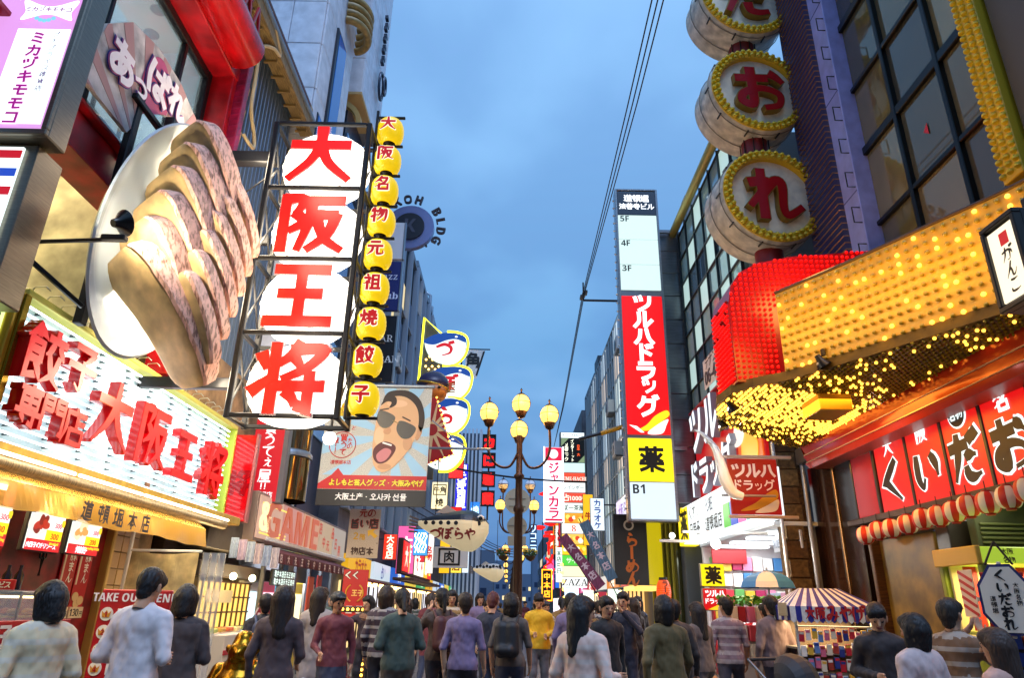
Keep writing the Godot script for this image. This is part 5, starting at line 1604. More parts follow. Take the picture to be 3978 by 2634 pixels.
	bx(s, "sign_case", W(-4.6, 2.9, 15.9), Vector3(0.3, 0.86, 7.0), mat("8a7a70", 0.4, 0.4))
	var gm := lit("d8a08c", 0.55)
	for k in 5:
		bx(s, "sign_panel", W(-4.43, 2.9, 13.1 + k * 1.38), Vector3(0.03, 0.74, 1.34), lit(["e0b49c", "d89a90", "dca888", "c8b090", "b8b0a4"][k], 0.38))
	latin(s, "lettering", "GAME", W(-4.4, 2.9, 14.6), 0.62, lit("c05c3c", 0.5), true, false, 0.02, 1.5, Basis(Vector3.UP, PI / 2))
	latin(s, "lettering", "&", W(-4.4, 2.9, 12.75), 0.5, lit("f0d8a0", 0.8), true, false, 0.02, 1.2, Basis(Vector3.UP, PI / 2))
	for y in [2.62, 2.68, 3.14]:
		bx(s, "gold_line", W(-4.41, y, 13.3), Vector3(0.012, 0.03, 1.5), lit("f0d060", 0.7))
	for k in 6:
		write(s, "small_print", "店中元品日用"[k], W(-4.4, 2.9 + 0.2 * cos(k * 2.0), 16.6 + k * 0.4), 0.26, lit("a83424", 0.6), 0.15, 0, false, 1.0, 0.0, 1.0, Basis(Vector3.UP, PI / 2))
	var aw := MB.new()
	for i in 40:
		var d0 := 12.6 + i * 0.155
		aw.quad(W(-4.55, 2.46, d0), W(-4.55, 2.46, d0 + 0.155), W(-4.1, 2.3, d0 + 0.155), W(-4.1, 2.3, d0), Vector3.UP)
		aw.quad(W(-4.1, 2.3, d0), W(-4.1, 2.3, d0 + 0.155), W(-4.1 + 0.02 * sin((i + 1) * 2.0), 2.12, d0 + 0.155), W(-4.1 + 0.02 * sin(i * 2.0), 2.12, d0), Vector3.RIGHT)
	part(s, "awning", aw.done(), mat("5a1820", 0.6))
	for k in 13:
		write(s, "awning_lettering", "店大元王子中日本円司占寿用"[k], W(-4.07, 2.21, 12.9 + k * 0.45), 0.15, mat("e0c8b8", 0.5), 0.15, 1, false, 1.0, 0.0, 1.0, Basis(Vector3.UP, PI / 2))
	bx(s, "rear_wall", W(-6.4, 1.3, 16.2), Vector3(0.1, 2.6, 6.5), mat("c8c4b8", 0.6))
	bx(s, "ceiling", W(-5.4, 2.55, 16.2), Vector3(2.0, 0.08, 6.5), mat("e0e0d8", 0.6))
	bx(s, "ceiling_light", W(-5.2, 2.5, 15.4), Vector3(0.5, 0.03, 4.2), lit("eef6ff", 3.0))
	lamp_area(s, W(-5.0, 2.45, 15.6), Vector3(-90, 0, 0), Vector2(0.5, 4.2), "f4f8ff", 6.0)
	for k in 6:
		bx(s, "window_post", W(-4.6, 1.2, 13.6 + k * 1.05), Vector3(0.08, 2.4, 0.08), mat("5c6068", 0.4, 0.5))
	for k in 5:
		bx(s, "prize_machine", W(-5.3, 0.95, 14.1 + k * 1.05), Vector3(0.7, 1.9, 0.8), mat(["e4e8ec", "d85a7a", "5ac0d8", "e8d048", "dcdce4"][k], 0.4))
		bx(s, "machine_window", W(-4.94, 1.25, 14.1 + k * 1.05), Vector3(0.02, 0.8, 0.64), lit(["bfe8f4", "f8c8d8", "d8f4ff", "fff0b0", "cfeae0"][k], 1.0))
	bx(s, "black_sign", W(-4.52, 1.92, 14.6), Vector3(0.04, 0.3, 1.5), mat("16181a", 0.4))
	for k in 2:
		for j in 9:
			write(s, "sign_lettering", "道中本店日元王司円"[j], W(-4.49, 1.99 - k * 0.14, 14.0 + j * 0.155), 0.12, lit("d8f0e4", 0.9), 0.14, 0, false, 1.0, 0.0, 1.0, Basis(Vector3.UP, PI / 2))
	bx(s, "orange_banner", W(-4.3, 1.4, 15.9), Vector3(0.04, 1.2, 0.4), mat("c8481c", 0.5))
	bx(s, "red_banner", W(-4.3, 1.4, 16.6), Vector3(0.04, 1.3, 0.35), mat("a81c20", 0.5))
	# vertical banners
	s = thing("cream_vertical_banner", "cream hanging banner with red and black characters and yellow arrow", "banner", P(-3.06, 2.86, 15.0))
	bx(s, "cloth", Vector3.ZERO, Vector3(0.66, 1.0, 0.02), mat("d8c8b4", 0.6, 0.0, "grain", 1.5))
	write(s, "lettering", "旨い店", Vector3(0.0, 0.2, 0.014), 0.2, mat("b82418", 0.5), 0.26, 1)
	write(s, "lettering", "旨い店", Vector3(0.0, 0.2, 0.024), 0.2, mat("2a1c18", 0.5), 0.14, 1)
	write(s, "lettering", "元の", Vector3(0.05, 0.42, 0.014), 0.18, mat("8a2018", 0.5), 0.15, 1)
	latin(s, "lettering", "2", Vector3(-0.16, -0.06, 0.014), 0.14, mat("c89818", 0.5))
	write(s, "lettering", "階", Vector3(-0.02, -0.07, 0.014), 0.12, mat("c89818", 0.5), 0.14)
	part(s, "arrow", poly_mesh([[-0.12, 0.06], [0.04, 0.1], [0.0, 0.03], [0.1, -0.05], [0.04, -0.1], [-0.05, -0.02], [-0.1, -0.06]], 0.004), mat("e8b818", 0.5), Vector3(0.2, 0.0, 0.012))
	write(s, "lettering", "・", Vector3(0.3, -0.2, 0.014), 0.13, mat("3a2018", 0.5), 0.15, 1)
	write(s, "lettering", "物店本", Vector3(0.0, -0.36, 0.014), 0.16, mat("3a2018", 0.5), 0.15, 1)
	s = thing("red_crown_banner", "red hanging banner with gold laurel and white characters below cream banner", "banner", P(-3.03, 1.72, 14.5))
	bx(s, "cloth", Vector3(0, -0.06, 0), Vector3(0.5, 0.9, 0.02), mat("b81c1c", 0.5))
	write(s, "lettering", "くくる", Vector3(0, 0.28, 0.014), 0.15, mat("2a0808", 0.5), 0.3, 1)
	write(s, "lettering", "くくる", Vector3(0, 0.28, 0.024), 0.15, mat("f0e8dc", 0.5), 0.16, 1)
	for sg in [-1, 1]:
		m = MB.new()
		var pts := PackedVector3Array()
		for i in 11: pts.append(Vector3(sg * 0.17 * sin(0.4 + i * 0.22), -0.05 - 0.17 * cos(0.4 + i * 0.22), 0))
		m.tube(pts, 0.014, 5)
		part(s, "laurel", m.done(), mat("d8a028", 0.4), Vector3(0, 0, 0.016))
	write(s, "lettering", "三王子", Vector3(0, -0.05, 0.014), 0.12, mat("e8c060", 0.5), 0.16, 0)
	for k in 2:
		bx(s, "patch", Vector3(-0.08 + k * 0.2, -0.36, 0.012), Vector3(0.12, 0.14, 0.006), mat("e8d8c8", 0.5))
	# bulb arrow
	s = thing("bulb_arrow_sign", "chasing bulb arrow of amber lamps pointing down in front of the crowd", "sign", P(-2.66, 0, 13.0))
	bx(s, "post", Vector3(0.19, 0.7, -0.04), Vector3(0.1, 1.4, 0.06), mat("3a2a20", 0.5))
	bx(s, "arm", Vector3(-0.02, 1.38, -0.04), Vector3(0.52, 0.1, 0.06), mat("3a2a20", 0.5))
	for k in 6:
		m = MB.new(); m.ball(Vector3.ZERO, 0.024, -1, -1, 8)
		part(s, "bulb", m.done(), lit("ffb83c", 5.0), Vector3(-0.24 + k * 0.09, 1.38, 0.0))
	for k in 12:
		m = MB.new(); m.ball(Vector3.ZERO, 0.024, -1, -1, 8)
		part(s, "bulb", m.done(), lit("ffb83c", 5.0), Vector3(0.19, 1.27 - k * 0.085, 0.0))
	# emblem wheel and bar signs
	s = thing("lettered_wheel_sign", "round violet wheel sign ringed by standing letters on the roof edge", "sign", P(-4.2, 16.0, 24.0))
	part(s, "wheel", disc_mesh(0.98, 0.25, 40), mat("7c84b0", 0.2, 0.4), Vector3(0, -0.4, -0.2))
	part(s, "hub", disc_mesh(0.6, 0.06, 32), mat("1c1c26", 0.3), Vector3(0, -0.4, 0.06))
	latin(s, "letter", "K", Vector3(0, -0.4, 0.13), 0.6, mat("3c3c4c", 0.4))
	var kb := "KOH BLDG."
	for k in 9:
		var a := deg_to_rad(118.0 - k * 21.0)
		latin(s, "letter", kb[k], Vector3(1.26 * cos(a), -0.4 + 1.26 * sin(a), 0.05), 0.36, mat("3a3238", 0.4, 0.4), true, false, 0.12, 1.0, Basis(Vector3.BACK, a - PI / 2))
	bx(s, "stand", Vector3(-0.5, -1.4, -0.1), Vector3(0.1, 1.4, 0.1), steel)
	var bars := [
		["white_panel_sign", "white blank topped sign above the dark bar signs", 13.7, 1.5, "c8ccd4", "", ""],
		["navy_bar_sign", "navy bar sign with pale script lettering", 11.9, 1.9, "1c2466", "Jazz Club", "c8d4f0"],
		["black_bar_sign", "black bar sign with crest and pale capitals", 9.55, 2.4, "101018", "BAR  URBAN", "d0d4dc"],
		["black_dining_sign", "black vertical dining sign with red flower and white characters", 7.2, 2.1, "16101a", "", ""],
	]
	for q in bars:
		var b := thing(q[0], q[1], "sign", P(-4.42, q[2], 21.8), 0, "stacked bar signs")
		bx(b, "panel", Vector3.ZERO, Vector3(0.85, q[3], 0.16), mat(q[4], 0.35))
		bx(b, "steel_edge", Vector3(0.46, 0, 0), Vector3(0.06, q[3], 0.2), steel)
		if q[5]:
			var w: PackedStringArray = q[5].split(" ", false)
			for i in w.size():
				latin(b, "lettering", w[i], Vector3(0.02, 0.35 - i * 0.75, 0.085), 0.24, mat(q[6], 0.4), i > 0, true)
		elif q[2] < 8:
			part(b, "flower", disc_mesh(0.2, 0.01, 12), mat("c01c24", 0.4), Vector3(0.1, 0.8, 0.08))
			write(b, "lettering", "道頓堀店中本", Vector3(0.0, -0.1, 0.085), 0.24, mat("e0dce0", 0.4), 0.12, 1, true, 1.05)
	var sp := thing("bar_sign_spotlight", "small white spotlight on a bracket beside the bar signs", "spotlight", P(-3.1, 7.15, 21.5))
	m = MB.new(); m.ball(Vector3.ZERO, 0.2)
	part(sp, "bulb", m.done(), lit("e8f4ff", 8.0))
	bx(sp, "bracket", Vector3(-0.7, 0.1, 0), Vector3(1.3, 0.05, 0.05), steel)
	lamp_omni(sp, Vector3(0.0, 0, 0.0), "e8f2ff", 1.5, 0.2)
	# pufferfish neon tower
	s = thing("pufferfish_neon_tower", "vertical sign of four stacked white pufferfish outlined in yellow neon", "sign", P(-2.0, 5.0, 20.0))
	bx(s, "backing", Vector3(-0.5, 2.1, -0.25), Vector3(0.5, 4.4, 0.16), mat("3a4048", 0.5))
	part(s, "fin_panel", poly_mesh([[-0.8, 2.0], [-0.75, 4.9], [-0.1, 4.25], [-0.1, 2.4]], 0.08), mat("5a5a4a", 0.4, 0.4), Vector3(0, 0, -0.16))
	for k in 34:
		m = MB.new(); m.ball(Vector3.ZERO, 0.032, -1, -1, 6)
		part(s, "fin_bulb", m.done(), lit("ffc860", 5.0), Vector3(-0.66 + (k % 5) * 0.1, 2.3 + (k / 5) * 0.32 + (k % 2) * 0.1, -0.06))
	var ys := [3.95, 2.83, 1.8, 0.68]
	var zc := ["づ", "ぼ", "ら", "や"]
	for k in 4:
		var cx := [-0.05, 0.12, 0.08, 0.0][k] as float
		m = MB.new()
		var ol := [[-0.68, 0.22], [-0.4, 0.42], [0.1, 0.5], [0.5, 0.4], [0.6, 0.12], [0.5, -0.25], [0.2, -0.5], [-0.25, -0.46], [-0.55, -0.2]]
		var p2 := PackedVector2Array()
		for q in ol: p2.append(Vector2(q[0], q[1]))
		p2 = smooth2(p2, 5, true)
		m.prism(p2, -0.14, 0.0)
		var body := part(s, "fish", m.done(), lit("dff2ee", 0.85), Vector3(cx, ys[k], 0))
		var cap := PackedVector2Array()
		for q in [[-0.72, 0.2], [-0.4, 0.43], [0.1, 0.515], [0.52, 0.42], [0.6, 0.2], [0.3, 0.3], [0.0, 0.26], [-0.4, 0.1]]: cap.append(Vector2(q[0], q[1]))
		m = MB.new(); m.prism(smooth2(cap, 5, true), 0.004, 0.02)
		part(body, "blue_back", m.done(), lit("1c4aa0", 0.5))
		write(body, "character", zc[k], Vector3(-0.05, -0.04, 0.024), 0.55, lit("c81820", 0.6), 0.18, 1)
		m = MB.new(); m.ball(Vector3(0.3, 0.38, 0.02), 0.045, 0.03, 0.01, 8)
		part(body, "eye", m.done(), lit("e8f0f8", 0.9))
		m = MB.new()
		var np := []
		for i in p2.size():
			if p2[i].x > -0.1 and (p2[i].y < 0.6): np.append(Vector3(p2[i].x * 1.13, p2[i].y * 1.13, -0.02))
		np.sort_custom(func(a, b): return atan2(a.y, a.x + 0.1) > atan2(b.y, b.x + 0.1))
		m.tube(PackedVector3Array(np), 0.035, 6)
		part(body, "neon_outline", m.done(), lit("f4f01c", 2.2))
	m = MB.new()
	m.tube(PackedVector3Array([Vector3(-0.86, 2.2, -0.05), Vector3(-0.8, 4.98, -0.05), Vector3(-0.1, 4.34, -0.05), Vector3(0.4, 4.4, -0.05)]), 0.035, 6)
	part(s, "neon_outline", m.done(), lit("f4f01c", 2.2))
	# drummer head, flag, star board
	s = thing("drummer_figure_head", "giant figure head in a dark blue headscarf above the poster rail", "sculpture", P(-2.15, 7.1, 18.0))
	m = MB.new(); m.ball(Vector3.ZERO, 0.44, 0.4, 0.4, 24)
	part(s, "scarf", m.done(), mat("241c3c", 0.4))
	m = MB.new(); m.ball(Vector3(0.05, -0.22, 0.1), 0.36, 0.32, 0.36, 20)
	part(s, "face", m.done(), mat("a06a3c", 0.5))
	m = MB.new()
	var rr := PackedVector3Array()
	for i in 25: rr.append(Vector3(0.445 * cos(TAU * i / 24.0), -0.04 - 0.1 * cos(TAU * i / 24.0), 0.41 * sin(TAU * i / 24.0)))
	m.tube(rr, 0.03, 6)
	part(s, "gold_cord", m.done(), mat("b89030", 0.3, 0.6))
	for sg in [-1, 1]:
		m = MB.new(); m.ball(Vector3(0.08 + sg * 0.14, -0.18, 0.42), 0.05, 0.04, 0.03, 8)
		part(s, "eye", m.done(), mat("1c1410", 0.3))
	for k in 5:
		m = MB.new(); m.tube(PackedVector3Array([Vector3(0.38, 0.0 - k * 0.05, 0.1), Vector3(0.62, 0.06 - k * 0.07, 0.14)]), 0.018, 5)
		part(s, "scarf_tail", m.done(), mat("8a7030", 0.5))
	bx(s, "mast", Vector3(0, -1.2, -0.2), Vector3(0.1, 1.8, 0.1), steel)
	s = thing("character_flag", "white cloth flag with black brushed character on a roof pole", "flag", P(-1.36, 9.9, 24.0))
	part(s, "cloth", poly_mesh([[-0.36, 0.5], [0.36, 0.46], [0.06, -0.66], [-0.36, -0.4]], 0.02), mat("c8ccd0", 0.6))
	write(s, "character", "角", Vector3(-0.08, 0.06, 0.024), 0.62, mat("14161a", 0.5), 0.14, 1)
	bx(s, "black_band", Vector3(0.2, -0.05, 0.022), Vector3(0.07, 1.0, 0.01), mat("14161a", 0.5), Vector3(0, 0, -15))
	bx(s, "pole", Vector3(0.05, 0.52, -0.02), Vector3(1.0, 0.04, 0.04), black)
	bx(s, "pole", Vector3(-0.5, -1.0, -0.02), Vector3(0.05, 3.2, 0.05), black)
	s = thing("starburst_board", "red board with cream starburst rays edged with amber bulbs beside poster", "sign", P(-1.86, 5.6, 17.0), -8)
	var sb := [[-0.42, 0.85], [-0.06, 0.85], [0.46, -0.62], [-0.3, -0.9]]
	part(s, "board", poly_mesh(sb, 0.06), mat("a8141c", 0.4))
	var sbp := PackedVector2Array()
	for q in sb: sbp.append(Vector2(q[0], q[1]))
	for k in 13:
		var a := deg_to_rad(k * 27.0)
		var c := Vector2(-0.12, 0.0)
		for pol in Geometry2D.intersect_polygons(sbp, PackedVector2Array([c + Vector2(cos(a - 0.3), sin(a - 0.3)) * 0.16, c + Vector2(cos(a), sin(a)) * 0.95, c + Vector2(cos(a + 0.3), sin(a + 0.3)) * 0.16])):
			m = MB.new(); m.prism(pol, 0.06, 0.066)
			part(s, "ray", m.done(), mat("e0c08c", 0.5))
	for k in 14:
		m = MB.new(); m.ball(Vector3.ZERO, 0.026, -1, -1, 6)
		part(s, "bulb", m.done(), lit("ffb040", 4.0), Vector3(lerpf(-0.04, 0.48, k / 13.0), lerpf(0.85, -0.64, k / 13.0), 0.06))
	for k in 8:
		m = MB.new(); m.ball(Vector3.ZERO, 0.026, -1, -1, 6)
		part(s, "bulb", m.done(), lit("ffb040", 4.0), Vector3(lerpf(0.48, -0.3, k / 7.0), lerpf(-0.64, -0.92, k / 7.0), 0.06))
	s = thing("banner_bracket", "long grey bracket arm carrying the poster from the far facade", "bracket", P(-1.9, 4.95, 16.2))
	bx(s, "arm", Vector3(0.5, 0.02, 0), Vector3(1.9, 0.05, 0.05), steel)
	m = MB.new(); m.bar(Vector3(0.9, 0.0, 0), Vector3(0.0, 0.7, 0), 0.03, 0.03); part(s, "stay", m.done(), steel)
	m = MB.new(); m.bar(Vector3(-0.1, 0.0, 0), Vector3(-0.5, -0.6, 0), 0.04, 0.04); part(s, "stay", m.done(), steel)
	# lit street signs under the neon
	s = sign_box("cream_square_lightbox", "cream lightbox with two black framed characters and one below, by pufferfish lantern", P(-2.2, 4.7, 22.0), 0, 0.52, 0.86, 0.14, lit("f6e4b0", 0.85), mat("3a342c", 0.5))
	write(s, "lettering", "牛角", Vector3(0, 0.18, 0.02), 0.2, mat("1c1814", 0.5), 0.14, 0)
	frame_box(s, Vector3(0, 0.18, 0.02), 0.42, 0.34, 0.03, 0.008, mat("1c1814", 0.5), "ink_frame")
	write(s, "lettering", "焼", Vector3(0, -0.22, 0.02), 0.26, mat("1c1814", 0.5), 0.12, 1)
	s = sign_box("blue_vertical_sign", "blue vertical sign with white glowing characters", P(-1.8, 5.62, 26.0), 0, 0.46, 1.75, 0.14, lit("1a18c8", 0.9), mat("20204a", 0.5))
	write(s, "lettering", "元寿司屋", Vector3(0, -0.1, 0.02), 0.34, lit("f4f4ff", 1.2), 0.16, 0, true, 1.0)
	write(s, "lettering", "本店", Vector3(0, 0.74, 0.02), 0.18, lit("f4f4ff", 1.2), 0.14, 0)
	s = sign_box("small_blue_sign", "small bright blue sign with pale characters next to blue vertical sign", P(-1.36, 4.85, 28.0), 0, 0.4, 1.0, 0.12, lit("2a78d8", 0.8), mat("203a5a", 0.5))
	write(s, "lettering", "焼肉", Vector3(0, 0, 0.02), 0.32, lit("bfe8ff", 1.1), 0.14, 0, true, 1.1)
	for k in 2:
		s = sign_box("red_wall_sign", "plain glowing red square sign on a pole, %s of the pair" % ["upper", "lower"][k], P(-1.95, 6.1 - k * 1.7, 25.0), 0, 0.55, 0.7, 0.1, lit("d80c10", 0.7), black, "plain red wall signs")
	s = sign_box("blue_neon_window", "blue and white neon scribble window under the poster", P(-2.46, 3.1, 20.0), 0, 0.42, 0.72, 0.1, lit("3a8ae8", 0.9), black)
	for k in 5:
		m = MB.new()
		var pts := []
		for i in 7: pts.append(Vector3(-0.14 + k * 0.07 + 0.03 * sin(i * 2.1 + k), -0.28 + i * 0.09, 0.03))
		m.tube(smooth_path(pts, 3), 0.012, 5)
		part(s, "neon_stroke", m.done(), lit("e0f4ff", 2.5))
	s = thing("red_yellow_lightbox_row", "row of red and yellow lit menu panels along the low eave", "sign", P(-4.0, 3.2, 32.5), 90)
	bx(s, "case", Vector3(0, 0, -0.12), Vector3(10.4, 1.3, 0.2), mat("3a1814", 0.5))
	for k in 6:
		bx(s, "lit_panel", Vector3(-4.3 + k * 1.72, 0, 0), Vector3(1.6, 1.1, 0.04), lit(["e02018", "f0c020", "f4ece0", "f4ece0", "e8a020", "d81c14"][k], 0.85))
		write(s, "lettering", "大名元本店王"[k], Vector3(-4.3 + k * 1.72, 0, 0.024), 0.8, lit(["fff0d0", "c81810", "c82018", "b0281c", "fff4e0", "f8d840"][k], 0.8), 0.16, 1)
	bx(s, "eave", Vector3(0, -0.85, 0.1), Vector3(10.8, 0.1, 0.8), mat("4a2a20", 0.5))
	s = thing("square_mark_banner", "white hanging banner with thick black square mark behind the pufferfish lantern", "banner", P(-1.72, 2.8, 21.5))
	bx(s, "cloth", Vector3.ZERO, Vector3(1.05, 0.6, 0.02), mat("dcd8d0", 0.6))
	frame_box(s, Vector3(-0.04, 0.02, 0.014), 0.66, 0.5, 0.06, 0.008, mat("1a1818", 0.5), "ink_frame")
	write(s, "lettering", "肉", Vector3(-0.04, 0.02, 0.014), 0.34, mat("1a1818", 0.5), 0.14, 0)
	# pufferfish lanterns
	pufferfish("pufferfish_lantern", "big black and white pufferfish lantern with brown characters hung over the street", P(-1.48, 3.45, 19.0), 1.0, true)
	pufferfish("small_pufferfish_lantern", "pale spotted pufferfish lantern further down the street", P(-0.84, 2.9, 32.0), 0.72, false)
	# red square signs
	s = thing("red_square_sign_mast", "four red lit characters in black rounded frames on a thin mast", "sign", P(-0.98, 6.0, 32.0))
	bx(s, "mast", Vector3(0, 1.2, -0.12), Vector3(0.08, 4.2, 0.08), black)
	var rc := "かに道楽"
	for k in 4:
		frame_box(s, Vector3(0, 2.7 - k * 0.88, 0.0), 0.64, 0.72, 0.07, 0.14, black)
		bx(s, "dark_panel", Vector3(0, 2.7 - k * 0.88, -0.04), Vector3(0.5, 0.58, 0.06), mat("3c5064", 0.4))
		write(s, "character", ["カ", "に", "道", "薬"][k], Vector3(0, 2.7 - k * 0.88, 0.02), 0.5, lit("f0100c", 1.0), 0.26, 0)

func pufferfish(called: String, label: String, at: Vector3, k: float, big: bool) -> void:
	var s := thing(called, label, "lantern", at)
	var segs := 28
	var skinv := MB.new()
	var back := MB.new()
	var N := 18
	for i in N:
		for j in segs:
			var q := []
			for e in [[i, j], [i + 1, j], [i + 1, j + 1], [i, j + 1]]:
				var t: float = e[0] / float(N)
				var a: float = TAU * e[1] / segs
				var x := -0.95 + 1.9 * t
				var r := 0.6 * pow(clampf(t * 1.5 + 0.06, 0.0, 1.0), 0.75) * pow(clampf((1.0 - t) * 4.5 + 0.03, 0.0, 1.0), 0.42)
				var y := r * cos(a) * (1.12 if cos(a) < 0 else 0.66) + 0.1 * (1.0 - t)
				q.append(Vector3(x, y, r * sin(a) * 0.85) * k)
			var mid: Vector3 = (q[0] + q[2]) * 0.5
			if mid.y > 0.12 * k: back.quad(q[0], q[1], q[2], q[3], mid)
			else: skinv.quad(q[0], q[1], q[2], q[3], mid)
	part(s, "belly", skinv.done(), lit("d8c8a0", 0.28, 0.95))
	part(s, "back", back.done(), mat("20262e", 0.35) if big else mat("c8c4bc", 0.4))
	for i in 8:
		part(s, "spot", disc_mesh((0.055 if big else 0.09) * k, 0.01, 14), mat("1c2026", 0.4), Vector3(-0.7 + i * 0.2, (0.04 if big else 0.2 + 0.05 * (i % 2)) , 0.42 + 0.07 * sin(PI * i / 7.0)) * k)
	var eye := MB.new(); eye.ball(Vector3.ZERO, 0.1 * k, 0.1 * k, 0.04 * k, 14)
	var ey := part(s, "eye", eye.done(), mat("e0e0d8", 0.3), Vector3(0.74, 0.18, 0.36) * k)
	eye = MB.new(); eye.ball(Vector3(0, 0, 0.035 * k), 0.055 * k, 0.055 * k, 0.02 * k, 12)
	part(ey, "pupil", eye.done(), mat("14161a", 0.2))
	for j in 5:
		var fin := MB.new()
		fin.bar(Vector3(-0.95 * k, 0.08 * k * (j - 2), 0), Vector3(-1.2 * k, 0.1 * k * (j - 2) + 0.05, 0), 0.03, 0.05)
		part(s, "tail_ray", fin.done(), mat("6a6258", 0.5))
	part(s, "top_fin", poly_mesh([[-0.5, 0.34], [-0.2, 0.56], [0.16, 0.34]], 0.04), mat("b8b0a0", 0.5), Vector3(0.0, 0, 0.0), Basis().scaled(Vector3(k, k, k)))
	if big:
		var chs := "づぼらや"
		for i in 4:
			write(s, "character", chs[i], Vector3(-0.42 + i * 0.3, -0.24, 0.51 + 0.02 * sin(PI * (i + 1) / 5.0)), 0.3, mat("7a1c14", 0.4), 0.18, 1)
	var wires := MB.new()
	for x in [-0.5, 0.5]: wires.tube(PackedVector3Array([Vector3(x * k, 0.3 * k, 0), Vector3(x * k, 2.2, 0)]), 0.012, 5)
	part(s, "wire", wires.done(), mat("1a1a1a", 0.5))
# ---------- the many small signs and lit fronts further down both sides ----------
func far_street_signs() -> void:
	var cols := ["e8341c", "f0b41c", "f4efe4", "2a6ad8", "e85a9a", "38b060", "f08a1c", "d8e8f4", "c81c2c", "f6d84a"]
	var cn := ["red", "amber", "white", "blue", "pink", "green", "orange", "ice blue", "crimson", "yellow"]
	var ink := ["fff0d0", "7a1408", "b01c14", "f4f8ff", "fff4f8", "f4fff0", "fff6e0", "24407a", "ffe8d8", "6a2008"]
	var words := ["大名店", "焼肉", "寿司", "カラオケ", "名物", "らーめん", "本店", "茶屋", "くすり", "牛角", "子", "旨い", "豚まん", "占い"]
	var shop := ["first", "second", "third", "fourth", "fifth", "sixth", "seventh", "eighth", "ninth", "tenth", "eleventh", "twelfth", "thirteenth"]
	for i in 26:
		var left := i % 2 == 0
		var d := 26.0 + i * 1.6 + (3.0 if not left else 0.0)
		var k := (i * 7 + i / 10) % 10
		var h := 0.9 + 0.5 * ((i * 5) % 4)
		var w := 0.5 + 0.12 * (i % 3)
		var y := 3.4 + fmod(i * 1.37, 2.6) + (0.5 if not left else 0.0)
		var x := (-4.3 + fmod(i * 0.61, 1.1)) if left else (4.35 - fmod(i * 0.47, 0.9))
		if left and d < 27.0: x = -4.3
		var s := sign_box("projecting_sign", "%s lit projecting sign on the %s side, %s along that side" % [cn[k], "dumpling" if left else "drugstore", shop[i / 2]], P(x, y, d), 0, w, h, 0.14, lit(cols[k], 0.7), mat("4a4c54", 0.4, 0.4), "projecting signs down the street")
		var t: String = words[(i * 3) % 14]
		write(s, "lettering", t, Vector3(0, 0, 0.02), minf(w * 0.7, h * 0.9 / t.length()), lit(ink[k], 0.9), 0.15, i % 2, true, 1.02)
		bx(s, "bracket", Vector3(-w * 0.5 - 0.3 if left else w * 0.5 + 0.3, h * 0.3, -0.08), Vector3(0.6, 0.06, 0.06), mat("3a3c44", 0.4, 0.5))
	for i in 20:
		var left := i % 2 == 0
		var d := 23.0 + (i / 2) * 4.2
		var x := -4.9 if left else 4.75
		if not left and d < 25.0: continue
		var s := thing("lit_shop_front", "%s small lit shop front along the %s side past the nearer shops" % [shop[i / 2], "dumpling" if left else "drugstore"], "shop", P(x, 0, d), 90 if left else -90, "lit shop fronts down the street")
		bx(s, "window", Vector3(0, 1.15, 0.0), Vector3(3.4, 1.9, 0.1), lit(["ffd890", "ffe8c0", "f4f4ff", "ffc070"][i % 4], 0.7))
		for k in 5: bx(s, "window_post", Vector3(-1.7 + k * 0.85, 1.15, 0.06), Vector3(0.08, 1.9, 0.06), mat("3a2c24", 0.5))
		bx(s, "name_board", Vector3(0, 2.55, 0.1), Vector3(3.6, 0.6, 0.2), lit(cols[(i * 3 + 1) % 10], 0.45))
		write(s, "lettering", words[(i * 5 + 3) % 14], Vector3(0, 2.55, 0.22), 0.46, lit(ink[(i * 3 + 1) % 10], 0.8), 0.15, 1)
		bx(s, "awning", Vector3(0, 2.18, 0.4), Vector3(3.6, 0.06, 0.8), mat(["7a2420", "2c3a5a", "5a4a2c", "3a4a3a"][i % 4], 0.6), Vector3(14, 0, 0))
		for k in 3:
			var m := MB.new(); m.ball(Vector3.ZERO, 0.08, -1, -1, 8)
			part(s, "bulb", m.done(), lit("ffc878", 4.0), Vector3(-1.1 + k * 1.1, 2.02, 0.72))
	# air conditioners and pipes on the near upper facades
	for i in 14:
		var left := i < 8
		var s := thing("air_conditioner", "%s grey air conditioner box bolted to the %s facade" % [shop[i if left else i - 8], "grey and dark" if left else "yellow shop and glass grid"], "air conditioner", P(-4.75 if left else 4.6, 6.2 + fmod(i * 2.3, 6.5), 22.6 + (i * 2.1 if left else (i - 8) * 1.6)), 90 if left else -90, "air conditioners on the facades")
		bx(s, "case", Vector3.ZERO, Vector3(0.8, 0.6, 0.32), mat("b4b8ba", 0.5))
		part(s, "fan_grille", disc_mesh(0.22, 0.02, 20), mat("5a6066", 0.4, 0.4), Vector3(-0.12, 0, 0.16))
		bx(s, "bracket", Vector3(0, -0.34, -0.02), Vector3(0.84, 0.05, 0.3), mat("4a4c50", 0.4, 0.5))
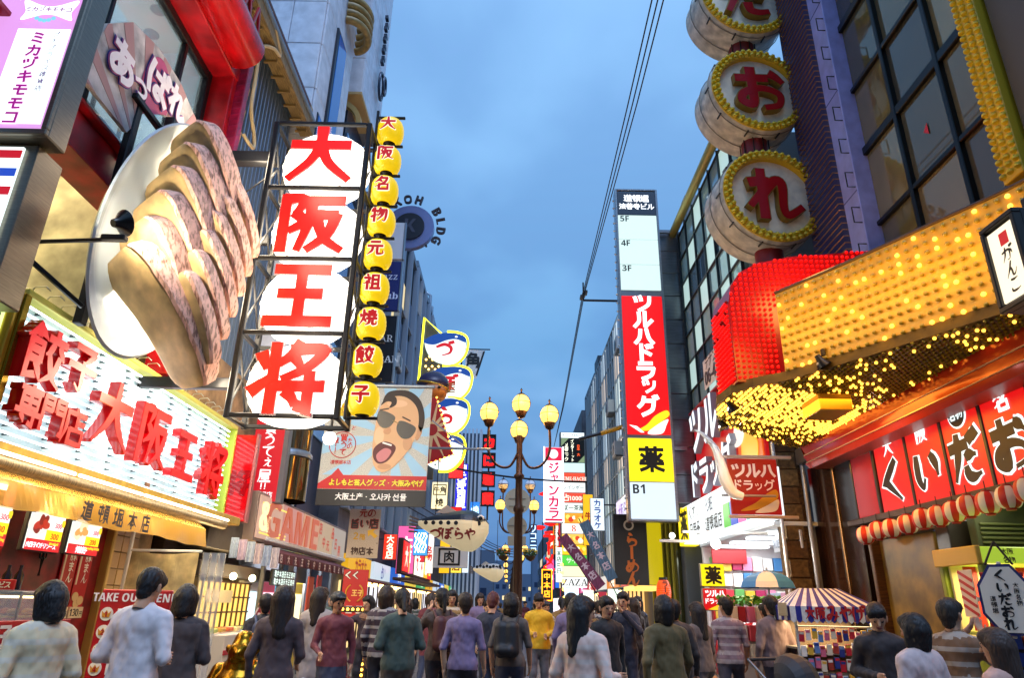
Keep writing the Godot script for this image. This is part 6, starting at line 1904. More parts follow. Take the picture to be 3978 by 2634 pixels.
# ---------- right side ----------
func right_buildings() -> void:
	var black := mat("0f1114", 0.35, 0.4)
	var b := thing("restaurant_tower", "restaurant tower with black mullioned curtain wall and lilac pillar behind disc signs", "building", P(6.5, 0, 9))
	var o := b.position
	org = o
	bx(b, "core", W(9.2, 11.5, 8.6), Vector3(5.2, 15, 4.6), mat("5a5040", 0.7))
	bx(b, "floor_slab", W(8.6, 4.3, 9.3), Vector3(6.0, 0.3, 8.0), mat("3a2c22", 0.6))
	for k in 5:
		bx(b, "mullion", W(6.27, 11.0, 10.27 - k * 1.168), Vector3(0.12, 13.5, 0.09), black)
	for y in [7.72, 9.2, 10.55, 12.05, 13.5, 15.0]:
		bx(b, "transom", W(6.275, y, 8.2), Vector3(0.1, 0.16 if y in [9.2, 12.05] else 0.09, 4.2), black)
	var tones := ["6a6048", "7a6e52", "524c40", "857858", "5e5846"]
	for r in 7:
		for k in 4:
			var y0: float = [6.2, 7.72, 9.2, 10.55, 12.05, 13.5, 15.0][r]
			var y1: float = [7.72, 9.2, 10.55, 12.05, 13.5, 15.0, 16.4][r]
			bx(b, "window_pane", W(6.31, (y0 + y1) * 0.5, 9.686 - k * 1.168), Vector3(0.03, y1 - y0 - 0.05, 1.08), mat(tones[(r * 3 + k) % 5], 0.03, 0.35))
			if (r + k) % 2 == 0:
				bx(b, "blind", W(6.345, lerpf(y0, y1, 0.2), 9.686 - k * 1.168), Vector3(0.01, 0.3, 1.06), mat("6a5c3a", 0.6))
	part(b, "red_triangle", poly_mesh([[-0.06, 0.0], [0.05, 0.1], [0.05, -0.1]], 0.006), mat("c8181c", 0.4), W(6.285, 8.4, 8.55), Basis(Vector3.UP, -PI / 2))
	bx(b, "lilac_pillar", W(6.4, 11.5, 10.42), Vector3(0.8, 16, 0.52), mat("a4a4e0", 0.35, 0.1, "soft", 0.4))
	for k in 5:
		bx(b, "pillar_joint", W(5.998, 6.2 + k * 2.2, 10.42), Vector3(0.01, 0.02, 0.5), mat("55558a", 0.5))
	bx(b, "side_glass", W(6.25, 11.5, 10.24), Vector3(0.3, 15, 0.12), mat("6fa8e0", 0.08, 0.2))
	for k in 14:
		var r := MB.new()
		var y := 5.6 + k * 0.72
		r.tube(PackedVector3Array([W(6.0, y, 10.2), W(5.86, y, 10.2), W(5.86, y + 0.3, 10.2), W(6.0, y + 0.3, 10.2)]), 0.012, 5)
		part(b, "rung", r.done(), mat("1c2434", 0.4, 0.4))
	bx(b, "tube_board", W(6.35, 11.0, 11.5), Vector3(0.5, 14, 1.5), mat("34386e", 0.4, 0.2))
	var cop := mat("a87a5a", 0.28, 0.7)
	for k in 88:
		var t := MB.new()
		var y := 5.4 + k * 0.135
		t.tube(PackedVector3Array([W(6.1, y, 10.78), W(5.96, y, 10.78), W(5.96, y, 11.9), W(6.1, y, 11.9)]), 0.013, 5)
		part(b, "neon_tube", t.done(), cop)
	bx(b, "dark_side", W(6.25, 9.5, 6.2), Vector3(0.3, 11, 1.0), mat("4e463c", 0.5))
	bx(b, "rear_side", W(8.6, 10.5, 12.4), Vector3(4.6, 12.5, 0.3), mat("4a4a58", 0.5))
	# bulb strip
	bx(b, "bulb_strip", W(6.1, 10.2, 6.92), Vector3(0.2, 7.6, 0.34), mat("d0aa28", 0.4))
	var bm := MB.new(); bm.ball(Vector3.ZERO, 0.042, -1, -1, 10)
	var bmesh := bm.done()
	for r in 46:
		for k in 3:
			part(b, "strip_bulb", bmesh, mat("dcc438", 0.15), W(5.985, 6.5 + r * 0.105, 6.79 + k * 0.13))
	# ground floor
	bx(b, "brown_pier", W(6.25, 2.0, 13.15), Vector3(0.6, 4.3, 1.0), mat("3a2014", 0.12, 0.0, "grime", 0.6))
	bx(b, "metal_trim", W(5.98, 2.0, 12.6), Vector3(0.08, 4.3, 0.06), mat("b08a60", 0.25, 0.8))
	bx(b, "dark_pier", W(6.25, 2.0, 12.2), Vector3(0.6, 4.3, 0.6), mat("1e110c", 0.15))
	bx(b, "wood_jamb", W(6.0, 1.4, 11.62), Vector3(0.16, 2.8, 0.1), mat("6a4420", 0.5, 0.0, "wood", 1.0))
	bx(b, "tan_wall", W(6.12, 1.35, 10.8), Vector3(0.14, 2.5, 1.5), mat("8f7426", 0.5, 0.0, "grime", 0.4))
	bx(b, "wood_beam", W(6.06, 2.66, 10.8), Vector3(0.16, 0.1, 1.6), mat("5a3a1c", 0.5))
	bx(b, "column", W(6.2, 1.35, 9.75), Vector3(0.4, 2.7, 0.3), mat("241c12", 0.4))
	bx(b, "green_wall", W(7.6, 1.5, 8.0), Vector3(0.2, 3.0, 5.2), mat("3c4224", 0.6, 0.0, "grime", 0.4))
	bx(b, "green_return", W(6.9, 1.5, 9.4), Vector3(1.4, 3.0, 0.16), mat("4c5430", 0.6, 0.0, "grime", 0.4))
	for k in 5:
		bx(b, "vent_slat", W(6.55, 2.38 + k * 0.06, 9.3), Vector3(0.6, 0.03, 0.03), mat("5a6238", 0.5))
	bx(b, "porch_ceiling", W(6.9, 2.98, 9.3), Vector3(1.6, 0.06, 5.0), mat("4a4438", 0.6))
	for k in 6:
		bx(b, "ceiling_light", W(6.2, 2.93, 11.0 - k * 0.72), Vector3(0.62, 0.02, 0.5), lit("d8f0f0", 1.4))
	lamp_area(b, W(6.2, 2.88, 9.3), Vector3(-90, 0, 0), Vector2(0.5, 4.0), "fff0c8", 1.6)
	# drug store block with glazed wall
	var d := thing("drugstore_building", "drugstore building with glazed upper wall, red lettered band and bright open shop", "building", P(5.4, 0, 16.5))
	o = d.position
	org = o
	bx(d, "core", W(8.0, 8.6, 16.6), Vector3(5.2, 8.0, 5.4), mat("70808a", 0.5))
	var gm := mat("2c3438", 0.4, 0.6)
	for r in 7:
		for k in 6:
			var c := ["8fb4bc", "b8d8d4", "54707e", "7fa0aa", "9cc4c4", "40586a"][(r * 5 + k * 3) % 6] as String
			var pn := bx(d, "window_pane", W(5.28, 6.95 + r * 0.86, 14.35 + k * 0.86), Vector3(0.03, 0.82, 0.82), mat(c, 0.05, 0.25) if (r + k) % 3 else lit("c8e8e4", 0.4))
	for r in 8:
		bx(d, "transom", W(5.25, 6.52 + r * 0.86, 16.5), Vector3(0.07, 0.045, 5.3), gm)
	for k in 7:
		bx(d, "mullion", W(5.245, 9.6, 13.92 + k * 0.86), Vector3(0.08, 6.1, 0.045), gm)
	var rail := MB.new()
	rail.tube(PackedVector3Array([W(5.1, 12.72, 13.6), W(5.1, 12.72, 19.4)]), 0.13, 12)
	part(d, "gold_coping", rail.done(), mat("a89850", 0.35, 0.5))
	bx(d, "roof_box", W(5.6, 13.2, 18.6), Vector3(0.5, 0.9, 0.5), mat("8a8c90", 0.5))
	for r in 11:
		bx(d, "clad_panel", W(4.95, 4.6 + r * 0.79, 19.28), Vector3(0.6, 0.775, 0.12), mat("848a92", 0.28, 0.7, "brush", 0.5))
	bx(d, "clad_core", W(5.2, 8.4, 19.6), Vector3(1.1, 9.0, 0.5), mat("4a5058", 0.5))
	# red band with letters
	bx(d, "red_fascia", W(5.3, 5.35, 16.4), Vector3(0.16, 2.6, 5.2), lit("c81418", 0.42))
	bx(d, "fascia_cap", W(5.26, 6.68, 16.4), Vector3(0.3, 0.07, 5.3), mat("9a1418", 0.4))
	bx(d, "orange_poster", W(5.2, 4.9, 14.6), Vector3(0.03, 1.6, 1.5), lit("e8641c", 0.5))
	part(d, "poster_shape", curve_mesh([[-0.5, -0.5], [-0.3, 0.4], [0.1, 0.6], [0.3, 0.1], [0.55, -0.2], [0.3, -0.6]], 0.01), lit("f0b030", 0.6), W(5.18, 4.95, 14.6), Basis(Vector3.UP, -PI / 2))
	part(d, "poster_shape", curve_mesh([[-0.4, -0.3], [-0.2, 0.2], [0.2, 0.3], [0.35, -0.1], [0.1, -0.35]], 0.01), lit("f4e0d0", 0.7), W(5.16, 5.3, 15.1), Basis(Vector3.UP, -PI / 2))
	for q in [["ツルハ", 6.05, 16.75, 1.25, 1.1], ["ドラッグ", 4.75, 17.2, 0.9, 1.05]]:
		write(d, "letter_face", q[0], W(5.014, q[1], q[2]), q[3], lit("eaf6ff", 0.7), 0.15, 0, false, q[4], 0.0, 1.0, Basis(Vector3.UP, -PI / 2))
	write(d, "letter", "ツルハ", W(5.02, 6.05, 16.75), 1.25, mat("8e98a8", 0.4), 0.16, 0, false, 1.1, 0.16, 1.0, Basis(Vector3.UP, -PI / 2))
	write(d, "letter", "ドラッグ", W(5.02, 4.75, 17.2), 0.9, mat("8e98a8", 0.4), 0.16, 0, false, 1.05, 0.16, 1.0, Basis(Vector3.UP, -PI / 2))
	# phone number strip on the glass
	bx(d, "white_card", W(5.2, 7.35, 16.9), Vector3(0.02, 0.8, 1.2), mat("d8d4d0", 0.5))
	bx(d, "red_card", W(5.2, 7.6, 15.3), Vector3(0.02, 1.3, 1.0), lit("d03030", 0.4))
	latin(d, "lettering", "06-4", W(5.18, 7.2, 16.9), 0.36, mat("3a3a3a", 0.5), true, false, 0.01, 1.0, Basis(Vector3.UP, -PI / 2))
	write(d, "lettering", "テナント", W(5.18, 7.6, 16.6), 0.34, mat("3a3a3a", 0.5), 0.12, 0, false, 1.0, 0.0, 1.0, Basis(Vector3.UP, -PI / 2))
	# white canopy sign over the shop door
	bx(d, "canopy_sign", W(4.98, 3.6, 16.2), Vector3(0.4, 0.96, 6.2), lit("e4ecf0", 0.75))
	bx(d, "yellow_end", W(4.98, 3.6, 19.5), Vector3(0.44, 1.0, 0.4), lit("f0d010", 0.8))
	bx(d, "yellow_panel", W(4.765, 3.6, 19.0), Vector3(0.02, 0.9, 0.7), lit("f4d80c", 0.85))
	write(d, "lettering", "薬", W(4.745, 3.6, 19.0), 0.8, mat("1c1a10", 0.5), 0.13, 0, false, 1.0, 0.0, 1.0, Basis(Vector3.UP, -PI / 2))
	for q in [["くすり", 3.83, 18.0], ["化粧", 3.83, 16.6], ["日用品", 3.4, 18.0], ["道頓堀店", 3.4, 16.3]]:
		write(d, "lettering", q[0], W(4.765, q[1], q[2]), 0.34, mat("2c3a6a", 0.5) if q[0] == "化粧" else mat("26262a", 0.5), 0.12, 0, false, 1.0, 0.0, 1.0, Basis(Vector3.UP, -PI / 2))
	for k in 4:
		bx(d, "colour_patch", W(4.77, 3.42, 15.3 - k * 0.5), Vector3(0.02, 0.5, 0.44), lit(["5ab43c", "3450b8", "e060a0", "60a8a0"][k], 0.7))
	# shop interior
	bx(d, "shop_ceiling", W(6.4, 3.06, 16.2), Vector3(2.6, 0.08, 5.4), mat("e4e8ea", 0.6))
	bx(d, "shop_rear", W(7.6, 1.55, 16.2), Vector3(0.12, 3.1, 5.4), mat("d8dce0", 0.6))
	bx(d, "shop_side", W(6.4, 1.55, 18.9), Vector3(2.5, 3.1, 0.12), mat("e4e0e0", 0.5))
	for k in 48:
		var c := ["d83a48", "f0e8e0", "e8c040", "4a8ac8", "e890b0", "6ab060", "f4f0ee", "b83060"][(k * 5 + k / 8) % 8] as String
		bx(d, "boxed_goods", W(5.42 + (k % 8) * 0.27, 0.6 + (k / 8) * 0.4, 18.72), Vector3(0.24, 0.3 + 0.03 * (k % 3), 0.2), mat(c, 0.35))
	bx(d, "red_notice", W(5.75, 2.78, 18.55), Vector3(0.9, 0.36, 0.04), lit("c81c24", 0.5))
	write(d, "notice_lettering", "日用品店", W(5.75, 2.78, 18.575), 0.2, mat("f4ecec", 0.5), 0.13)
	bx(d, "shop_side", W(6.5, 1.55, 13.85), Vector3(1.9, 3.1, 0.2), mat("caccd0", 0.5))
	for k in 4:
		bx(d, "shop_light", W(6.0, 2.99, 14.6 + k * 1.2), Vector3(1.3, 0.04, 0.3), lit("f4fbff", 1.6))
	lamp_area(d, W(5.9, 2.94, 16.2), Vector3(-90, 0, 0), Vector2(1.4, 4.6), "f6fbff", 6.0)
	for k in 5:
		bx(d, "shop_shelf", W(6.9, 0.95, 14.5 + k * 0.95), Vector3(0.5, 1.9, 0.7), mat(["d8d0d8", "c84858", "e0dcd0", "d8a0b8", "b8c8d8"][k], 0.5, 0.0, "grain", 3.0))
	bx(d, "welcome_band", W(5.6, 2.78, 14.2), Vector3(0.06, 0.34, 1.4), mat("c8ccd4", 0.3, 0.3))
	latin(d, "lettering", "WELCOME", W(5.56, 2.78, 14.3), 0.17, mat("8a8e98", 0.4), true, false, 0.01, 1.0, Basis(Vector3.UP, -PI / 2))
	bx(d, "red_wall", W(5.3, 1.3, 18.8), Vector3(0.1, 2.6, 0.3), mat("c01820", 0.4))
	bx(d, "stone_pier", W(5.55, 2.4, 13.72), Vector3(0.5, 4.8, 0.3), mat("6a4e2a", 0.5, 0.0, "stone", 1.0))
	for k in 14:
		bx(d, "pier_stone", W(5.5, 0.2 + k * 0.34, 13.55), Vector3(0.36 + 0.05 * (k % 2), 0.32, 0.08), mat(["7a5c34", "6a4a26", "84683e"][k % 3], 0.6, 0.0, "grime", 2.0))
	for q in [[5.24, 0.035, "d8d8da"], [5.78, 0.045, "a8a8ac"]]:
		var pp := MB.new()
		pp.tube(PackedVector3Array([W(q[0], 0.0, 13.45), W(q[0], 4.9, 13.45)]), q[1], 10)
		part(d, "down_pipe", pp.done(), mat(q[2], 0.3, 0.4))
	# stone-clad shop past the drugstore
	var y := thing("yellow_front_shop", "shop with yellow lit front and dark glazing past the drugstore", "building", P(4.8, 0, 23))
	o = y.position
	org = o
	bx(y, "core", W(7.6, 6.0, 24.0), Vector3(5.4, 12.0, 8.4), mat("50585e", 0.6))
	bx(y, "yellow_panel", W(4.4, 3.1, 21.9), Vector3(0.9, 1.9, 0.1), lit("c8b40c", 0.5))
	bx(y, "yellow_side", W(3.93, 3.1, 22.6), Vector3(0.06, 1.9, 1.4), lit("d8c41c", 0.6))
	bx(y, "glass_strip", W(4.86, 4.5, 22.0), Vector3(0.2, 7.4, 3.6), mat("3a3c1c", 0.06, 0.3))
	for k in 6:
		bx(y, "fin", W(4.73, 4.5, 20.5 + k * 0.6), Vector3(0.07, 7.0, 0.06), mat("a09a20", 0.4))
	bx(y, "eave_lamp_box", W(4.2, 2.05, 22.4), Vector3(0.9, 0.12, 2.0), lit("f0c060", 1.0))

func pylon() -> void:
	var alu := mat("a8aeb6", 0.3, 0.8, "brush", 0.8)
	var s := thing("drugstore_pylon_sign", "tall vertical lightbox with red drugstore section and white floor panels", "sign", P(3.92, 3.72, 18.9))
	bx(s, "case", Vector3(0, 5.2, -0.2), Vector3(1.36, 10.5, 0.36), alu)
	bx(s, "header", Vector3(0, 9.92, 0), Vector3(1.22, 0.84, 0.03), lit("26364e", 0.3))
	write(s, "lettering", "道頓堀", Vector3(0, 10.1, 0.02), 0.27, lit("f0f6fa", 1.0), 0.13)
	write(s, "lettering", "法善寺ビル", Vector3(0, 9.8, 0.02), 0.225, lit("f0f6fa", 1.0), 0.13)
	for k in 3:
		bx(s, "floor_panel", Vector3(0, 9.04 - k * 0.885, 0), Vector3(1.22, 0.865, 0.03), lit("cfeae6", 0.62))
		latin(s, "floor_number", "%dF" % (5 - k), Vector3(-0.4, 9.34 - k * 0.885, 0.018), 0.2, mat("101418", 0.4), true)
	bx(s, "red_panel", Vector3(0, 4.48, 0), Vector3(1.22, 4.3, 0.03), lit("d80c10", 0.78))
	write(s, "lettering", "ツルハドラッグ", Vector3(0.0, 4.78, 0.02), 0.6, lit("f6fbff", 1.05), 0.19, 0, true, 0.9)
	part(s, "arm_mark", curve_mesh([[-0.3, -0.24], [-0.05, -0.06], [0.2, 0.2], [0.52, 0.36], [0.6, 0.22], [0.34, 0.0], [0.2, -0.2]], 0.008), lit("f0c81c", 0.85), Vector3(0.0, 2.68, 0.018))
	part(s, "hand_mark", curve_mesh([[-0.1, -0.3], [0.2, -0.04], [0.5, 0.12], [0.44, -0.06], [0.3, -0.3]], 0.008), lit("f6f2ea", 0.95), Vector3(0.05, 2.66, 0.03))
	part(s, "thumb_mark", poly_mesh([[-0.56, -0.08], [-0.34, -0.12], [-0.14, -0.3], [-0.24, -0.3]], 0.008), lit("f6f2ea", 0.95), Vector3(0.0, 2.68, 0.03))
	bx(s, "yellow_panel", Vector3(0, 1.62, 0), Vector3(1.22, 1.2, 0.03), lit("f4dc10", 0.9))
	write(s, "lettering", "薬", Vector3(0.02, 1.64, 0.02), 0.72, mat("1a1a12", 0.5), 0.14)
	bx(s, "white_panel", Vector3(0, 0.5, 0), Vector3(1.22, 0.98, 0.03), lit("d4e6f4", 0.62))
	latin(s, "floor_number", "B1", Vector3(-0.36, 0.8, 0.018), 0.24, mat("101418", 0.4), true)
	for x in [-0.65, 0.65]:
		bx(s, "edge_trim", Vector3(x, 5.2, 0.0), Vector3(0.07, 10.5, 0.06), alu)
	bx(s, "edge_trim", Vector3(0, 10.43, 0.0), Vector3(1.23, 0.06, 0.06), alu)
	bx(s, "edge_trim", Vector3(0, -0.03, 0.0), Vector3(1.23, 0.06, 0.06), alu)
	var bm := MB.new(); bm.ball(Vector3.ZERO, 0.035, -1, -1, 8)
	var mesh_ := bm.done()
	for k in 36:
		part(s, "edge_bulb", mesh_, mat("d8dce0", 0.2), Vector3(-0.72, 0.3 + k * 0.28, -0.15))
	bx(s, "wall_bracket", Vector3(0.85, 9.0, -0.2), Vector3(0.5, 0.1, 0.1), alu)
	bx(s, "wall_bracket", Vector3(0.85, 2.0, -0.2), Vector3(0.5, 0.1, 0.1), alu)
	lamp_area(s, Vector3(0, 1.0, 0.1), Vector3(0, 180, 0), Vector2(1.2, 2.0), "f4f4e0", 1.5)

func marquee() -> void:
	var s := thing("bulb_marquee", "swooping yellow marquee covered in round bulbs, many of them lit amber", "marquee", P(5.0, 4.4, 9.0))
	var o := s.position
	org = o
	# plan of the soffit
	var plan := PackedVector2Array()
	for q in [[5.75, 5.0], [5.4, 5.8], [5.2, 6.28], [4.85, 6.92], [4.35, 7.85], [3.75, 8.85], [3.4, 9.15], [3.2, 9.5], [3.16, 10.1], [3.35, 10.8], [3.75, 11.4], [4.25, 11.9], [5.0, 12.6], [5.6, 12.95], [5.75, 12.95]]:
		plan.append(Vector2(q[0], q[1]))
	var sof := MB.new()
	var idx := Geometry2D.triangulate_polygon(plan)
	for y in [4.42, 4.55]:
		for i in range(0, idx.size(), 3):
			sof.tri(W(plan[idx[i]].x, y, plan[idx[i]].y), W(plan[idx[i + 1]].x, y, plan[idx[i + 1]].y), W(plan[idx[i + 2]].x, y, plan[idx[i + 2]].y), Vector3.DOWN if y < 4.5 else Vector3.UP)
	for i in plan.size():
		var a := plan[i]; var c := plan[(i + 1) % plan.size()]
		sof.quad(W(a.x, 4.42, a.y), W(c.x, 4.42, c.y), W(c.x, 4.55, c.y), W(a.x, 4.55, a.y), Vector3((a + c).x * 0.5 - 4.8, 0, -((a + c).y * 0.5 - 9.0)))
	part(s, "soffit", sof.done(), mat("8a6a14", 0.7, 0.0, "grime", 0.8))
	# yellow front: a curved band along the front edge
	var fp := []
	var fpts := [[5.4, 5.8], [5.2, 6.28], [4.85, 6.92], [4.35, 7.85], [3.75, 8.85]]
	for q in fpts: fp.append(Vector3(q[0], 0, -q[1]))
	var fs := smooth_path(fp, 8)
	var yb := MB.new()
	for i in fs.size() - 1:
		var a := fs[i] - Vector3(o.x, 0, o.z); var c := fs[i + 1] - Vector3(o.x, 0, o.z)
		var out := Vector3(-(c.z - a.z), 0, c.x - a.x)
		if out.x > 0: out = -out
		var ta := (fs[mini(i + 1, fs.size() - 1)] - fs[maxi(i - 1, 0)]).normalized()
		var tc := (fs[mini(i + 2, fs.size() - 1)] - fs[i]).normalized()
		var na := Vector3(ta.z, 0, -ta.x) * (-1.0 if ta.z > 0 else 1.0)
		var nc := Vector3(tc.z, 0, -tc.x) * (-1.0 if tc.z > 0 else 1.0)
		yb.squad(a + Vector3(0, 0.1, 0), c + Vector3(0, 0.1, 0), c + Vector3(0, 1.32, 0), a + Vector3(0, 1.32, 0), na, nc, nc, na)
		var n := out.normalized() * -0.12
		yb.quad(a + Vector3(0, 1.32, 0), c + Vector3(0, 1.32, 0), c + n + Vector3(0, 1.32, 0), a + n + Vector3(0, 1.32, 0), Vector3.UP)
		yb.quad(a + n + Vector3(0, 0.1, 0), c + n + Vector3(0, 0.1, 0), c + n + Vector3(0, 1.32, 0), a + n + Vector3(0, 1.32, 0), -out)
	part(s, "yellow_front", yb.done(), mat("e2b63e", 0.42, 0.0, "soft", 0.6))
	var lip := MB.new()
	var lp := PackedVector3Array()
	for p in fs: lp.append(p - Vector3(o.x, 0, o.z) + Vector3(0, 1.33, 0))
	lip.tube(lp, 0.025, 6)
	part(s, "front_lip", lip.done(), mat("4a3010", 0.4))
	var dim := mat("a08c2a", 0.15)
	var on := lit("ffb43a", 2.3)
	var bm := MB.new(); bm.lathe(PackedVector2Array([Vector2(0, 0.048), Vector2(0.017, 0.044), Vector2(0.027, 0.03), Vector2(0.027, 0.02), Vector2(0.016, 0.006), Vector2(0.015, 0.0)]), 10)
	var bulb := bm.done()
	bm = MB.new(); bm.ball(Vector3(0, 0.018, 0), 0.021, -1, -1, 8)
	var round_bulb := bm.done()
	var run := 0.0
	var at_ := 0.0
	var total := 0.0
	for i in fs.size() - 1: total += fs[i].distance_to(fs[i + 1])
	var colN := 30
	for cI in colN:
		var want := (cI + 0.5) * total / colN
		run = 0.0
		for i in fs.size() - 1:
			var L := fs[i].distance_to(fs[i + 1])
			if run + L >= want:
				var p := fs[i].lerp(fs[i + 1], (want - run) / L) - Vector3(o.x, 0, o.z)
				var t := (fs[i + 1] - fs[i]).normalized()
				var out := Vector3(t.z, 0, -t.x)
				if out.x > 0: out = -out
				var bs := Basis(t, out, t.cross(out))
				for r in 10:
					var m := on if rng.randf() < 0.2 else dim
					part(s, "bulb", bulb, m, p + Vector3(0, 0.16 + r * 0.12, 0) + out * 0.002, bs)
				break
			run += L
	# soffit bulbs
	var lit_x := []
	var dim_x := []
	var dn := Basis(Vector3.RIGHT, PI)
	for i in 92:
		for k in 33:
			var q := Vector2.ZERO
			q = Vector2(3.14 + k * 0.078 + rng.randf() * 0.01, 5.3 + i * 0.085)
			if q.x > 5.56 or not Geometry2D.is_point_in_polygon(q, plan): continue
			var band := q.y - (9.55 + (q.x - 3.2) * 0.55)
			var w := 0.8 if band > -0.75 and band < 1.0 else (0.3 if band > -1.5 and band < 1.6 else 0.12)
			var xf := Transform3D(dn, W(q.x, 4.419, q.y))
			if rng.randf() < w: lit_x.append(xf)
			else: dim_x.append(xf)
	for q in [["soffit_lit_bulbs", lit_x, on], ["soffit_unlit_bulbs", dim_x, dim]]:
		var mm := MultiMesh.new()
		mm.transform_format = MultiMesh.TRANSFORM_3D
		mm.mesh = round_bulb
		mm.instance_count = q[1].size()
		for i in q[1].size(): mm.set_instance_transform(i, q[1][i])
		var mi := MultiMeshInstance3D.new()
		mi.name = q[0]
		mi.multimesh = mm
		mi.material_override = q[2]
		mi.set_meta("kind", "stuff")
		s.add_child(mi)
	lamp_area(s, W(4.3, 4.28, 10.2), Vector3(-90, 20, 0), Vector2(1.6, 2.6), "ffb040", 6.0)
	lamp_omni(s, W(4.2, 5.95, 8.5), "ffc060", 0.9, 0.3)
	for k in 6:
		lamp_omni(s, W(lerpf(3.25, 4.75, k / 5.0), 5.1, lerpf(8.7, 6.2, k / 5.0)), "ffb848", 0.2, 0.3)
	bx(s, "gold_box", W(4.55, 4.24, 9.5), Vector3(0.46, 0.24, 0.6), mat("c89a30", 0.35, 0.4))
	# red bulb wall behind the nose
	var red := mat("980408", 0.3)
	var rp := PackedVector2Array()
	for q in [[3.22, 0.12], [3.2, 1.3], [3.26, 1.62], [3.42, 1.86], [3.7, 2.02], [4.2, 2.14], [5.7, 2.3], [5.9, 2.3], [5.9, 0.12]]: rp.append(Vector2(q[0] - o.x, q[1]))
	var rb := MB.new()
	rb.prism(rp, -0.9, 0.0, Transform3D(Basis(), Vector3(0, 0, -9.25 - o.z)))
	part(s, "red_panel", rb.done(), red)
	var rbulb := MB.new(); rbulb.ball(Vector3.ZERO, 0.024, -1, -1, 8)
	var rmesh := rbulb.done()
	var ron := lit("ec0a06", 1.1)
	var roff := mat("8a1a10", 0.2)
	var rx := []
	for r in 26:
		for k in 31:
			var p := Vector2(3.25 + k * 0.08 + rng.randf() * 0.012 - o.x, 0.18 + r * 0.082 + rng.randf() * 0.012)
			if not Geometry2D.is_point_in_polygon(p, rp): continue
			if p.x + o.x > 3.85 and p.y < 1.25: continue
			rx.append(Vector3(p.x, p.y, -9.235 - o.z))
	for r in 17:
		for k in 10:
			rx.append(Vector3(3.195 - o.x, 0.19 + r * 0.075, -9.32 - k * 0.08 - o.z))
	for i in mini(rx.size(), 60):
		part(s, "red_bulb", rmesh, ron if rng.randf() < 0.82 else roff, rx[rx.size() - 1 - i])
	var mmr := MultiMesh.new()
	mmr.transform_format = MultiMesh.TRANSFORM_3D
	mmr.mesh = rmesh
	mmr.instance_count = maxi(0, rx.size() - 60)
	for i in mmr.instance_count: mmr.set_instance_transform(i, Transform3D(Basis(), rx[i]))
	var mir := MultiMeshInstance3D.new()
	mir.name = "red_bulbs"
	mir.multimesh = mmr
	mir.material_override = ron
	mir.set_meta("kind", "stuff")
	s.add_child(mir)
	# glossy sloped fascia under the marquee
	var fa := MB.new()
	for q in [[4.42, 5.55, 4.24, 5.58], [4.23, 5.58, 4.1, 5.6], [4.09, 5.6, 3.98, 5.62]]:
		fa.quad(W(q[1], q[0], 5.5), W(q[1], q[0], 12.9), W(q[3], q[2], 12.75), W(q[3], q[2], 5.5), Vector3.LEFT)
	fa.quad(W(5.55, 4.42, 12.9), W(5.62, 3.98, 12.75), W(6.2, 3.98, 12.75), W(6.2, 4.42, 12.9), Vector3.FORWARD)
	part(s, "glossy_fascia", fa.done(), mat("b83418", 0.1, 0.15))
	for q in [[5.565, 4.235], [5.585, 4.095]]:
		bx(s, "fascia_line", W(q[0], q[1], 9.15), Vector3(0.02, 0.014, 7.3), mat("f0c8a0", 0.3, 0.5))
	bx(s, "fascia_underside", W(5.85, 3.99, 9.1), Vector3(0.46, 0.03, 7.2), mat("9a3a1c", 0.4))
	for q in [[3.5, 4.33, 11.0], [3.28, 4.3, 9.8], [4.0, 4.5, 8.3]]:
		var l := thing("marquee_spotlight", "small black spotlight clamped to the marquee %s" % ["rear edge", "nose, glaring white", "yellow front"][[11.0, 9.8, 8.3].find(q[2])], "spotlight", P(q[0], q[1], q[2]), 0, "spotlights on the marquee")
		var m := MB.new()
		m.lathe(PackedVector2Array([Vector2(0, 0.1), Vector2(0.035, 0.1), Vector2(0.045, 0.04), Vector2(0.1, -0.06), Vector2(0.1, -0.07), Vector2(0.085, -0.06), Vector2(0.03, 0.03)]), 18, Transform3D(Basis(Vector3.BACK, 0.5), Vector3.ZERO))
		part(l, "shade", m.done(), mat("1a1816", 0.35, 0.4))
		m = MB.new(); m.ball(Vector3(-0.02, -0.03, 0), 0.045, -1, -1, 10)
		part(l, "bulb", m.done(), lit("f8fff8", 9.0) if q[2] > 9 else mat("d8d4c0", 0.3))
		bx(l, "clamp", Vector3(0.04, 0.13, 0), Vector3(0.05, 0.1, 0.05), mat("1a1816", 0.4))
		if q[2] > 9.0: lamp_spot(l, Vector3(-0.05, -0.1, 0), l.position * -1 + P(4.6, 4.8, 15.5), "f4fff8", 0.5, 45.0)

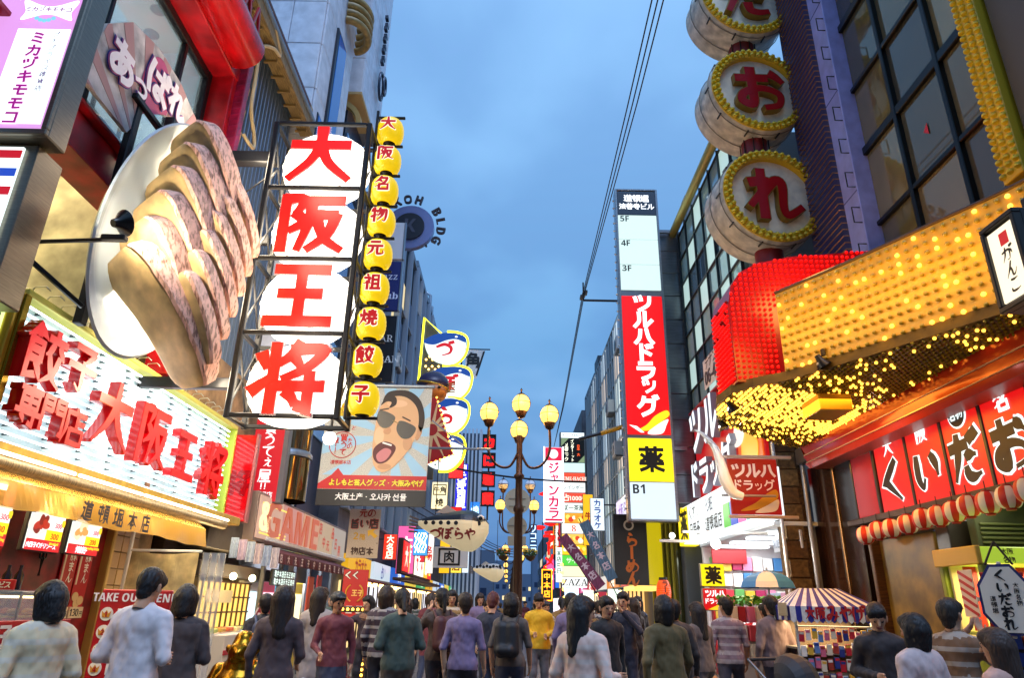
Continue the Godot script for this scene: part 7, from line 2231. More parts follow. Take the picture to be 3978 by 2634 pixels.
func disc_signs() -> void:
	var s := thing("disc_sign_column", "column of round drum signs with red raised characters ringed by yellow bulbs", "sign", P(5.33, 8.0, 12.0), 6)
	var chars := ["れ", "お", "だ"]
	var bm := MB.new(); bm.ball(Vector3.ZERO, 0.05, -1, -1, 10)
	var bmesh := bm.done()
	for k in 3:
		var cy := 1.46 + k * 2.72
		var m := MB.new()
		m.lathe(PackedVector2Array([Vector2(0, -1.0), Vector2(1.05, -1.0), Vector2(1.1, -0.96), Vector2(1.1, -0.02), Vector2(1.08, 0.0)]), 56, Transform3D(Basis(Vector3.RIGHT, PI / 2), Vector3(0, cy, 0)))
		var drum := part(s, "drum", m.done(), mat("ece0cc", 0.5, 0.0, "grime", 0.9))
		m = MB.new()
		m.lathe(PackedVector2Array([Vector2(1.085, -0.02), Vector2(1.085, 0.03), Vector2(0.9, 0.03), Vector2(0.88, -0.1)]), 56, Transform3D(Basis(Vector3.RIGHT, PI / 2), Vector3(0, cy, 0)))
		part(drum, "yellow_ring", m.done(), mat("d8b01c", 0.4, 0.0))
		part(drum, "face", disc_mesh(0.89, 0.02, 48), mat("fff0d2", 0.5, 0.0, "soft", 0.6), Vector3(0, cy, -0.1))
		for r in 2:
			var nb := 46 if r else 42
			for i in nb:
				var a := TAU * (i + 0.5 * r) / nb
				var rr := 0.945 if r == 0 else 1.04
				part(drum, "ring_bulb", bmesh, mat("e2ca3c", 0.12), Vector3(rr * cos(a), cy + rr * sin(a), 0.06))
		m = MB.new()
		glyph(m, chars[k], Transform3D(Basis(), Vector3(0, cy, 0.06)), 1.22, 0.2, 2, 0.15)
		part(drum, "character", m.done(), mat("8a6a1c", 0.35, 0.3))
		m = MB.new()
		glyph(m, chars[k], Transform3D(Basis(), Vector3(0, cy, 0.068)), 1.22, 0.165, 2)
		part(drum, "character_face", m.done(), mat("a00808", 0.2))
		if k < 2:
			m = MB.new()
			m.lathe(PackedVector2Array([Vector2(0.28, cy + 1.02), Vector2(0.28, cy + 1.7)]), 20, Transform3D(Basis(), Vector3(0, 0, -0.5)))
			part(s, "neck", m.done(), mat("7a1410", 0.4))
			for i in 9:
				bx(s, "neck_bar", Vector3(0.3 * cos(i * 0.7), cy + 1.36, -0.5 + 0.3 * sin(i * 0.7)), Vector3(0.02, 0.6, 0.02), mat("2a2420", 0.4, 0.5))
		m = MB.new()
		for t in [-0.1, -0.6]:
			var pts := PackedVector3Array()
			for i in 33: pts.append(Vector3(1.125 * cos(TAU * i / 32.0), cy + 1.125 * sin(TAU * i / 32.0), t))
			m.tube(pts, 0.011, 5)
		part(drum, "cable", m.done(), mat("8a8070", 0.5))
		for i in 10:
			bx(drum, "bracket", Vector3(1.13 * cos(i * 0.63), cy + 1.13 * sin(i * 0.63), -0.15), Vector3(0.03, 0.03, 0.2), mat("3a3630", 0.4, 0.4))
		bx(s, "wall_arm", Vector3(0.95, cy, -0.7), Vector3(1.0, 0.1, 0.1), mat("4a4640", 0.4, 0.4))
	var m2 := MB.new()
	m2.lathe(PackedVector2Array([Vector2(0.28, -1.0), Vector2(0.28, 0.4)]), 20, Transform3D(Basis(), Vector3(0, 0, -0.5)))
	part(s, "neck", m2.done(), mat("7a1410", 0.4))

func right_signs() -> void:
	pylon()
	disc_signs()
	# small framed lightbox
	var s := thing("framed_lightbox", "black framed cream lightbox with red seal and brushed hiragana", "sign", P(4.36, 4.4, 5.32), -90)
	bx(s, "case", Vector3(0, 0, -0.28), Vector3(0.44, 0.84, 0.5), mat("141210", 0.4))
	bx(s, "lit_panel", Vector3(0, 0.0, 0), Vector3(0.34, 0.68, 0.02), lit("f4e2c0", 0.85))
	frame_box(s, Vector3.ZERO, 0.44, 0.84, 0.05, 0.08, mat("1a1612", 0.4))
	bx(s, "seal", Vector3(0.02, 0.22, 0.012), Vector3(0.1, 0.12, 0.006), lit("c02020", 0.6))
	write(s, "lettering", "がんこ", Vector3(0.02, -0.08, 0.014), 0.15, mat("1a1410", 0.5), 0.13, 1, true, 0.95)
	bx(s, "bracket", Vector3(0, 0.5, -0.3), Vector3(0.06, 0.3, 0.06), mat("141210", 0.4))
	# red panels
	s = thing("red_panel_sign", "long row of red lit panels with big black white-edged hiragana under the fascia", "sign", P(5.98, 3.56, 9.3), -90)
	var ps := [[11.52, 0.7, ""], [10.62, 0.88, "く"], [9.7, 0.85, "い"], [8.83, 0.8, "だ"], [7.97, 0.82, "お"], [7.1, 0.82, "れ"]]
	var sm := ["", "大", "阪", "", "名", "物"]
	for k in 6:
		var x: float = 9.3 - ps[k][0]
		bx(s, "lit_panel", Vector3(x, 0, 0), Vector3(ps[k][1], 1.2, 0.05), lit("d80a0e", 0.6) if k else mat("b00a10", 0.25))
		bx(s, "divider", Vector3(x + ps[k][1] * 0.5 + 0.035, 0, 0.0), Vector3(0.07, 1.24, 0.08), mat("14100e", 0.4))
		if k:
			write(s, "character", ps[k][2], Vector3(x, -0.16, 0.03), 0.66, lit("e4f4f4", 0.9), 0.29, 1)
			write(s, "character", ps[k][2], Vector3(x, -0.16, 0.042), 0.66, mat("120a0a", 0.5), 0.2, 1)
			write(s, "small_character", sm[k], Vector3(x, 0.38, 0.03), 0.3, lit("e4f4f4", 0.9), 0.15, 1)
		if k == 3:
			part(s, "emblem", disc_mesh(0.19, 0.006, 24), lit("e4f4f4", 0.8), Vector3(x, 0.42, 0.027))
			part(s, "emblem", disc_mesh(0.165, 0.006, 24), mat("140c0c", 0.5), Vector3(x, 0.42, 0.034))
			write(s, "emblem", "名物", Vector3(x, 0.42, 0.044), 0.15, lit("e4f4f4", 0.8), 0.14, 1)
	bx(s, "top_rail", Vector3(0, 0.66, 0.02), Vector3(5.6, 0.1, 0.14), mat("3a1410", 0.4))
	bx(s, "bottom_rail", Vector3(0, -0.66, 0.04), Vector3(5.6, 0.1, 0.2), mat("4a3018", 0.5, 0.0, "wood", 1.0))
	# paper lanterns
	var zs := [11.26, 10.85, 10.46, 10.02, 9.62, 9.25, 8.91, 8.6, 8.24, 7.88, 7.56, 7.25]
	for i in 12:
		var l := thing("paper_lantern", "%s red and white paper lantern of the row, counted from the brown pier" % ["first", "second", "third", "fourth", "fifth", "sixth", "seventh", "eighth", "ninth", "tenth", "eleventh", "twelfth"][i], "lantern", P(5.7, 2.64 + 0.012 * i + (0.02 if i % 3 == 1 else 0.0), zs[i]), i * 37.0, "striped paper lanterns")
		for st in 10:
			var m := MB.new()
			for j in 10:
				for h in 2:
					var q := []
					for e in [[st * 2 + h, j], [st * 2 + h + 1, j], [st * 2 + h + 1, j + 1], [st * 2 + h, j + 1]]:
						var a: float = TAU * e[0] / 20.0
						var b: float = -1.25 + 2.5 * e[1] / 10.0
						var r := 0.135 * pow(cos(b), 0.55)
						q.append(Vector3(r * cos(a), 0.13 * sin(b), r * sin(a)))
					m.squad(q[0], q[1], q[2], q[3], q[0].normalized(), q[1].normalized(), q[2].normalized(), q[3].normalized())
			var pm := mat("c8281c", 0.55) if st % 2 else mat("e4d8c8", 0.6)
			part(l, "paper_gore", m.done(), pm)
		var c := MB.new()
		c.lathe(PackedVector2Array([Vector2(0, -0.145), Vector2(0.05, -0.145), Vector2(0.055, -0.12)]), 14)
		c.lathe(PackedVector2Array([Vector2(0.055, 0.12), Vector2(0.05, 0.145), Vector2(0, 0.145)]), 14)
		part(l, "cap", c.done(), mat("a81c14", 0.5))
		c = MB.new(); c.tube(PackedVector3Array([Vector3(0, 0.14, 0), Vector3(0, 0.26, 0)]), 0.006, 5)
		part(l, "cord", c.done(), mat("1a1612", 0.6))
	# hanging drugstore flag sign
	s = thing("hanging_drugstore_sign", "square red hanging sign with white katakana and yellow arm mark on two brackets", "sign", P(4.62, 3.67, 13.0))
	bx(s, "panel", Vector3.ZERO, Vector3(0.94, 1.04, 0.05), lit("b00c10", 0.34))
	for y in [0.56, -0.56]:
		bx(s, "bracket", Vector3(0.12, y, 0), Vector3(1.3, 0.06, 0.06), mat("c8b8a8", 0.4, 0.3))
	write(s, "lettering", "ツルハ", Vector3(0.0, 0.3, 0.03), 0.28, mat("f4ece8", 0.5), 0.18, 0)
	write(s, "lettering", "ドラッグ", Vector3(-0.02, 0.02, 0.03), 0.2, mat("f4ece8", 0.5), 0.14, 0)
	part(s, "arm_mark", curve_mesh([[-0.3, -0.2], [0.0, -0.04], [0.24, 0.14], [0.4, 0.2], [0.42, 0.06], [0.2, -0.12]], 0.006), mat("c89020", 0.5), Vector3(0, -0.26, 0.028))
	part(s, "hand_mark", curve_mesh([[-0.06, -0.2], [0.2, -0.06], [0.4, 0.04], [0.36, -0.14], [0.2, -0.2]], 0.006), mat("e8e0d4", 0.5), Vector3(0.02, -0.28, 0.036))
	# white fibreglass horn
	s = thing("white_horn_sculpture", "glossy white curved fish tail shaped sculpture in front of the drugstore letters", "sculpture", P(3.8, 4.0, 12.5))
	var m3 := MB.new()
	m3.tube(smooth_path([Vector3(-0.36, 0.62, 0), Vector3(-0.2, 0.52, 0.02), Vector3(-0.02, 0.28, 0.04), Vector3(0.06, 0.0, 0.05), Vector3(0.12, -0.3, 0.04), Vector3(0.24, -0.52, 0), Vector3(0.42, -0.6, 0)], 5), _ramp([0.01, 0.035, 0.06, 0.09, 0.11, 0.1, 0.07], 5), 14)
	part(s, "body", m3.done(), mat("f6f6f4", 0.12))
	bx(s, "rod", Vector3(0.6, -0.55, -0.2), Vector3(1.0, 0.04, 0.04), mat("a8a8a8", 0.3, 0.6))
	# small drugstore signs near the door
	s = sign_box("yellow_medicine_sign", "small yellow lightbox with one bold black character by the drugstore door", P(3.7, 2.07, 13.0), 0, 0.44, 0.4, 0.08, lit("f2d410", 0.75), mat("8a8a8a", 0.4, 0.5))
	write(s, "lettering", "薬", Vector3(0, 0, 0.02), 0.3, mat("1c1a10", 0.5), 0.14)
	s = sign_box("small_red_drugstore_sign", "small red lightbox with white katakana under the yellow medicine sign", P(3.7, 1.66, 12.98), 0, 0.44, 0.38, 0.08, lit("cc1014", 0.6), mat("8a8a8a", 0.4, 0.5))
	write(s, "lettering", "ツルハ", Vector3(0, 0.1, 0.02), 0.12, lit("f6f0f0", 0.9), 0.18)
	write(s, "lettering", "ドラッグ", Vector3(-0.02, -0.03, 0.02), 0.09, lit("f6f0f0", 0.9), 0.15)
	part(s, "arm_mark", poly_mesh([[-0.14, -0.08], [0.0, -0.02], [0.18, 0.06], [0.18, -0.02], [0.02, -0.09]], 0.004), lit("f0c020", 0.7), Vector3(0, -0.09, 0.017))
	s = sign_box("low_drugstore_panel", "red panel with white katakana standing behind the shoppers at the drugstore", P(4.6, 1.1, 13.2), 0, 0.9, 0.7, 0.06, lit("c81014", 0.5), mat("8a1a1a", 0.4))
	write(s, "lettering", "ツルハ", Vector3(0, 0.15, 0.02), 0.28, lit("f6f0f0", 0.9), 0.18)
	s = thing("bracket_lamps", "white bracket bar with three small spot lamps over the drugstore entrance", "lamp", P(3.9, 2.72, 14.0))
	bx(s, "bar", Vector3(0.4, 0.2, 0), Vector3(1.7, 0.05, 0.06), mat("d8d8d4", 0.4))
	bx(s, "bar", Vector3(-0.5, 0.0, 0.2), Vector3(0.9, 0.05, 0.05), mat("d8d8d4", 0.4))
	for k in 3:
		var m := MB.new(); m.ball(Vector3.ZERO, 0.06 if k < 2 else 0.1, -1, -1, 10)
		part(s, "lamp_head", m.done(), lit("fffaf0", 3.0 if k < 2 else 7.0), Vector3(-0.7 + k * 0.42, 0.1 - (0.14 if k == 2 else 0.0), 0.2))
	lamp_omni(s, Vector3(0.14, -0.1, 0.36), "fff8ec", 1.2, 0.1)

func _ramp(list: Array, per: int) -> Array:
	var out := []
	for i in list.size() - 1:
		for k in per: out.append(lerpf(list[i], list[i + 1], float(k) / per))
	out.append(list[-1])
	return out
# ---------- far end, street lamps, cables ----------
func far_buildings() -> void:
	var rows := [
		["glass_grid_building", "glazed office front with white mullion grid behind the tenant sign tower", 4.9, 28.6, 42.0, 14.2, "8a969a", 1],
		["dark_tower_block", "dark tower block with rooftop plant room and white dome beyond glass grid front", 7.4, 58.0, 66.0, 21.0, "3a4450", 0],
		["grey_mid_block", "grey ribbed block rising just behind the tenant sign tower", 4.6, 43.0, 50.0, 13.4, "56606c", 0],
		["blue_grey_block", "narrow blue grey block behind the magenta karaoke sign", 4.2, 52.0, 57.0, 11.5, "5a5e66", 0],
		["plain_end_block", "plain beige block at the far end of the street on drugstore side", 4.6, 68.0, 110.0, 10.0, "6c6660", 0],
	]
	for q in rows:
		var dl: float = q[4] - q[3]
		var b := thing(q[0], q[1], "building", P(q[2] + 2.0, 0, (q[3] + q[4]) * 0.5))
		org = b.position
		bx(b, "wall", W(q[2] + 3.0, q[5] * 0.5, (q[3] + q[4]) * 0.5), Vector3(6.0, q[5], dl), mat(q[6], 0.6, 0.0, "grime", 0.3))
		if q[7]:
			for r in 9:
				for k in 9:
					bx(b, "window_pane", W(q[2] - 0.03, 2.2 + r * 1.38, q[3] + 0.8 + k * 1.48), Vector3(0.05, 1.3, 1.4), mat(["94aeb4", "7a9298", "a8c0c0"][(r + k * 2) % 3], 0.05, 0.4) if (r * 3 + k) % 3 else lit(["e4f0ec", "f4dcc8", "d8e8f4"][(r + k) % 3], 0.55))  # many panes glow in place of bright signs mirrored in the glass
			for k in 19:
				bx(b, "mullion", W(q[2] - 0.1, 7.4, q[3] + 0.06 + k * 0.74), Vector3(0.08, 12.8, 0.06), mat("b8c4cc", 0.35, 0.5))
			for r in 10:
				bx(b, "transom", W(q[2] - 0.08, 1.52 + r * 1.38, (q[3] + q[4]) * 0.5), Vector3(0.06, 0.07, dl), mat("9aa8b0", 0.35, 0.5))
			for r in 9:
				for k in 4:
					bx(b, "window_pane", W(q[2] + 0.75 + k * 1.4, 2.2 + r * 1.38, q[3] - 0.02), Vector3(1.3, 1.3, 0.04), mat("94aeb4", 0.05, 0.3) if (r + k) % 2 else lit("e8ecd8", 0.5))  # alternate panes glow here too, standing in for mirrored signs
			for k in 20:
				bx(b, "front_mullion", W(q[2] + 0.2 + k * 0.28, 7.4, q[3] - 0.06), Vector3(0.05, 12.8, 0.08), mat("9fb8c8", 0.35, 0.5))
		else:
			for r in int(q[5] / 1.7) - 2:
				for k in 5:
					bx(b, "window_pane", W(q[2] + 0.6 + k * 1.1, 3.5 + r * 1.7, q[3] - 0.03), Vector3(0.7, 0.9, 0.06), lit("f0d8a0", 0.5) if rng.randf() < 0.2 else mat("223040", 0.1))
					bx(b, "window_pane", W(q[2] - 0.03, 3.5 + r * 1.7, q[3] + (k + 0.5) * dl / 5), Vector3(0.06, 0.9, dl / 7), lit("f0d8a0", 0.5) if rng.randf() < 0.25 else mat("223040", 0.1))
		if q[0] == "dark_tower_block":
			bx(b, "plant_room", W(8.8, 21.9, 59.5), Vector3(2.0, 1.8, 2.4), mat("202830", 0.5))
			var m := MB.new(); m.ball(Vector3.ZERO, 0.45, 0.4, 0.45, 14)
			part(b, "dome", m.done(), mat("c8d0d4", 0.4), W(8.8, 22.95, 59.5))
	var l := thing("white_slatted_tower", "pale tower of closely set vertical white slats far beyond pufferfish neon", "building", P(-3.6, 0, 62))
	org = l.position
	bx(l, "wall", W(-5.0, 8.0, 63), Vector3(4.6, 16.0, 4.0), mat("5a6674", 0.6))
	for k in 14:
		bx(l, "slat", W(-7.1 + k * 0.34, 8.2, 60.9), Vector3(0.16, 16.4, 0.2), mat("c8ced6", 0.5))
	for k in 12:
		bx(l, "slat", W(-2.62, 8.2, 61.1 + k * 0.33), Vector3(0.2, 16.4, 0.16), mat("c8ced6", 0.5))
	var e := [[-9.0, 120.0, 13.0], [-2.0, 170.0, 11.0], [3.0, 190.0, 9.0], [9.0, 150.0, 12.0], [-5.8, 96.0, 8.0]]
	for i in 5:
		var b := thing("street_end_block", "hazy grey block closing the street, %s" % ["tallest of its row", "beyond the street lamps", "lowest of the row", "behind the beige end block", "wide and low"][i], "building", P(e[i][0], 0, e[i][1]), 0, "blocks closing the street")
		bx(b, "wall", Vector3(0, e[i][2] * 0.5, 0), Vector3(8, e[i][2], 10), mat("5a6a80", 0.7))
		for k in 10:
			bx(b, "window_pane", Vector3(-3.2 + (k % 5) * 1.5, 3.0 + (k / 5) * 2.4, 5.03), Vector3(0.8, 0.9, 0.06), lit("f4dca0", 0.7) if k % 3 == 0 else mat("2a3850", 0.2))

func right_far_signs() -> void:
	var dark := mat("1c1c20", 0.4, 0.3)
	var s := sign_box("karaoke_lightbox", "white vertical lightbox with magenta katakana and red header", P(2.06, 6.78, 32.0), 0, 0.86, 3.5, 0.2, lit("eef2ff", 1.0), mat("8a8ea8", 0.3, 0.6))
	bx(s, "header", Vector3(0, 1.4, 0.01), Vector3(0.78, 0.62, 0.03), lit("d41a40", 0.7))
	part(s, "header_disc", disc_mesh(0.22, 0.01, 20), lit("f4e4ec", 0.8), Vector3(0, 1.4, 0.028))
	write(s, "lettering", "ジャンカラ", Vector3(0, -0.28, 0.02), 0.5, lit("c8104c", 0.7), 0.17, 0, true, 1.02)
	bx(s, "footer", Vector3(0, -1.62, 0.01), Vector3(0.78, 0.1, 0.03), lit("d41a40", 0.7))
	for x in [-0.45, 0.45]:
		var m := MB.new(); m.tube(PackedVector3Array([Vector3(x, -1.75, 0.04), Vector3(x, 1.75, 0.04)]), 0.02, 5)
		part(s, "neon_edge", m.done(), lit("f4f6ff", 2.0))
	# tower of tenant panels
	s = thing("tenant_sign_tower", "tall stack of small lit tenant panels ending in a white ZAZA panel", "sign", P(3.16, 2.5, 34.0))
	bx(s, "case", Vector3(0, 3.6, -0.3), Vector3(1.28, 7.3, 0.5), mat("6a7078", 0.35, 0.6))
	var rows := [["e8f4f4", 0.26, "中座くいだおれビル", "3a4a4a"], ["10120f", 1.22, "", ""], ["b8dcd8", 0.46, "", "fff"], ["c8442c", 0.46, "YUME-HACHI", "fbe8d8"], ["e4ecec", 0.46, "レインボー", "4a5a5a"], ["c84430", 0.46, "占い1000円", "fbe8d8"], ["dcE8e0", 0.46, "ぼー茶屋", "3a4a40"], ["d8922c", 0.46, "", ""], ["f0e8dc", 0.46, "8", "c84030"], ["e0b050", 0.46, "", ""], ["f0b818", 0.46, "", ""], ["4ab83c", 0.46, "サイゼ", "f4f4e8"], ["f0e4b0", 0.46, "柚 柚", "4a4a3a"], ["eef2f0", 0.46, "ZAZA", "26282a"]]
	var y := 7.22
	for i in rows.size():
		var q = rows[i]
		y -= q[1] * 0.5 + 0.015
		bx(s, "tenant_panel", Vector3(0, y, 0), Vector3(1.16, q[1], 0.03), lit(q[0], 0.85 if i != 1 else 0.2))
		if i == 1:
			for k in 3:
				write(s, "lettering", ["＆メ店ニック", "インター・ット", "日本最大"][k], Vector3(-0.32 + k * 0.3, y, 0.02), 0.19 - k * 0.02, lit("f4f4d8" if k < 2 else "e8501c", 1.0), 0.15, 0, true, 0.95)
			part(s, "corner", poly_mesh([[-0.58, 0.61], [-0.2, 0.61], [-0.58, 0.2]], 0.006), lit("88a078", 0.5), Vector3(0, y, 0.016))
			part(s, "corner", poly_mesh([[0.58, -0.61], [0.58, -0.25], [0.24, -0.61]], 0.006), lit("88a078", 0.5), Vector3(0, y, 0.016))
		elif i in [3, 8, 13]:
			latin(s, "lettering", q[2], Vector3(0, y - (0.06 if i == 3 else 0.0), 0.018), 0.17 if i == 3 else 0.3, lit(q[3], 0.8), true, true, 0.004, 0.8 if i == 3 else 1.0)
		elif q[2] == "占い1000円":
			write(s, "lettering", "占", Vector3(-0.36, y, 0.018), 0.34, lit(q[3], 0.8), 0.13)
			latin(s, "lettering", "1000", Vector3(0.08, y - 0.04, 0.018), 0.2, lit(q[3], 0.8))
			write(s, "lettering", "円", Vector3(0.44, y - 0.04, 0.018), 0.18, lit(q[3], 0.8), 0.13)
		elif q[2]:
			write(s, "lettering", q[2], Vector3(0, y, 0.018), minf(0.26, 1.05 / q[2].length()), lit(q[3], 0.6), 0.12)
		elif i in [7, 9, 10]:
			for k in 7:
				part(s, "food_picture", disc_mesh(0.09 + 0.02 * (k % 3), 0.004, 10), lit(["f4d060", "c83c1c", "f0f0d0", "e88a20"][(k + i) % 4], 0.8), Vector3(-0.44 + k * 0.15, y + 0.07 * sin(k * 2.2), 0.016 + k * 0.001))
		y -= q[1] * 0.5 + 0.015
	lamp_area(s, Vector3(0, 3.4, 0.3), Vector3(0, 180, 0), Vector2(1.2, 6.8), "fff4e0", 1.2)
	s = thing("red_neon_ramen_sign", "red neon katakana stacked on a thin lattice below the karaoke lightbox", "sign", P(2.06, 2.9, 36.0))
	bx(s, "lattice", Vector3(-0.3, 1.0, -0.1), Vector3(0.05, 3.2, 0.05), dark)
	bx(s, "lattice", Vector3(0.3, 1.0, -0.1), Vector3(0.05, 3.2, 0.05), dark)
	write(s, "lettering", "ラーメン", Vector3(0, 1.0, 0), 0.66, lit("f0140c", 1.2), 0.16, 1, true, 0.85)
	for k in 4:
		part(s, "flame", curve_mesh([[-0.3, 0.0], [0.0, 0.14], [0.34, 0.06], [0.1, -0.1]], 0.03, 4), lit("e81410", 1.0), Vector3(-0.5 + k * 0.28, 2.3 + k * 0.1 + (1.6 if k % 2 else 0.0), -0.05))
	s = thing("orange_neon_frame", "narrow orange neon outlined sign low beside the street", "sign", P(1.64, 2.3, 30.0))
	bx(s, "panel", Vector3(0, 0, -0.05), Vector3(0.42, 1.2, 0.06), dark)
	for q in [[-0.2, 0, 0.04, 1.2], [0.2, 0, 0.04, 1.2], [0, 0.6, 0.44, 0.04], [0, -0.6, 0.44, 0.04]]:
		bx(s, "neon_edge", Vector3(q[0], q[1], 0), Vector3(q[2], q[3], 0.03), lit("ff8a10", 2.6))
	write(s, "lettering", "中本店", Vector3(0, 0, 0), 0.28, lit("ff9a20", 1.6), 0.14, 0, true, 1.2)
	s = sign_box("blue_outline_sign", "small pale blue outlined sign behind the street lamp", P(1.28, 4.62, 36.0), 0, 0.36, 1.5, 0.1, lit("28406a", 0.6), dark)
	write(s, "lettering", "リコニコ", Vector3(0, 0, 0.02), 0.34, lit("b8e4ff", 1.4), 0.13, 0, true, 1.05)
	s = sign_box("white_green_post_sign", "thin white post sign with green characters", P(2.0, 3.0, 28.0), 0, 0.26, 1.3, 0.1, lit("e4f0e8", 0.9), dark)
	write(s, "lettering", "本店中日", Vector3(0, 0.1, 0.02), 0.2, lit("3a6a5a", 0.5), 0.13, 0, true, 1.1)
	# black ramen banner, lantern, leaning flags
	s = thing("black_ramen_banner", "tall black cloth banner with orange brushed hiragana and ring emblem", "banner", P(3.52, 3.06, 20.4))
	bx(s, "cloth", Vector3.ZERO, Vector3(0.96, 1.94, 0.03), mat("1a1210", 0.4, 0.0, "streak", 0.8))
	part(s, "emblem", disc_mesh(0.15, 0.006, 20), mat("b8b0a4", 0.5), Vector3(-0.04, 0.66, 0.016))
	part(s, "emblem", disc_mesh(0.1, 0.006, 20), mat("1a1210", 0.5), Vector3(-0.04, 0.66, 0.023))
	write(s, "lettering", "らーめん", Vector3(0.02, -0.28, 0.02), 0.38, mat("d8701c", 0.5), 0.19, 1, true, 0.92)
	s = thing("orange_paper_lantern", "long orange ribbed paper lantern with black characters by the yellow shop", "lantern", P(3.66, 1.84, 17.0))
	var pr := PackedVector2Array()
	for j in 25: pr.append(Vector2((0.17 + 0.006 * cos(j * PI)) * pow(sin(PI * (j + 1.5) / 27.0), 0.3), -0.27 + 0.54 * j / 24.0))
	var m2 := MB.new(); m2.lathe(pr, 20)
	part(s, "shade", m2.done(), lit("e04a10", 0.6, 0.8))
	write(s, "lettering", "ラーメン", Vector3(0, 0, 0.178), 0.14, mat("201008", 0.5), 0.15, 1, true, 0.9)
	m2 = MB.new(); m2.lathe(PackedVector2Array([Vector2(0, 0.27), Vector2(0.1, 0.27), Vector2(0.1, 0.33), Vector2(0, 0.33)]), 16)
	m2.lathe(PackedVector2Array([Vector2(0, -0.33), Vector2(0.1, -0.33), Vector2(0.1, -0.27), Vector2(0, -0.27)]), 16)
	part(s, "cap", m2.done(), mat("1a1410", 0.5))
	for q in [["violet", 1.53, 3.34, 2.59, 2.0, "8a3a6a"], ["blue", 2.14, 3.75, 2.92, 2.2, "5a84a8"]]:
		s = thing("leaning_flag", "tall narrow %s cloth flag on a leaning pole" % q[0], "flag", P((q[1] + q[3]) * 0.5, (q[2] + q[4]) * 0.5, 20.0), 0, "leaning cloth flags")
		var d := Vector2(q[3] - q[1], q[4] - q[2])
		var a := atan2(d.x, -d.y)
		bx(s, "cloth", Vector3.ZERO, Vector3(0.3, d.length(), 0.015), mat(q[5], 0.6, 0.0, "streak", 1.0), Vector3(0, 0, rad_to_deg(a)))
		write(s, "lettering", "大名本店", Vector3(0, 0, 0.012), 0.22, mat("c8b8c8", 0.6), 0.13, 1, true, 1.4, 0.0, 1.0, Basis(Vector3.BACK, a))
		m2 = MB.new(); m2.tube(PackedVector3Array([Vector3(q[1] - s.position.x - 0.14, q[2] - s.position.y + 0.1, -0.02), Vector3(q[3] - s.position.x + 0.3, q[4] - s.position.y - 0.8, -0.02)]), 0.015, 5)
		part(s, "pole", m2.done(), dark)
	s = thing("pale_billboard", "large pale lavender lit billboard along the wall past the yellow shop", "sign", P(4.55, 4.0, 27.4), -90)
	bx(s, "case", Vector3(0, 0, -0.1), Vector3(4.2, 3.4, 0.16), mat("8a8e9a", 0.4, 0.5))
	for k in 3:
		bx(s, "lit_panel", Vector3(-1.36 + k * 1.36, 0, 0), Vector3(1.3, 3.2, 0.04), lit(["d4c8ec", "e0e8f0", "f0ece0"][k], 0.65))
	write(s, "lettering", "大阪名物", Vector3(-0.2, 1.1, 0.03), 0.6, lit("8a50b0", 0.5), 0.12, 1)
	s = thing("low_shop_screens", "cluster of small glowing shop screens and menus at street level past the ramen banner", "sign", P(3.2, 1.8, 26.0))
	for q in [[-0.9, 0.0, 0.5, 0.62, "c8e4f8"], [-0.3, 0.05, 0.36, 0.4, "e8f4e0"], [0.2, -0.1, 0.3, 0.6, "8a2434"], [0.6, 0.05, 0.4, 0.5, "d8ecd8"], [-1.4, -0.3, 0.3, 0.5, "f0e8ff"]]:
		bx(s, "screen", Vector3(q[0], q[1], 0), Vector3(q[2], q[3], 0.06), lit(q[4], 1.0))
	bx(s, "shelf", Vector3(-0.3, -0.4, -0.05), Vector3(2.6, 0.06, 0.1), dark)
	for k in 8:
		m2 = MB.new(); m2.ball(Vector3.ZERO, 0.07, -1, -1, 8)
		part(s, "bulb", m2.done(), lit("ffb848", 4.0), Vector3(-1.1 + k * 0.02, 1.2 - k * 0.3, -2.0 + k * 0.1))

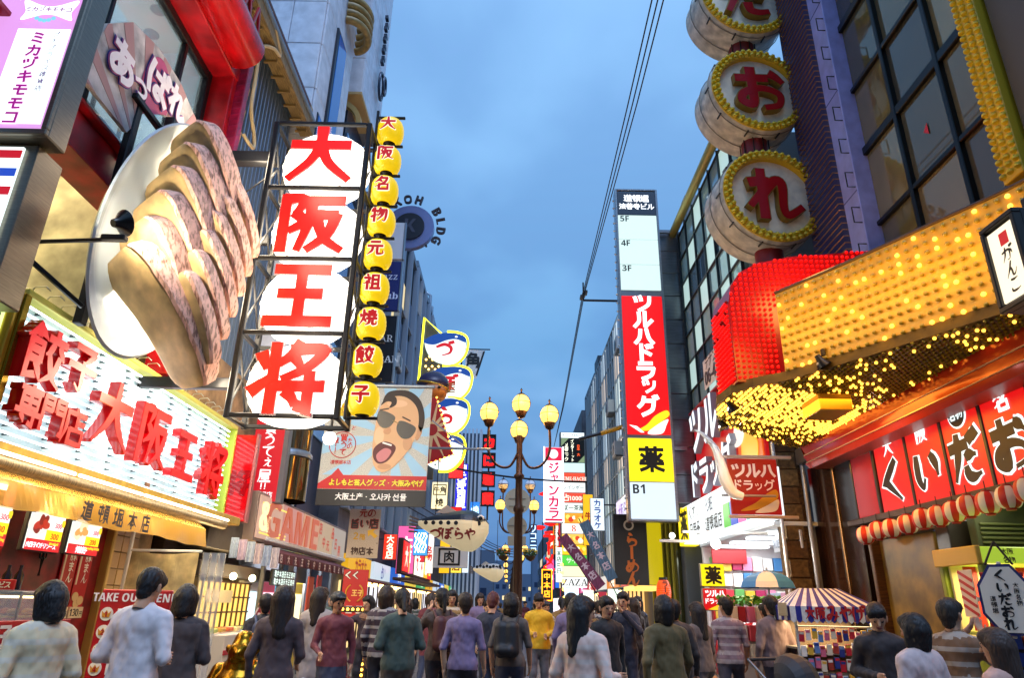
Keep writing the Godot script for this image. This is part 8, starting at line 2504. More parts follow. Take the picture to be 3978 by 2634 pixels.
func street_lamp(label: String, at: Vector3, k: float, lamps: Array, energy: float, group: String) -> void:
	var s := thing("street_lamp", label, "street lamp", at, 0, group)
	var iron := mat("3a2418", 0.4, 0.5)
	var m := MB.new()
	m.lathe(PackedVector2Array([Vector2(0, 0), Vector2(0.22, 0), Vector2(0.22, 0.3), Vector2(0.15, 0.45), Vector2(0.11, 0.6), Vector2(0.1, 3.6), Vector2(0.13, 3.64), Vector2(0.13, 3.72), Vector2(0.09, 3.78), Vector2(0.085, 4.4), Vector2(0.13, 4.44), Vector2(0.13, 4.5), Vector2(0.08, 4.55), Vector2(0.07, 5.5)]), 18, Transform3D(Basis().scaled(Vector3.ONE * k), Vector3.ZERO))
	part(s, "post", m.done(), iron)
	for q in lamps:
		var g := Vector3(q[0], q[1], q[2]) * k
		if absf(q[0]) + absf(q[2]) > 0.15:
			m = MB.new()
			m.tube(smooth_path([Vector3(0, 5.15, 0) * k, Vector3(q[0] * 0.3, 4.72, q[2] * 0.3) * k, Vector3(q[0] * 0.72, 4.74, q[2] * 0.72) * k, Vector3(q[0], 5.1, q[2]) * k, Vector3(q[0], q[1] - 0.32, q[2]) * k], 6), 0.032 * k, 8)
			part(s, "arm", m.done(), iron)
		var lamp := Node3D.new()
		lamp.name = "lamp_head"
		s.add_child(lamp, true)
		m = MB.new(); m.ball(g, 0.235 * k, 0.26 * k, -1, 20)
		part(lamp, "globe", m.done(), lit("ffc660", 1.15, 0.9) if q[3] else mat("d8dce4", 0.4))
		m = MB.new()
		m.lathe(PackedVector2Array([Vector2(0.03, -0.38), Vector2(0.1, -0.34), Vector2(0.14, -0.24), Vector2(0.16, -0.2)]), 14, Transform3D(Basis().scaled(Vector3.ONE * k), g))
		m.lathe(PackedVector2Array([Vector2(0.12, 0.24), Vector2(0.06, 0.29), Vector2(0.02, 0.3), Vector2(0.02, 0.36), Vector2(0.035, 0.38), Vector2(0, 0.44)]), 12, Transform3D(Basis().scaled(Vector3.ONE * k), g))
		for i in 4:
			var pts := PackedVector3Array()
			for j in 9:
				var a := -1.2 + 2.4 * j / 8.0
				pts.append(g + Vector3(cos(a) * cos(i * PI / 2 + 0.3), sin(a) * 1.1, cos(a) * sin(i * PI / 2 + 0.3)) * 0.242 * k)
			m.tube(pts, 0.008 * k, 5)
		var hp := PackedVector3Array()
		for j in 21: hp.append(g + Vector3(cos(TAU * j / 20.0), 0.12, sin(TAU * j / 20.0)) * 0.243 * k)
		m.tube(hp, 0.008 * k, 5)
		part(lamp, "cage", m.done(), iron)
		if q[3] and energy > 0.0: lamp_omni(s, g + Vector3(0, 0, 0.3 * k), "ffb850", energy, 0.2)

func street_furniture() -> void:
	street_lamp("tall iron street lamp with four glowing amber globes standing among the crowd", P(0.24, 0, 17.0), 1.0, [[0.03, 6.33, 0.0, true], [-0.78, 6.06, 0.1, true], [0.75, 6.02, 0.1, true], [0.0, 5.86, -0.9, true]], 1.1, "street lamps")
	street_lamp("street lamp behind the round traffic signs, with unlit upper globes", P(0.36, 0, 30.0), 0.93, [[-0.66, 6.85, 0.0, false], [0.6, 6.85, 0.0, false], [-0.78, 5.9, 0.1, true], [0.78, 5.9, 0.1, true]], 0.6, "street lamps")
	var far := [40.0, 48.0, 57.0, 68.0, 80.0, 95.0]
	for i in 6:
		street_lamp("%s of the amber street lamps beyond the traffic signs" % ["first", "second", "third", "fourth", "fifth", "sixth"][i], P(0.4, 0, far[i]), 0.78, [[-0.7, 5.7, 0.0, true], [0.7, 5.7, 0.0, true]], 0.0, "street lamps")
	var grey := mat("8a8478", 0.4, 0.5)
	var s := thing("traffic_sign_post", "two round traffic signs and a plate on one pole seen from behind", "road sign", P(0.34, 0, 28.0))
	bx(s, "pole", Vector3(0, 2.9, -0.06), Vector3(0.08, 5.8, 0.08), grey)
	part(s, "disc", disc_mesh(0.52, 0.03, 32), mat("b8a890", 0.5), Vector3(0, 5.4, 0))
	part(s, "disc", disc_mesh(0.4, 0.03, 32), mat("a89880", 0.5), Vector3(0, 4.42, 0))
	bx(s, "plate", Vector3(0, 3.86, 0.01), Vector3(0.72, 0.36, 0.03), mat("a89880", 0.5))
	for y in [5.5, 5.2, 4.45]:
		bx(s, "stiffener", Vector3(0, y, 0.04), Vector3(0.66, 0.04, 0.03), grey)
	# flower baskets on the lamps further on
	for sg in [-1, 1]:
		var f := thing("flower_basket", "hanging flower basket on the lamp by the traffic signs, %s" % ["with orange blooms", "with yellow blooms"][(sg + 1) / 2], "flower basket", P(0.36 + sg * 0.55, 3.35, 29.0))
		var m := MB.new(); m.lathe(PackedVector2Array([Vector2(0, -0.2), Vector2(0.16, -0.12), Vector2(0.22, 0.02), Vector2(0.2, 0.02)]), 14)
		part(f, "basket", m.done(), mat("4a3a24", 0.7))
		m = MB.new()
		for k in 70:
			var a := rng.randf() * TAU
			var r := 0.26 * sqrt(rng.randf())
			m.box(Vector3(r * cos(a), 0.02 + rng.randf() * 0.22, r * sin(a)), Vector3(0.07, 0.02, 0.05), Basis.from_euler(Vector3(rng.randf() * 3, rng.randf() * 6, rng.randf() * 3)))
		part(f, "leaves", m.done(), mat("3a5a20", 0.6)).set_meta("kind", "stuff")
		m = MB.new()
		for k in 26:
			var a := rng.randf() * TAU
			m.ball(Vector3(0.26 * cos(a), 0.1 + rng.randf() * 0.18, 0.26 * sin(a)), 0.04, 0.03, 0.04, 6)
		part(f, "blooms", m.done(), mat("d87a20" if sg < 0 else "e0c030", 0.6)).set_meta("kind", "stuff")
		bx(f, "hanger", Vector3(-sg * 0.25, 0.3, 0), Vector3(0.6, 0.03, 0.03), grey)
	# overhead cables
	for k in 3:
		var c := MB.new()
		c.tube(PackedVector3Array([P(2.34 + k * 0.15, 11.75 + k * 0.1, 1.0), P(2.4 + k * 0.12, 11.6 + k * 0.1, 12.0), P(2.44 + k * 0.05, 11.67 + k * 0.09, 22.0), P(2.8 + k * 0.05, 11.5 + k * 0.1, 36.0), P(3.2, 11.5 + k * 0.1, 60.0)]), 0.014, 6)
		tag(part(self, numbered("overhead_cable"), c.done(), mat("14141a", 0.6)), "black power cable running along the street high above the lamps, %s strand" % ["lowest", "middle", "top"][k], "cable", "overhead cables")
	s = thing("cable_bracket", "dark steel bracket holding the overhead cables beside the pylon sign", "bracket", P(2.5, 11.65, 22.0))
	bx(s, "arm", Vector3(0.75, -0.05, 0), Vector3(1.5, 0.07, 0.07), mat("24242a", 0.5, 0.4))
	for k in 3:
		bx(s, "insulator", Vector3(-0.06 + k * 0.07, 0.06 + k * 0.09, 0), Vector3(0.12, 0.1, 0.3), mat("3a3028", 0.4))
	bx(s, "drop_rod", Vector3(0.0, 0.3, 0.0), Vector3(0.05, 0.7, 0.05), mat("24242a", 0.5, 0.4))
	var c2 := MB.new()
	var cp := []
	for i in 9: cp.append(P(-2.2 + i * 0.6, 5.3 - 0.12 * sin(PI * i / 8.0) + i * 0.015, 20.0 + i * 0.4))
	c2.tube(smooth_path(cp, 3), 0.03, 6)
	tag(part(self, "cross_street_cable", c2.done(), mat("14141a", 0.6)), "black cable strung across the street at the height of the lamp arms", "cable")
	for k in 4:
		c2 = MB.new()
		c2.tube(smooth_path([P(-3.5, 4.6 + k * 0.5, 24.0 + k * 4), P(-1.0, 3.7 + k * 0.4, 30.0 + k * 4), P(0.4, 3.6 + k * 0.4, 34.0 + k * 4)], 6), 0.02, 5)
		tag(part(self, numbered("slack_cable"), c2.done(), mat("1a1a22", 0.6)), "slack black cable hanging between the left facades and the far street lamps, %s one" % ["lowest", "second", "third", "highest"][k], "cable", "slack cables")
	s = thing("striped_bracket_pole", "yellow and black pole bracing the pylon sign", "pole", P(2.8, 6.5, 20.0))
	var m3 := MB.new(); m3.tube(PackedVector3Array([Vector3(-0.1, -0.18, 0), Vector3(0.75, 0.1, 0)]), 0.07, 10); part(s, "yellow_sleeve", m3.done(), mat("c8981c", 0.4))
	m3 = MB.new(); m3.tube(PackedVector3Array([Vector3(-0.75, -0.36, 0), Vector3(-0.08, -0.17, 0)]), 0.05, 10); part(s, "black_end", m3.done(), mat("16161a", 0.4))
# ---------- souvenir stalls on the right ----------
func souvenirs() -> void:
	var cream := mat("f2eee6", 0.6, 0.0, "soft", 2.0)
	var navy := mat("1e2490", 0.6, 0.0, "soft", 2.0)
	var s := thing("souvenir_cart", "souvenir cart with blue and white striped canopy and hanging toy packets", "market cart", P(4.08, 0, 9.5))
	s.scale = Vector3(0.86, 0.97, 0.86)
	for q in [[-0.55, 0.35], [0.55, 0.35], [-0.55, -0.35], [0.55, -0.35]]:
		bx(s, "post", Vector3(q[0], 0.8, q[1]), Vector3(0.04, 1.6, 0.04), mat("c8c4bc", 0.4))
	var n := 16
	for i in n:
		var x0 := -0.66 + 1.32 * i / n
		var x1 := -0.66 + 1.32 * (i + 1) / n
		var t0 := 1.0 - absf(x0) / 0.66
		var t1 := 1.0 - absf(x1) / 0.66
		var m := MB.new()
		m.quad(Vector3(x0, 1.6, 0.46), Vector3(x1, 1.6, 0.46), Vector3(x1 * 0.45, 1.83, 0.0), Vector3(x0 * 0.45, 1.83, 0.0), Vector3(0, 1, 1))
		m.quad(Vector3(x0, 1.6, -0.46), Vector3(x1, 1.6, -0.46), Vector3(x1 * 0.45, 1.83, 0.0), Vector3(x0 * 0.45, 1.83, 0.0), Vector3(0, 1, -1))
		m.quad(Vector3(x0, 1.6, 0.46), Vector3(x1, 1.6, 0.46), Vector3(x1, 1.43, 0.465), Vector3(x0, 1.43, 0.465), Vector3.BACK)
		m.tri(Vector3(x0, 1.43, 0.465), Vector3(x1, 1.43, 0.465), Vector3((x0 + x1) * 0.5, 1.4, 0.466), Vector3.BACK)
		part(s, "canopy_stripe", m.done(), navy if i % 2 else cream)
	for i in 8:
		var z0 := -0.46 + 0.92 * i / 8.0
		for sg in [-1, 1]:
			var m := MB.new()
			m.quad(Vector3(sg * 0.66, 1.6, z0), Vector3(sg * 0.66, 1.6, z0 + 0.115), Vector3(sg * 0.665, 1.43, z0 + 0.115), Vector3(sg * 0.665, 1.43, z0), Vector3(sg, 0, 0))
			m.quad(Vector3(sg * 0.66, 1.6, z0), Vector3(sg * 0.66, 1.6, z0 + 0.115), Vector3(sg * 0.297, 1.832, (z0 + 0.115) * 0.02), Vector3(sg * 0.297, 1.832, z0 * 0.02), Vector3(sg, 1, 0))
			part(s, "canopy_stripe", m.done(), navy if i % 2 else cream)
	for q in [["大阪", -0.3, 0.15], ["みやげ", 0.14, 0.19]]:
		write(s, "lettering", q[0], Vector3(q[1], 1.52, 0.47), q[2], mat("b81820", 0.5), 0.17, 1)
	bx(s, "price_sign", Vector3(-0.7, 1.56, 0.3), Vector3(0.02, 0.16, 0.3), mat("b8a888", 0.6))
	for k in 3:
		bx(s, "shelf", Vector3(0, 0.5 + k * 0.3, 0.0), Vector3(1.1, 0.03, 0.66), mat("8a8478", 0.5))
		bx(s, "rail", Vector3(0, 1.36 - k * 0.32, 0.36), Vector3(1.12, 0.02, 0.02), mat("b8b4ac", 0.3, 0.6))
	bx(s, "back_panel", Vector3(0, 0.9, -0.3), Vector3(1.1, 1.1, 0.03), mat("6a5a48", 0.6))
	bx(s, "lower_box", Vector3(0, 0.25, 0), Vector3(1.14, 0.5, 0.7), mat("26306a", 0.5))
	var cols := ["c82838", "e8d8c0", "e0b040", "2a3a8a", "d86a8a", "f0e8e0", "a83a2a", "6a8ac0"]
	for k in 60:
		var r := k / 12
		var c := k % 12
		var p := bx(s, "toy_packet", Vector3(-0.5 + c * 0.09 + 0.01 * (r % 2), 1.24 - r * 0.17 + 0.02 * ((k * 7) % 3), 0.37 + 0.012 * (k % 3)), Vector3(0.076, 0.13, 0.02), mat(cols[(k * 5 + r) % 8], 0.35), Vector3(0, (k * 13) % 20 - 10, (k * 7) % 9 - 4))
		bx(p, "packet_card", Vector3(0, 0.04, 0.0115), Vector3(0.06, 0.03, 0.002), mat(cols[(k * 3 + 1) % 8], 0.4))
	lamp_area(s, Vector3(0, 1.42, 0.1), Vector3(-90, 0, 0), Vector2(0.9, 0.5), "ffdca8", 1.0)
	# kiosk
	s = thing("striped_kiosk", "lime green kiosk with red and cream striped inside and lit roof band", "kiosk", P(5.9, 0, 8.35))
	var lime := mat("a8b828", 0.5, 0.0, "grime", 0.8)
	bx(s, "roof_band", Vector3(0.12, 2.12, 0), Vector3(1.5, 0.18, 0.8), lit("b8d83c", 0.35, 0.8))
	bx(s, "roof_band_end", Vector3(-0.65, 2.12, 0), Vector3(0.06, 0.2, 0.84), mat("d0a83c", 0.5))
	write(s, "lettering", "くいだおれ", Vector3(0.2, 2.11, 0.402), 0.14, mat("3a2410", 0.5), 0.15, 1)
	write(s, "lettering", "大阪", Vector3(-0.32, 2.16, 0.402), 0.07, mat("3a2410", 0.5), 0.13, 1)
	write(s, "lettering", "名物", Vector3(-0.32, 2.07, 0.402), 0.07, mat("3a2410", 0.5), 0.13, 1)
	for q in [[-0.6, 0.36], [-0.6, -0.36], [0.8, 0.36]]:
		bx(s, "post", Vector3(q[0], 1.02, q[1]), Vector3(0.08, 2.04, 0.08), lime)
	for k in 9:
		bx(s, "stripe_panel", Vector3(-0.5 + k * 0.16, 1.3, -0.3), Vector3(0.155, 1.5, 0.04), mat("a8241c" if k % 2 else "e0cc94", 0.5))
	bx(s, "ledge", Vector3(0.1, 1.3, 0.1), Vector3(1.4, 0.04, 0.5), mat("b8c048", 0.5))
	bx(s, "counter", Vector3(0.1, 0.55, 0.0), Vector3(1.4, 1.1, 0.7), lime)
	bx(s, "striped_post_sheet", Vector3(-0.655, 1.72, 0.1), Vector3(0.01, 0.5, 0.26), mat("d8c8b8", 0.5))
	for k in 5:
		bx(s, "diagonal_stripe", Vector3(-0.662, 1.54 + k * 0.09, 0.1), Vector3(0.008, 0.035, 0.26), mat("b8202a", 0.5), Vector3(25, 0, 0))
	for k in 2:
		var m := MB.new(); m.lathe(PackedVector2Array([Vector2(0, 0), Vector2(0.06, 0), Vector2(0.07, 0.02)]), 14)
		part(s, "downlight", m.done(), lit("ffe8b0", 4.0), Vector3(-0.3 + k * 0.6, 2.0, 0.1))
	lamp_area(s, Vector3(0.1, 1.98, 0.05), Vector3(-90, 0, 0), Vector2(1.0, 0.4), "ffe0a0", 2.0)
	# drum shaped sign
	s = thing("octagonal_drum_sign", "octagonal drum sign with white face, black hiragana and star printed blue rim", "sign", P(4.94, 1.64, 7.2), -34)
	var oc := PackedVector2Array()
	var oi := PackedVector2Array()
	for i in 8:
		oc.append(Vector2(0.24 * cos(TAU * (i + 0.5) / 8), 0.36 * sin(TAU * (i + 0.5) / 8)))
		oi.append(Vector2(0.215 * cos(TAU * (i + 0.5) / 8), 0.33 * sin(TAU * (i + 0.5) / 8)))
	var m2 := MB.new(); m2.prism(oc, -0.3, 0.0)
	part(s, "rim", m2.done(), mat("2a2c64", 0.5))
	m2 = MB.new(); m2.prism(oi, 0.0, 0.012)
	part(s, "face", m2.done(), mat("e8e0d0", 0.5))
	for i in 8:
		bx(s, "rim_stripe", Vector3(0.262 * cos(TAU * i / 8.0) * 0.88, 0.36 * sin(TAU * i / 8.0) * 0.94, -0.15), Vector3(0.04, 0.04, 0.22), mat("b82824", 0.5) if i % 2 else mat("d8d0c0", 0.5))
	write(s, "lettering", "くいだおれ", Vector3(-0.01, 0.0, 0.016), 0.115, mat("14100c", 0.5), 0.17, 1, true, 0.98)
	write(s, "lettering", "大阪名物", Vector3(0.1, 0.05, 0.016), 0.05, mat("14100c", 0.5), 0.12, 1, true, 1.1)
	write(s, "lettering", "道頓堀", Vector3(-0.11, -0.05, 0.016), 0.05, mat("14100c", 0.5), 0.12, 1, true, 1.1)
	m2 = MB.new()
	for sg in [-1, 1]: m2.tube(PackedVector3Array([Vector3(sg * 0.12, 0.33, -0.1), Vector3(0, 0.56, -0.1)]), 0.012, 6)
	part(s, "hanger", m2.done(), mat("3a2a1c", 0.5))
	# souvenir rack by the kiosk
	s = thing("keyring_rack", "low rack crowded with souvenir keyrings and packets in front of the kiosk", "rack", P(5.45, 0, 7.5))
	bx(s, "frame", Vector3(0, 0.65, -0.1), Vector3(0.9, 1.3, 0.1), mat("3a2a20", 0.5))
	for k in 40:
		bx(s, "packet", Vector3(-0.4 + (k % 8) * 0.115, 1.24 - (k / 8) * 0.16, -0.02 + 0.01 * (k % 3)), Vector3(0.09, 0.13, 0.03), mat(cols[(k * 3) % 8], 0.35), Vector3(0, (k * 11) % 16 - 8, (k * 5) % 11 - 5))
	# parasol
	s = thing("street_parasol", "blue and white panelled street parasol in front of the drugstore", "parasol", P(4.32, 0, 12.0))
	for i in 8:
		m2 = MB.new()
		var a := TAU * i / 8.0
		var b := TAU * (i + 1) / 8.0
		for j in 5:
			var q := []
			for e in [[a, j], [b, j], [b, j + 1], [a, j + 1]]:
				var t: float = e[1] / 5.0
				q.append(Vector3(0.46 * sin(t * 1.45) * cos(e[0]), 2.1 - 0.26 * t * t, 0.46 * sin(t * 1.45) * sin(e[0])))
			m2.quad(q[0], q[1], q[2], q[3], Vector3.UP)
		part(s, "panel", m2.done(), mat("4a98ec" if i % 2 else "eef4fa", 0.5))
	m2 = MB.new(); m2.tube(PackedVector3Array([Vector3(0, 0, 0), Vector3(0, 2.16, 0)]), 0.02, 8)
	part(s, "pole", m2.done(), mat("c8ccd0", 0.3, 0.6))
	# flower and goods display at the drugstore door
	s = thing("goods_display", "shop display bins of boxed goods topped by small green plants at drugstore door", "display", P(4.35, 0, 12.9))
	for k in 24:
		bx(s, "goods_box", Vector3(-0.55 + (k % 8) * 0.15, 1.42 - (k / 8) * 0.3, 0.05 * (k % 2)), Vector3(0.13, 0.26, 0.2), mat(["e0c8d0", "c83a4a", "e8e4e0", "d86a90", "b02434", "d8c8b0"][(k * 5) % 6], 0.35))
	bx(s, "stand", Vector3(0, 0.6, -0.1), Vector3(1.25, 1.2, 0.3), mat("b8b4b4", 0.4))
	m2 = MB.new()
	for k in 160:
		m2.box(Vector3(-0.65 + rng.randf() * 1.3, 1.58 + rng.randf() * 0.14, -0.1 + rng.randf() * 0.25), Vector3(0.07, 0.012, 0.045), Basis.from_euler(Vector3(rng.randf() * 3, rng.randf() * 6, rng.randf() * 3)))
	part(s, "plant_leaves", m2.done(), mat("5a9a24", 0.5)).set_meta("kind", "stuff")
	# striped barrier post
	s = thing("red_white_blue_post", "curved red white and blue striped board at the end of the souvenir cart", "post", P(4.95, 0, 8.9))
	for k in 3:
		m2 = MB.new()
		m2.tube(smooth_path([Vector3(-0.04 + k * 0.035, 0.2, 0), Vector3(-0.03 + k * 0.035, 0.7, 0.02), Vector3(-0.05 + k * 0.03, 1.2, 0.0)], 6), 0.018, 8)
		part(s, "stripe", m2.done(), mat(["d8d4cc", "b8202c", "2a3a7a"][k], 0.4))
# ---------- people ----------
var head_mb: MB
var hand_mb: MB
var bodies := {}
var hairs := {}
var skin_mat: StandardMaterial3D

func tone(i: int) -> Color:
	return Color(i / 16.0, 0, 0)

func tone_list() -> Array:
	var t := []
	for i in 9: t.append(tone(i))
	return t

func append_mb(to: MB, from: MB, xf: Transform3D) -> void:
	var flip := xf.basis.determinant() < 0.0
	for i in range(0, from.v.size(), 3):
		for k in ([0, 2, 1] if flip else [0, 1, 2]):
			to.v.append(xf * from.v[i + k])
			to.n.append((xf.basis * from.n[i + k]).normalized())
			to.c.append(from.c[i + k])

func make_head() -> MB:
	var f := Field.new()
	f.setup(Vector3(-0.12, -0.17, -0.16), Vector3(0.12, 0.16, 0.14), 0.0085)
	f.cap(Vector3(0, 0.04, 0.015), Vector3(0, 0.045, -0.02), 0.082, 0.08, 0.02, 2, Vector3(0.95, 1.15, 1.12))
	f.cap(Vector3(0, -0.03, -0.035), Vector3(0, -0.075, -0.045), 0.06, 0.042, 0.03, 2)
	f.cap(Vector3(0, 0.015, -0.108), Vector3(0, -0.022, -0.12), 0.01, 0.016, 0.012, 2)
	f.cap(Vector3(-0.03, 0.03, -0.09), Vector3(0.03, 0.03, -0.09), 0.014, 0.014, 0.014, 2)
	for s in [-1, 1]:
		f.cap(Vector3(s * 0.082, 0.02, 0.01), Vector3(s * 0.084, -0.02, 0.0), 0.017, 0.012, 0.008, 2)
		f.cap(Vector3(s * 0.032, 0.008, -0.094), Vector3(s * 0.038, 0.008, -0.092), 0.01, 0.01, 0.004, 5)
		f.cap(Vector3(s * 0.02, 0.03, -0.101), Vector3(s * 0.046, 0.032, -0.094), 0.005, 0.004, 0.004, 5)
	f.cap(Vector3(-0.018, -0.055, -0.092), Vector3(0.018, -0.055, -0.092), 0.009, 0.009, 0.006, 6)
	f.cap(Vector3(0, -0.08, 0.01), Vector3(0, -0.16, 0.02), 0.05, 0.056, 0.03, 2)
	var mb := MB.new()
	f.mesh_into(mb, Transform3D(), tone_list())
	return mb

func make_hand() -> MB:
	# hangs down from the wrist at the origin, palm to -x, thumb to -z
	var f := Field.new()
	f.setup(Vector3(-0.06, -0.21, -0.08), Vector3(0.05, 0.03, 0.07), 0.0055)
	f.cap(Vector3(0, 0.01, 0), Vector3(0, -0.03, 0), 0.024, 0.027, 0.01, 2)
	for k in 4:
		var z := -0.03 + k * 0.02
		var L: float = [0.062, 0.074, 0.068, 0.052][k]
		f.cap(Vector3(0, -0.03, z * 0.7), Vector3(-0.002, -0.09, z), 0.015, 0.012, 0.012, 2)
		f.cap(Vector3(-0.002, -0.09, z), Vector3(-0.014, -0.09 - L * 0.5, z * 1.06), 0.0098, 0.009, 0.004, 2)
		f.cap(Vector3(-0.014, -0.09 - L * 0.5, z * 1.06), Vector3(-0.034, -0.09 - L, z * 1.06), 0.009, 0.0078, 0.004, 2)
	f.cap(Vector3(-0.004, -0.03, -0.02), Vector3(-0.018, -0.065, -0.048), 0.014, 0.011, 0.01, 2)
	f.cap(Vector3(-0.018, -0.065, -0.048), Vector3(-0.03, -0.1, -0.05), 0.0105, 0.009, 0.004, 2)
	var mb := MB.new()
	f.mesh_into(mb, Transform3D(), tone_list())
	return mb

# pose: elbows and wrists (right then left), stride, skirt hem height, loose = fuller clothes, sleeve = bare forearms
func make_body(p: Dictionary) -> MB:
	var f := Field.new()
	f.setup(Vector3(-0.46, -0.02, -0.5), Vector3(0.46, 1.56, 0.42), 0.019)
	var L: float = p.get("loose", 0.0)
	var st: float = p.get("stride", 0.1)
	var hem: float = p.get("skirt", 0.0)
	var lean: float = p.get("lean", 0.0)
	var sq := Vector3(1.0, 1.0, 0.72)
	f.cap(Vector3(0, 1.06, 0), Vector3(0, 1.3, -lean), 0.145 + L, 0.165 + L * 0.7, 0.06, 0, sq)
	f.cap(Vector3(-0.11, 1.37, -lean), Vector3(0.11, 1.37, -lean), 0.085 + L * 0.5, 0.085 + L * 0.5, 0.07, 0)
	f.cap(Vector3(0, 1.38, -lean), Vector3(0, 1.45, -lean), 0.07, 0.055, 0.03, 0)
	var hemtop: float = p.get("coat", 0.93)
	f.cap(Vector3(0, hemtop, 0), Vector3(0, 1.06, 0), 0.165 + L * 1.5, 0.15 + L, 0.05, 0, sq)
	f.cap(Vector3(0, 1.44, -lean), Vector3(0, 1.5, -lean), 0.052, 0.05, 0.02, 2)
	f.cap(Vector3(-0.06, 0.92, 0), Vector3(0.06, 0.92, 0), 0.125, 0.125, 0.05, 1, Vector3(1, 1, 0.88))
	if hem > 0.0:
		f.cap(Vector3(0, hem, 0), Vector3(0, 0.95, 0), 0.22, 0.15, 0.03, 1, Vector3(1, 0.3, 0.85))
	for s in [-1, 1]:
		var z: float = st * s
		var hip := Vector3(s * 0.09, 0.9, 0)
		var knee := Vector3(s * 0.1, 0.5, -z * 0.9 - 0.03)
		var ank := Vector3(s * 0.1, 0.1 + (0.06 if z < -0.05 else 0.0), -z * 1.2 + (0.12 if z < -0.05 else 0.0))
		var lt := 2 if hem > 0.0 else 1
		var fat := 0.0 if hem > 0.0 else 0.012
		f.cap(hip, knee, 0.088 + fat, 0.058 + fat, 0.04, lt if hem <= 0 else 1)
		f.cap(knee, ank, 0.056 + fat, 0.038 + fat * 1.6, 0.03, lt)
		f.cap(ank + Vector3(0, -0.05, 0.03), ank + Vector3(0, -0.065, -0.13), 0.042, 0.034, 0.02, 3)
		var e: Vector3 = p.e[(s + 1) / 2]
		var w: Vector3 = p.w[(s + 1) / 2]
		var sh := Vector3(s * 0.175, 1.37, -lean)
		f.cap(sh, e, 0.06 + L * 0.4, 0.046 + L * 0.4, 0.04, 0)
		f.cap(e, w, 0.044 + L * 0.4, 0.03 + L * 0.35, 0.02, 2 if p.get("bare", false) else 0)
	var mb := MB.new()
	f.mesh_into(mb, Transform3D(), tone_list())
	var hl: float = hemtop - 0.07
	crumple(mb, 0.011, Vector3(10, 6, 10), 1)
	for i in range(0, mb.v.size(), 3):
		var c := (mb.v[i] + mb.v[i + 1] + mb.v[i + 2]) / 3.0
		if absf(c.x) > 0.2 + L or c.z < -0.17: continue
		var was := roundi(mb.c[i].r * 16.0)
		var t := was
		if was == 1 and c.y > hl: t = 0
		elif was == 0 and c.y < hl: t = 1
		if t != was:
			for k in 3: mb.c[i + k] = tone(t)
	for s in [-1, 1]:
		var e: Vector3 = p.e[(s + 1) / 2]
		var w: Vector3 = p.w[(s + 1) / 2]
		var y := (e - w).normalized()
		var zz := Vector3.BACK
		if absf(y.z) > 0.7: zz = Vector3.DOWN if y.z < 0 else Vector3.UP
		var x := y.cross(zz).normalized()
		zz = x.cross(y)
		var b := Basis(x, y, zz)
		if s < 0: b = b * Basis().scaled(Vector3(-1, 1, 1))
		append_mb(mb, hand_mb, Transform3D(b, w))
	var hx := Transform3D(Basis(Vector3.UP, deg_to_rad(p.get("look", 0.0))) * Basis(Vector3.RIGHT, deg_to_rad(p.get("nod", 0.0))), Vector3(0, 1.6, -0.01 - lean))
	append_mb(mb, head_mb, hx)
	return mb

func make_hair(style: String) -> ArrayMesh:
	var f := Field.new()
	f.setup(Vector3(-0.18, -0.48, -0.17), Vector3(0.18, 0.2, 0.24), 0.0125)
	f.cap(Vector3(0, 0.06, 0.02), Vector3(0, 0.065, -0.01), 0.094, 0.09, 0.03, 0, Vector3(0.98, 1.08, 1.12))
	f.cap(Vector3(-0.045, 0.09, -0.075), Vector3(0.045, 0.085, -0.075), 0.03, 0.03, 0.03)
	f.cap(Vector3(0, 0.0, 0.05), Vector3(0, -0.05, 0.05), 0.07, 0.055, 0.03)
	match style:
		"bob":
			for s in [-1, 1]: f.cap(Vector3(s * 0.075, 0.03, 0.01), Vector3(s * 0.082, -0.1, 0.0), 0.04, 0.03, 0.04)
			f.cap(Vector3(0, 0.0, 0.06), Vector3(0, -0.1, 0.055), 0.085, 0.07, 0.05)
		"long":
			for s in [-1, 1]: f.cap(Vector3(s * 0.07, 0.03, 0.02), Vector3(s * 0.085, -0.24, 0.03), 0.042, 0.035, 0.05)
			f.cap(Vector3(0, 0.0, 0.06), Vector3(0, -0.3, 0.085), 0.085, 0.075, 0.05, 0, Vector3(1.15, 1, 0.9))
		"tail":
			f.cap(Vector3(0, 0.06, 0.11), Vector3(0, -0.14, 0.14), 0.035, 0.025, 0.03)
		"cap":
			f.cap(Vector3(0, 0.085, -0.1), Vector3(0, 0.07, -0.15), 0.05, 0.04, 0.02, 0, Vector3(1.2, 0.25, 1))
	var mb := MB.new()
	f.mesh_into(mb, Transform3D())
	crumple(mb, 0.0045, Vector3(60, 7, 60), -1)
	return mb.done()

# folds of cloth and locks of hair: real relief along the normals, the normals turned with it
func crumple(mb: MB, amp: float, fr: Vector3, only: int) -> void:
	var nz := FastNoiseLite.new()
	nz.seed = 3
	nz.frequency = 1.0
	nz.fractal_octaves = 2
	var e := 0.004
	for i in mb.v.size():
		if only >= 0 and roundi(mb.c[i].r * 16.0) > only: continue
		var p := mb.v[i]
		var q := p * fr
		var a := nz.get_noise_3dv(q)
		var g := Vector3(nz.get_noise_3dv(q + Vector3(e * fr.x, 0, 0)) - a, nz.get_noise_3dv(q + Vector3(0, e * fr.y, 0)) - a, nz.get_noise_3dv(q + Vector3(0, 0, e * fr.z)) - a) / e
		var n := mb.n[i]
		mb.v[i] = p + n * amp * a
		mb.n[i] = (n - amp * (g - n * n.dot(g))).normalized()

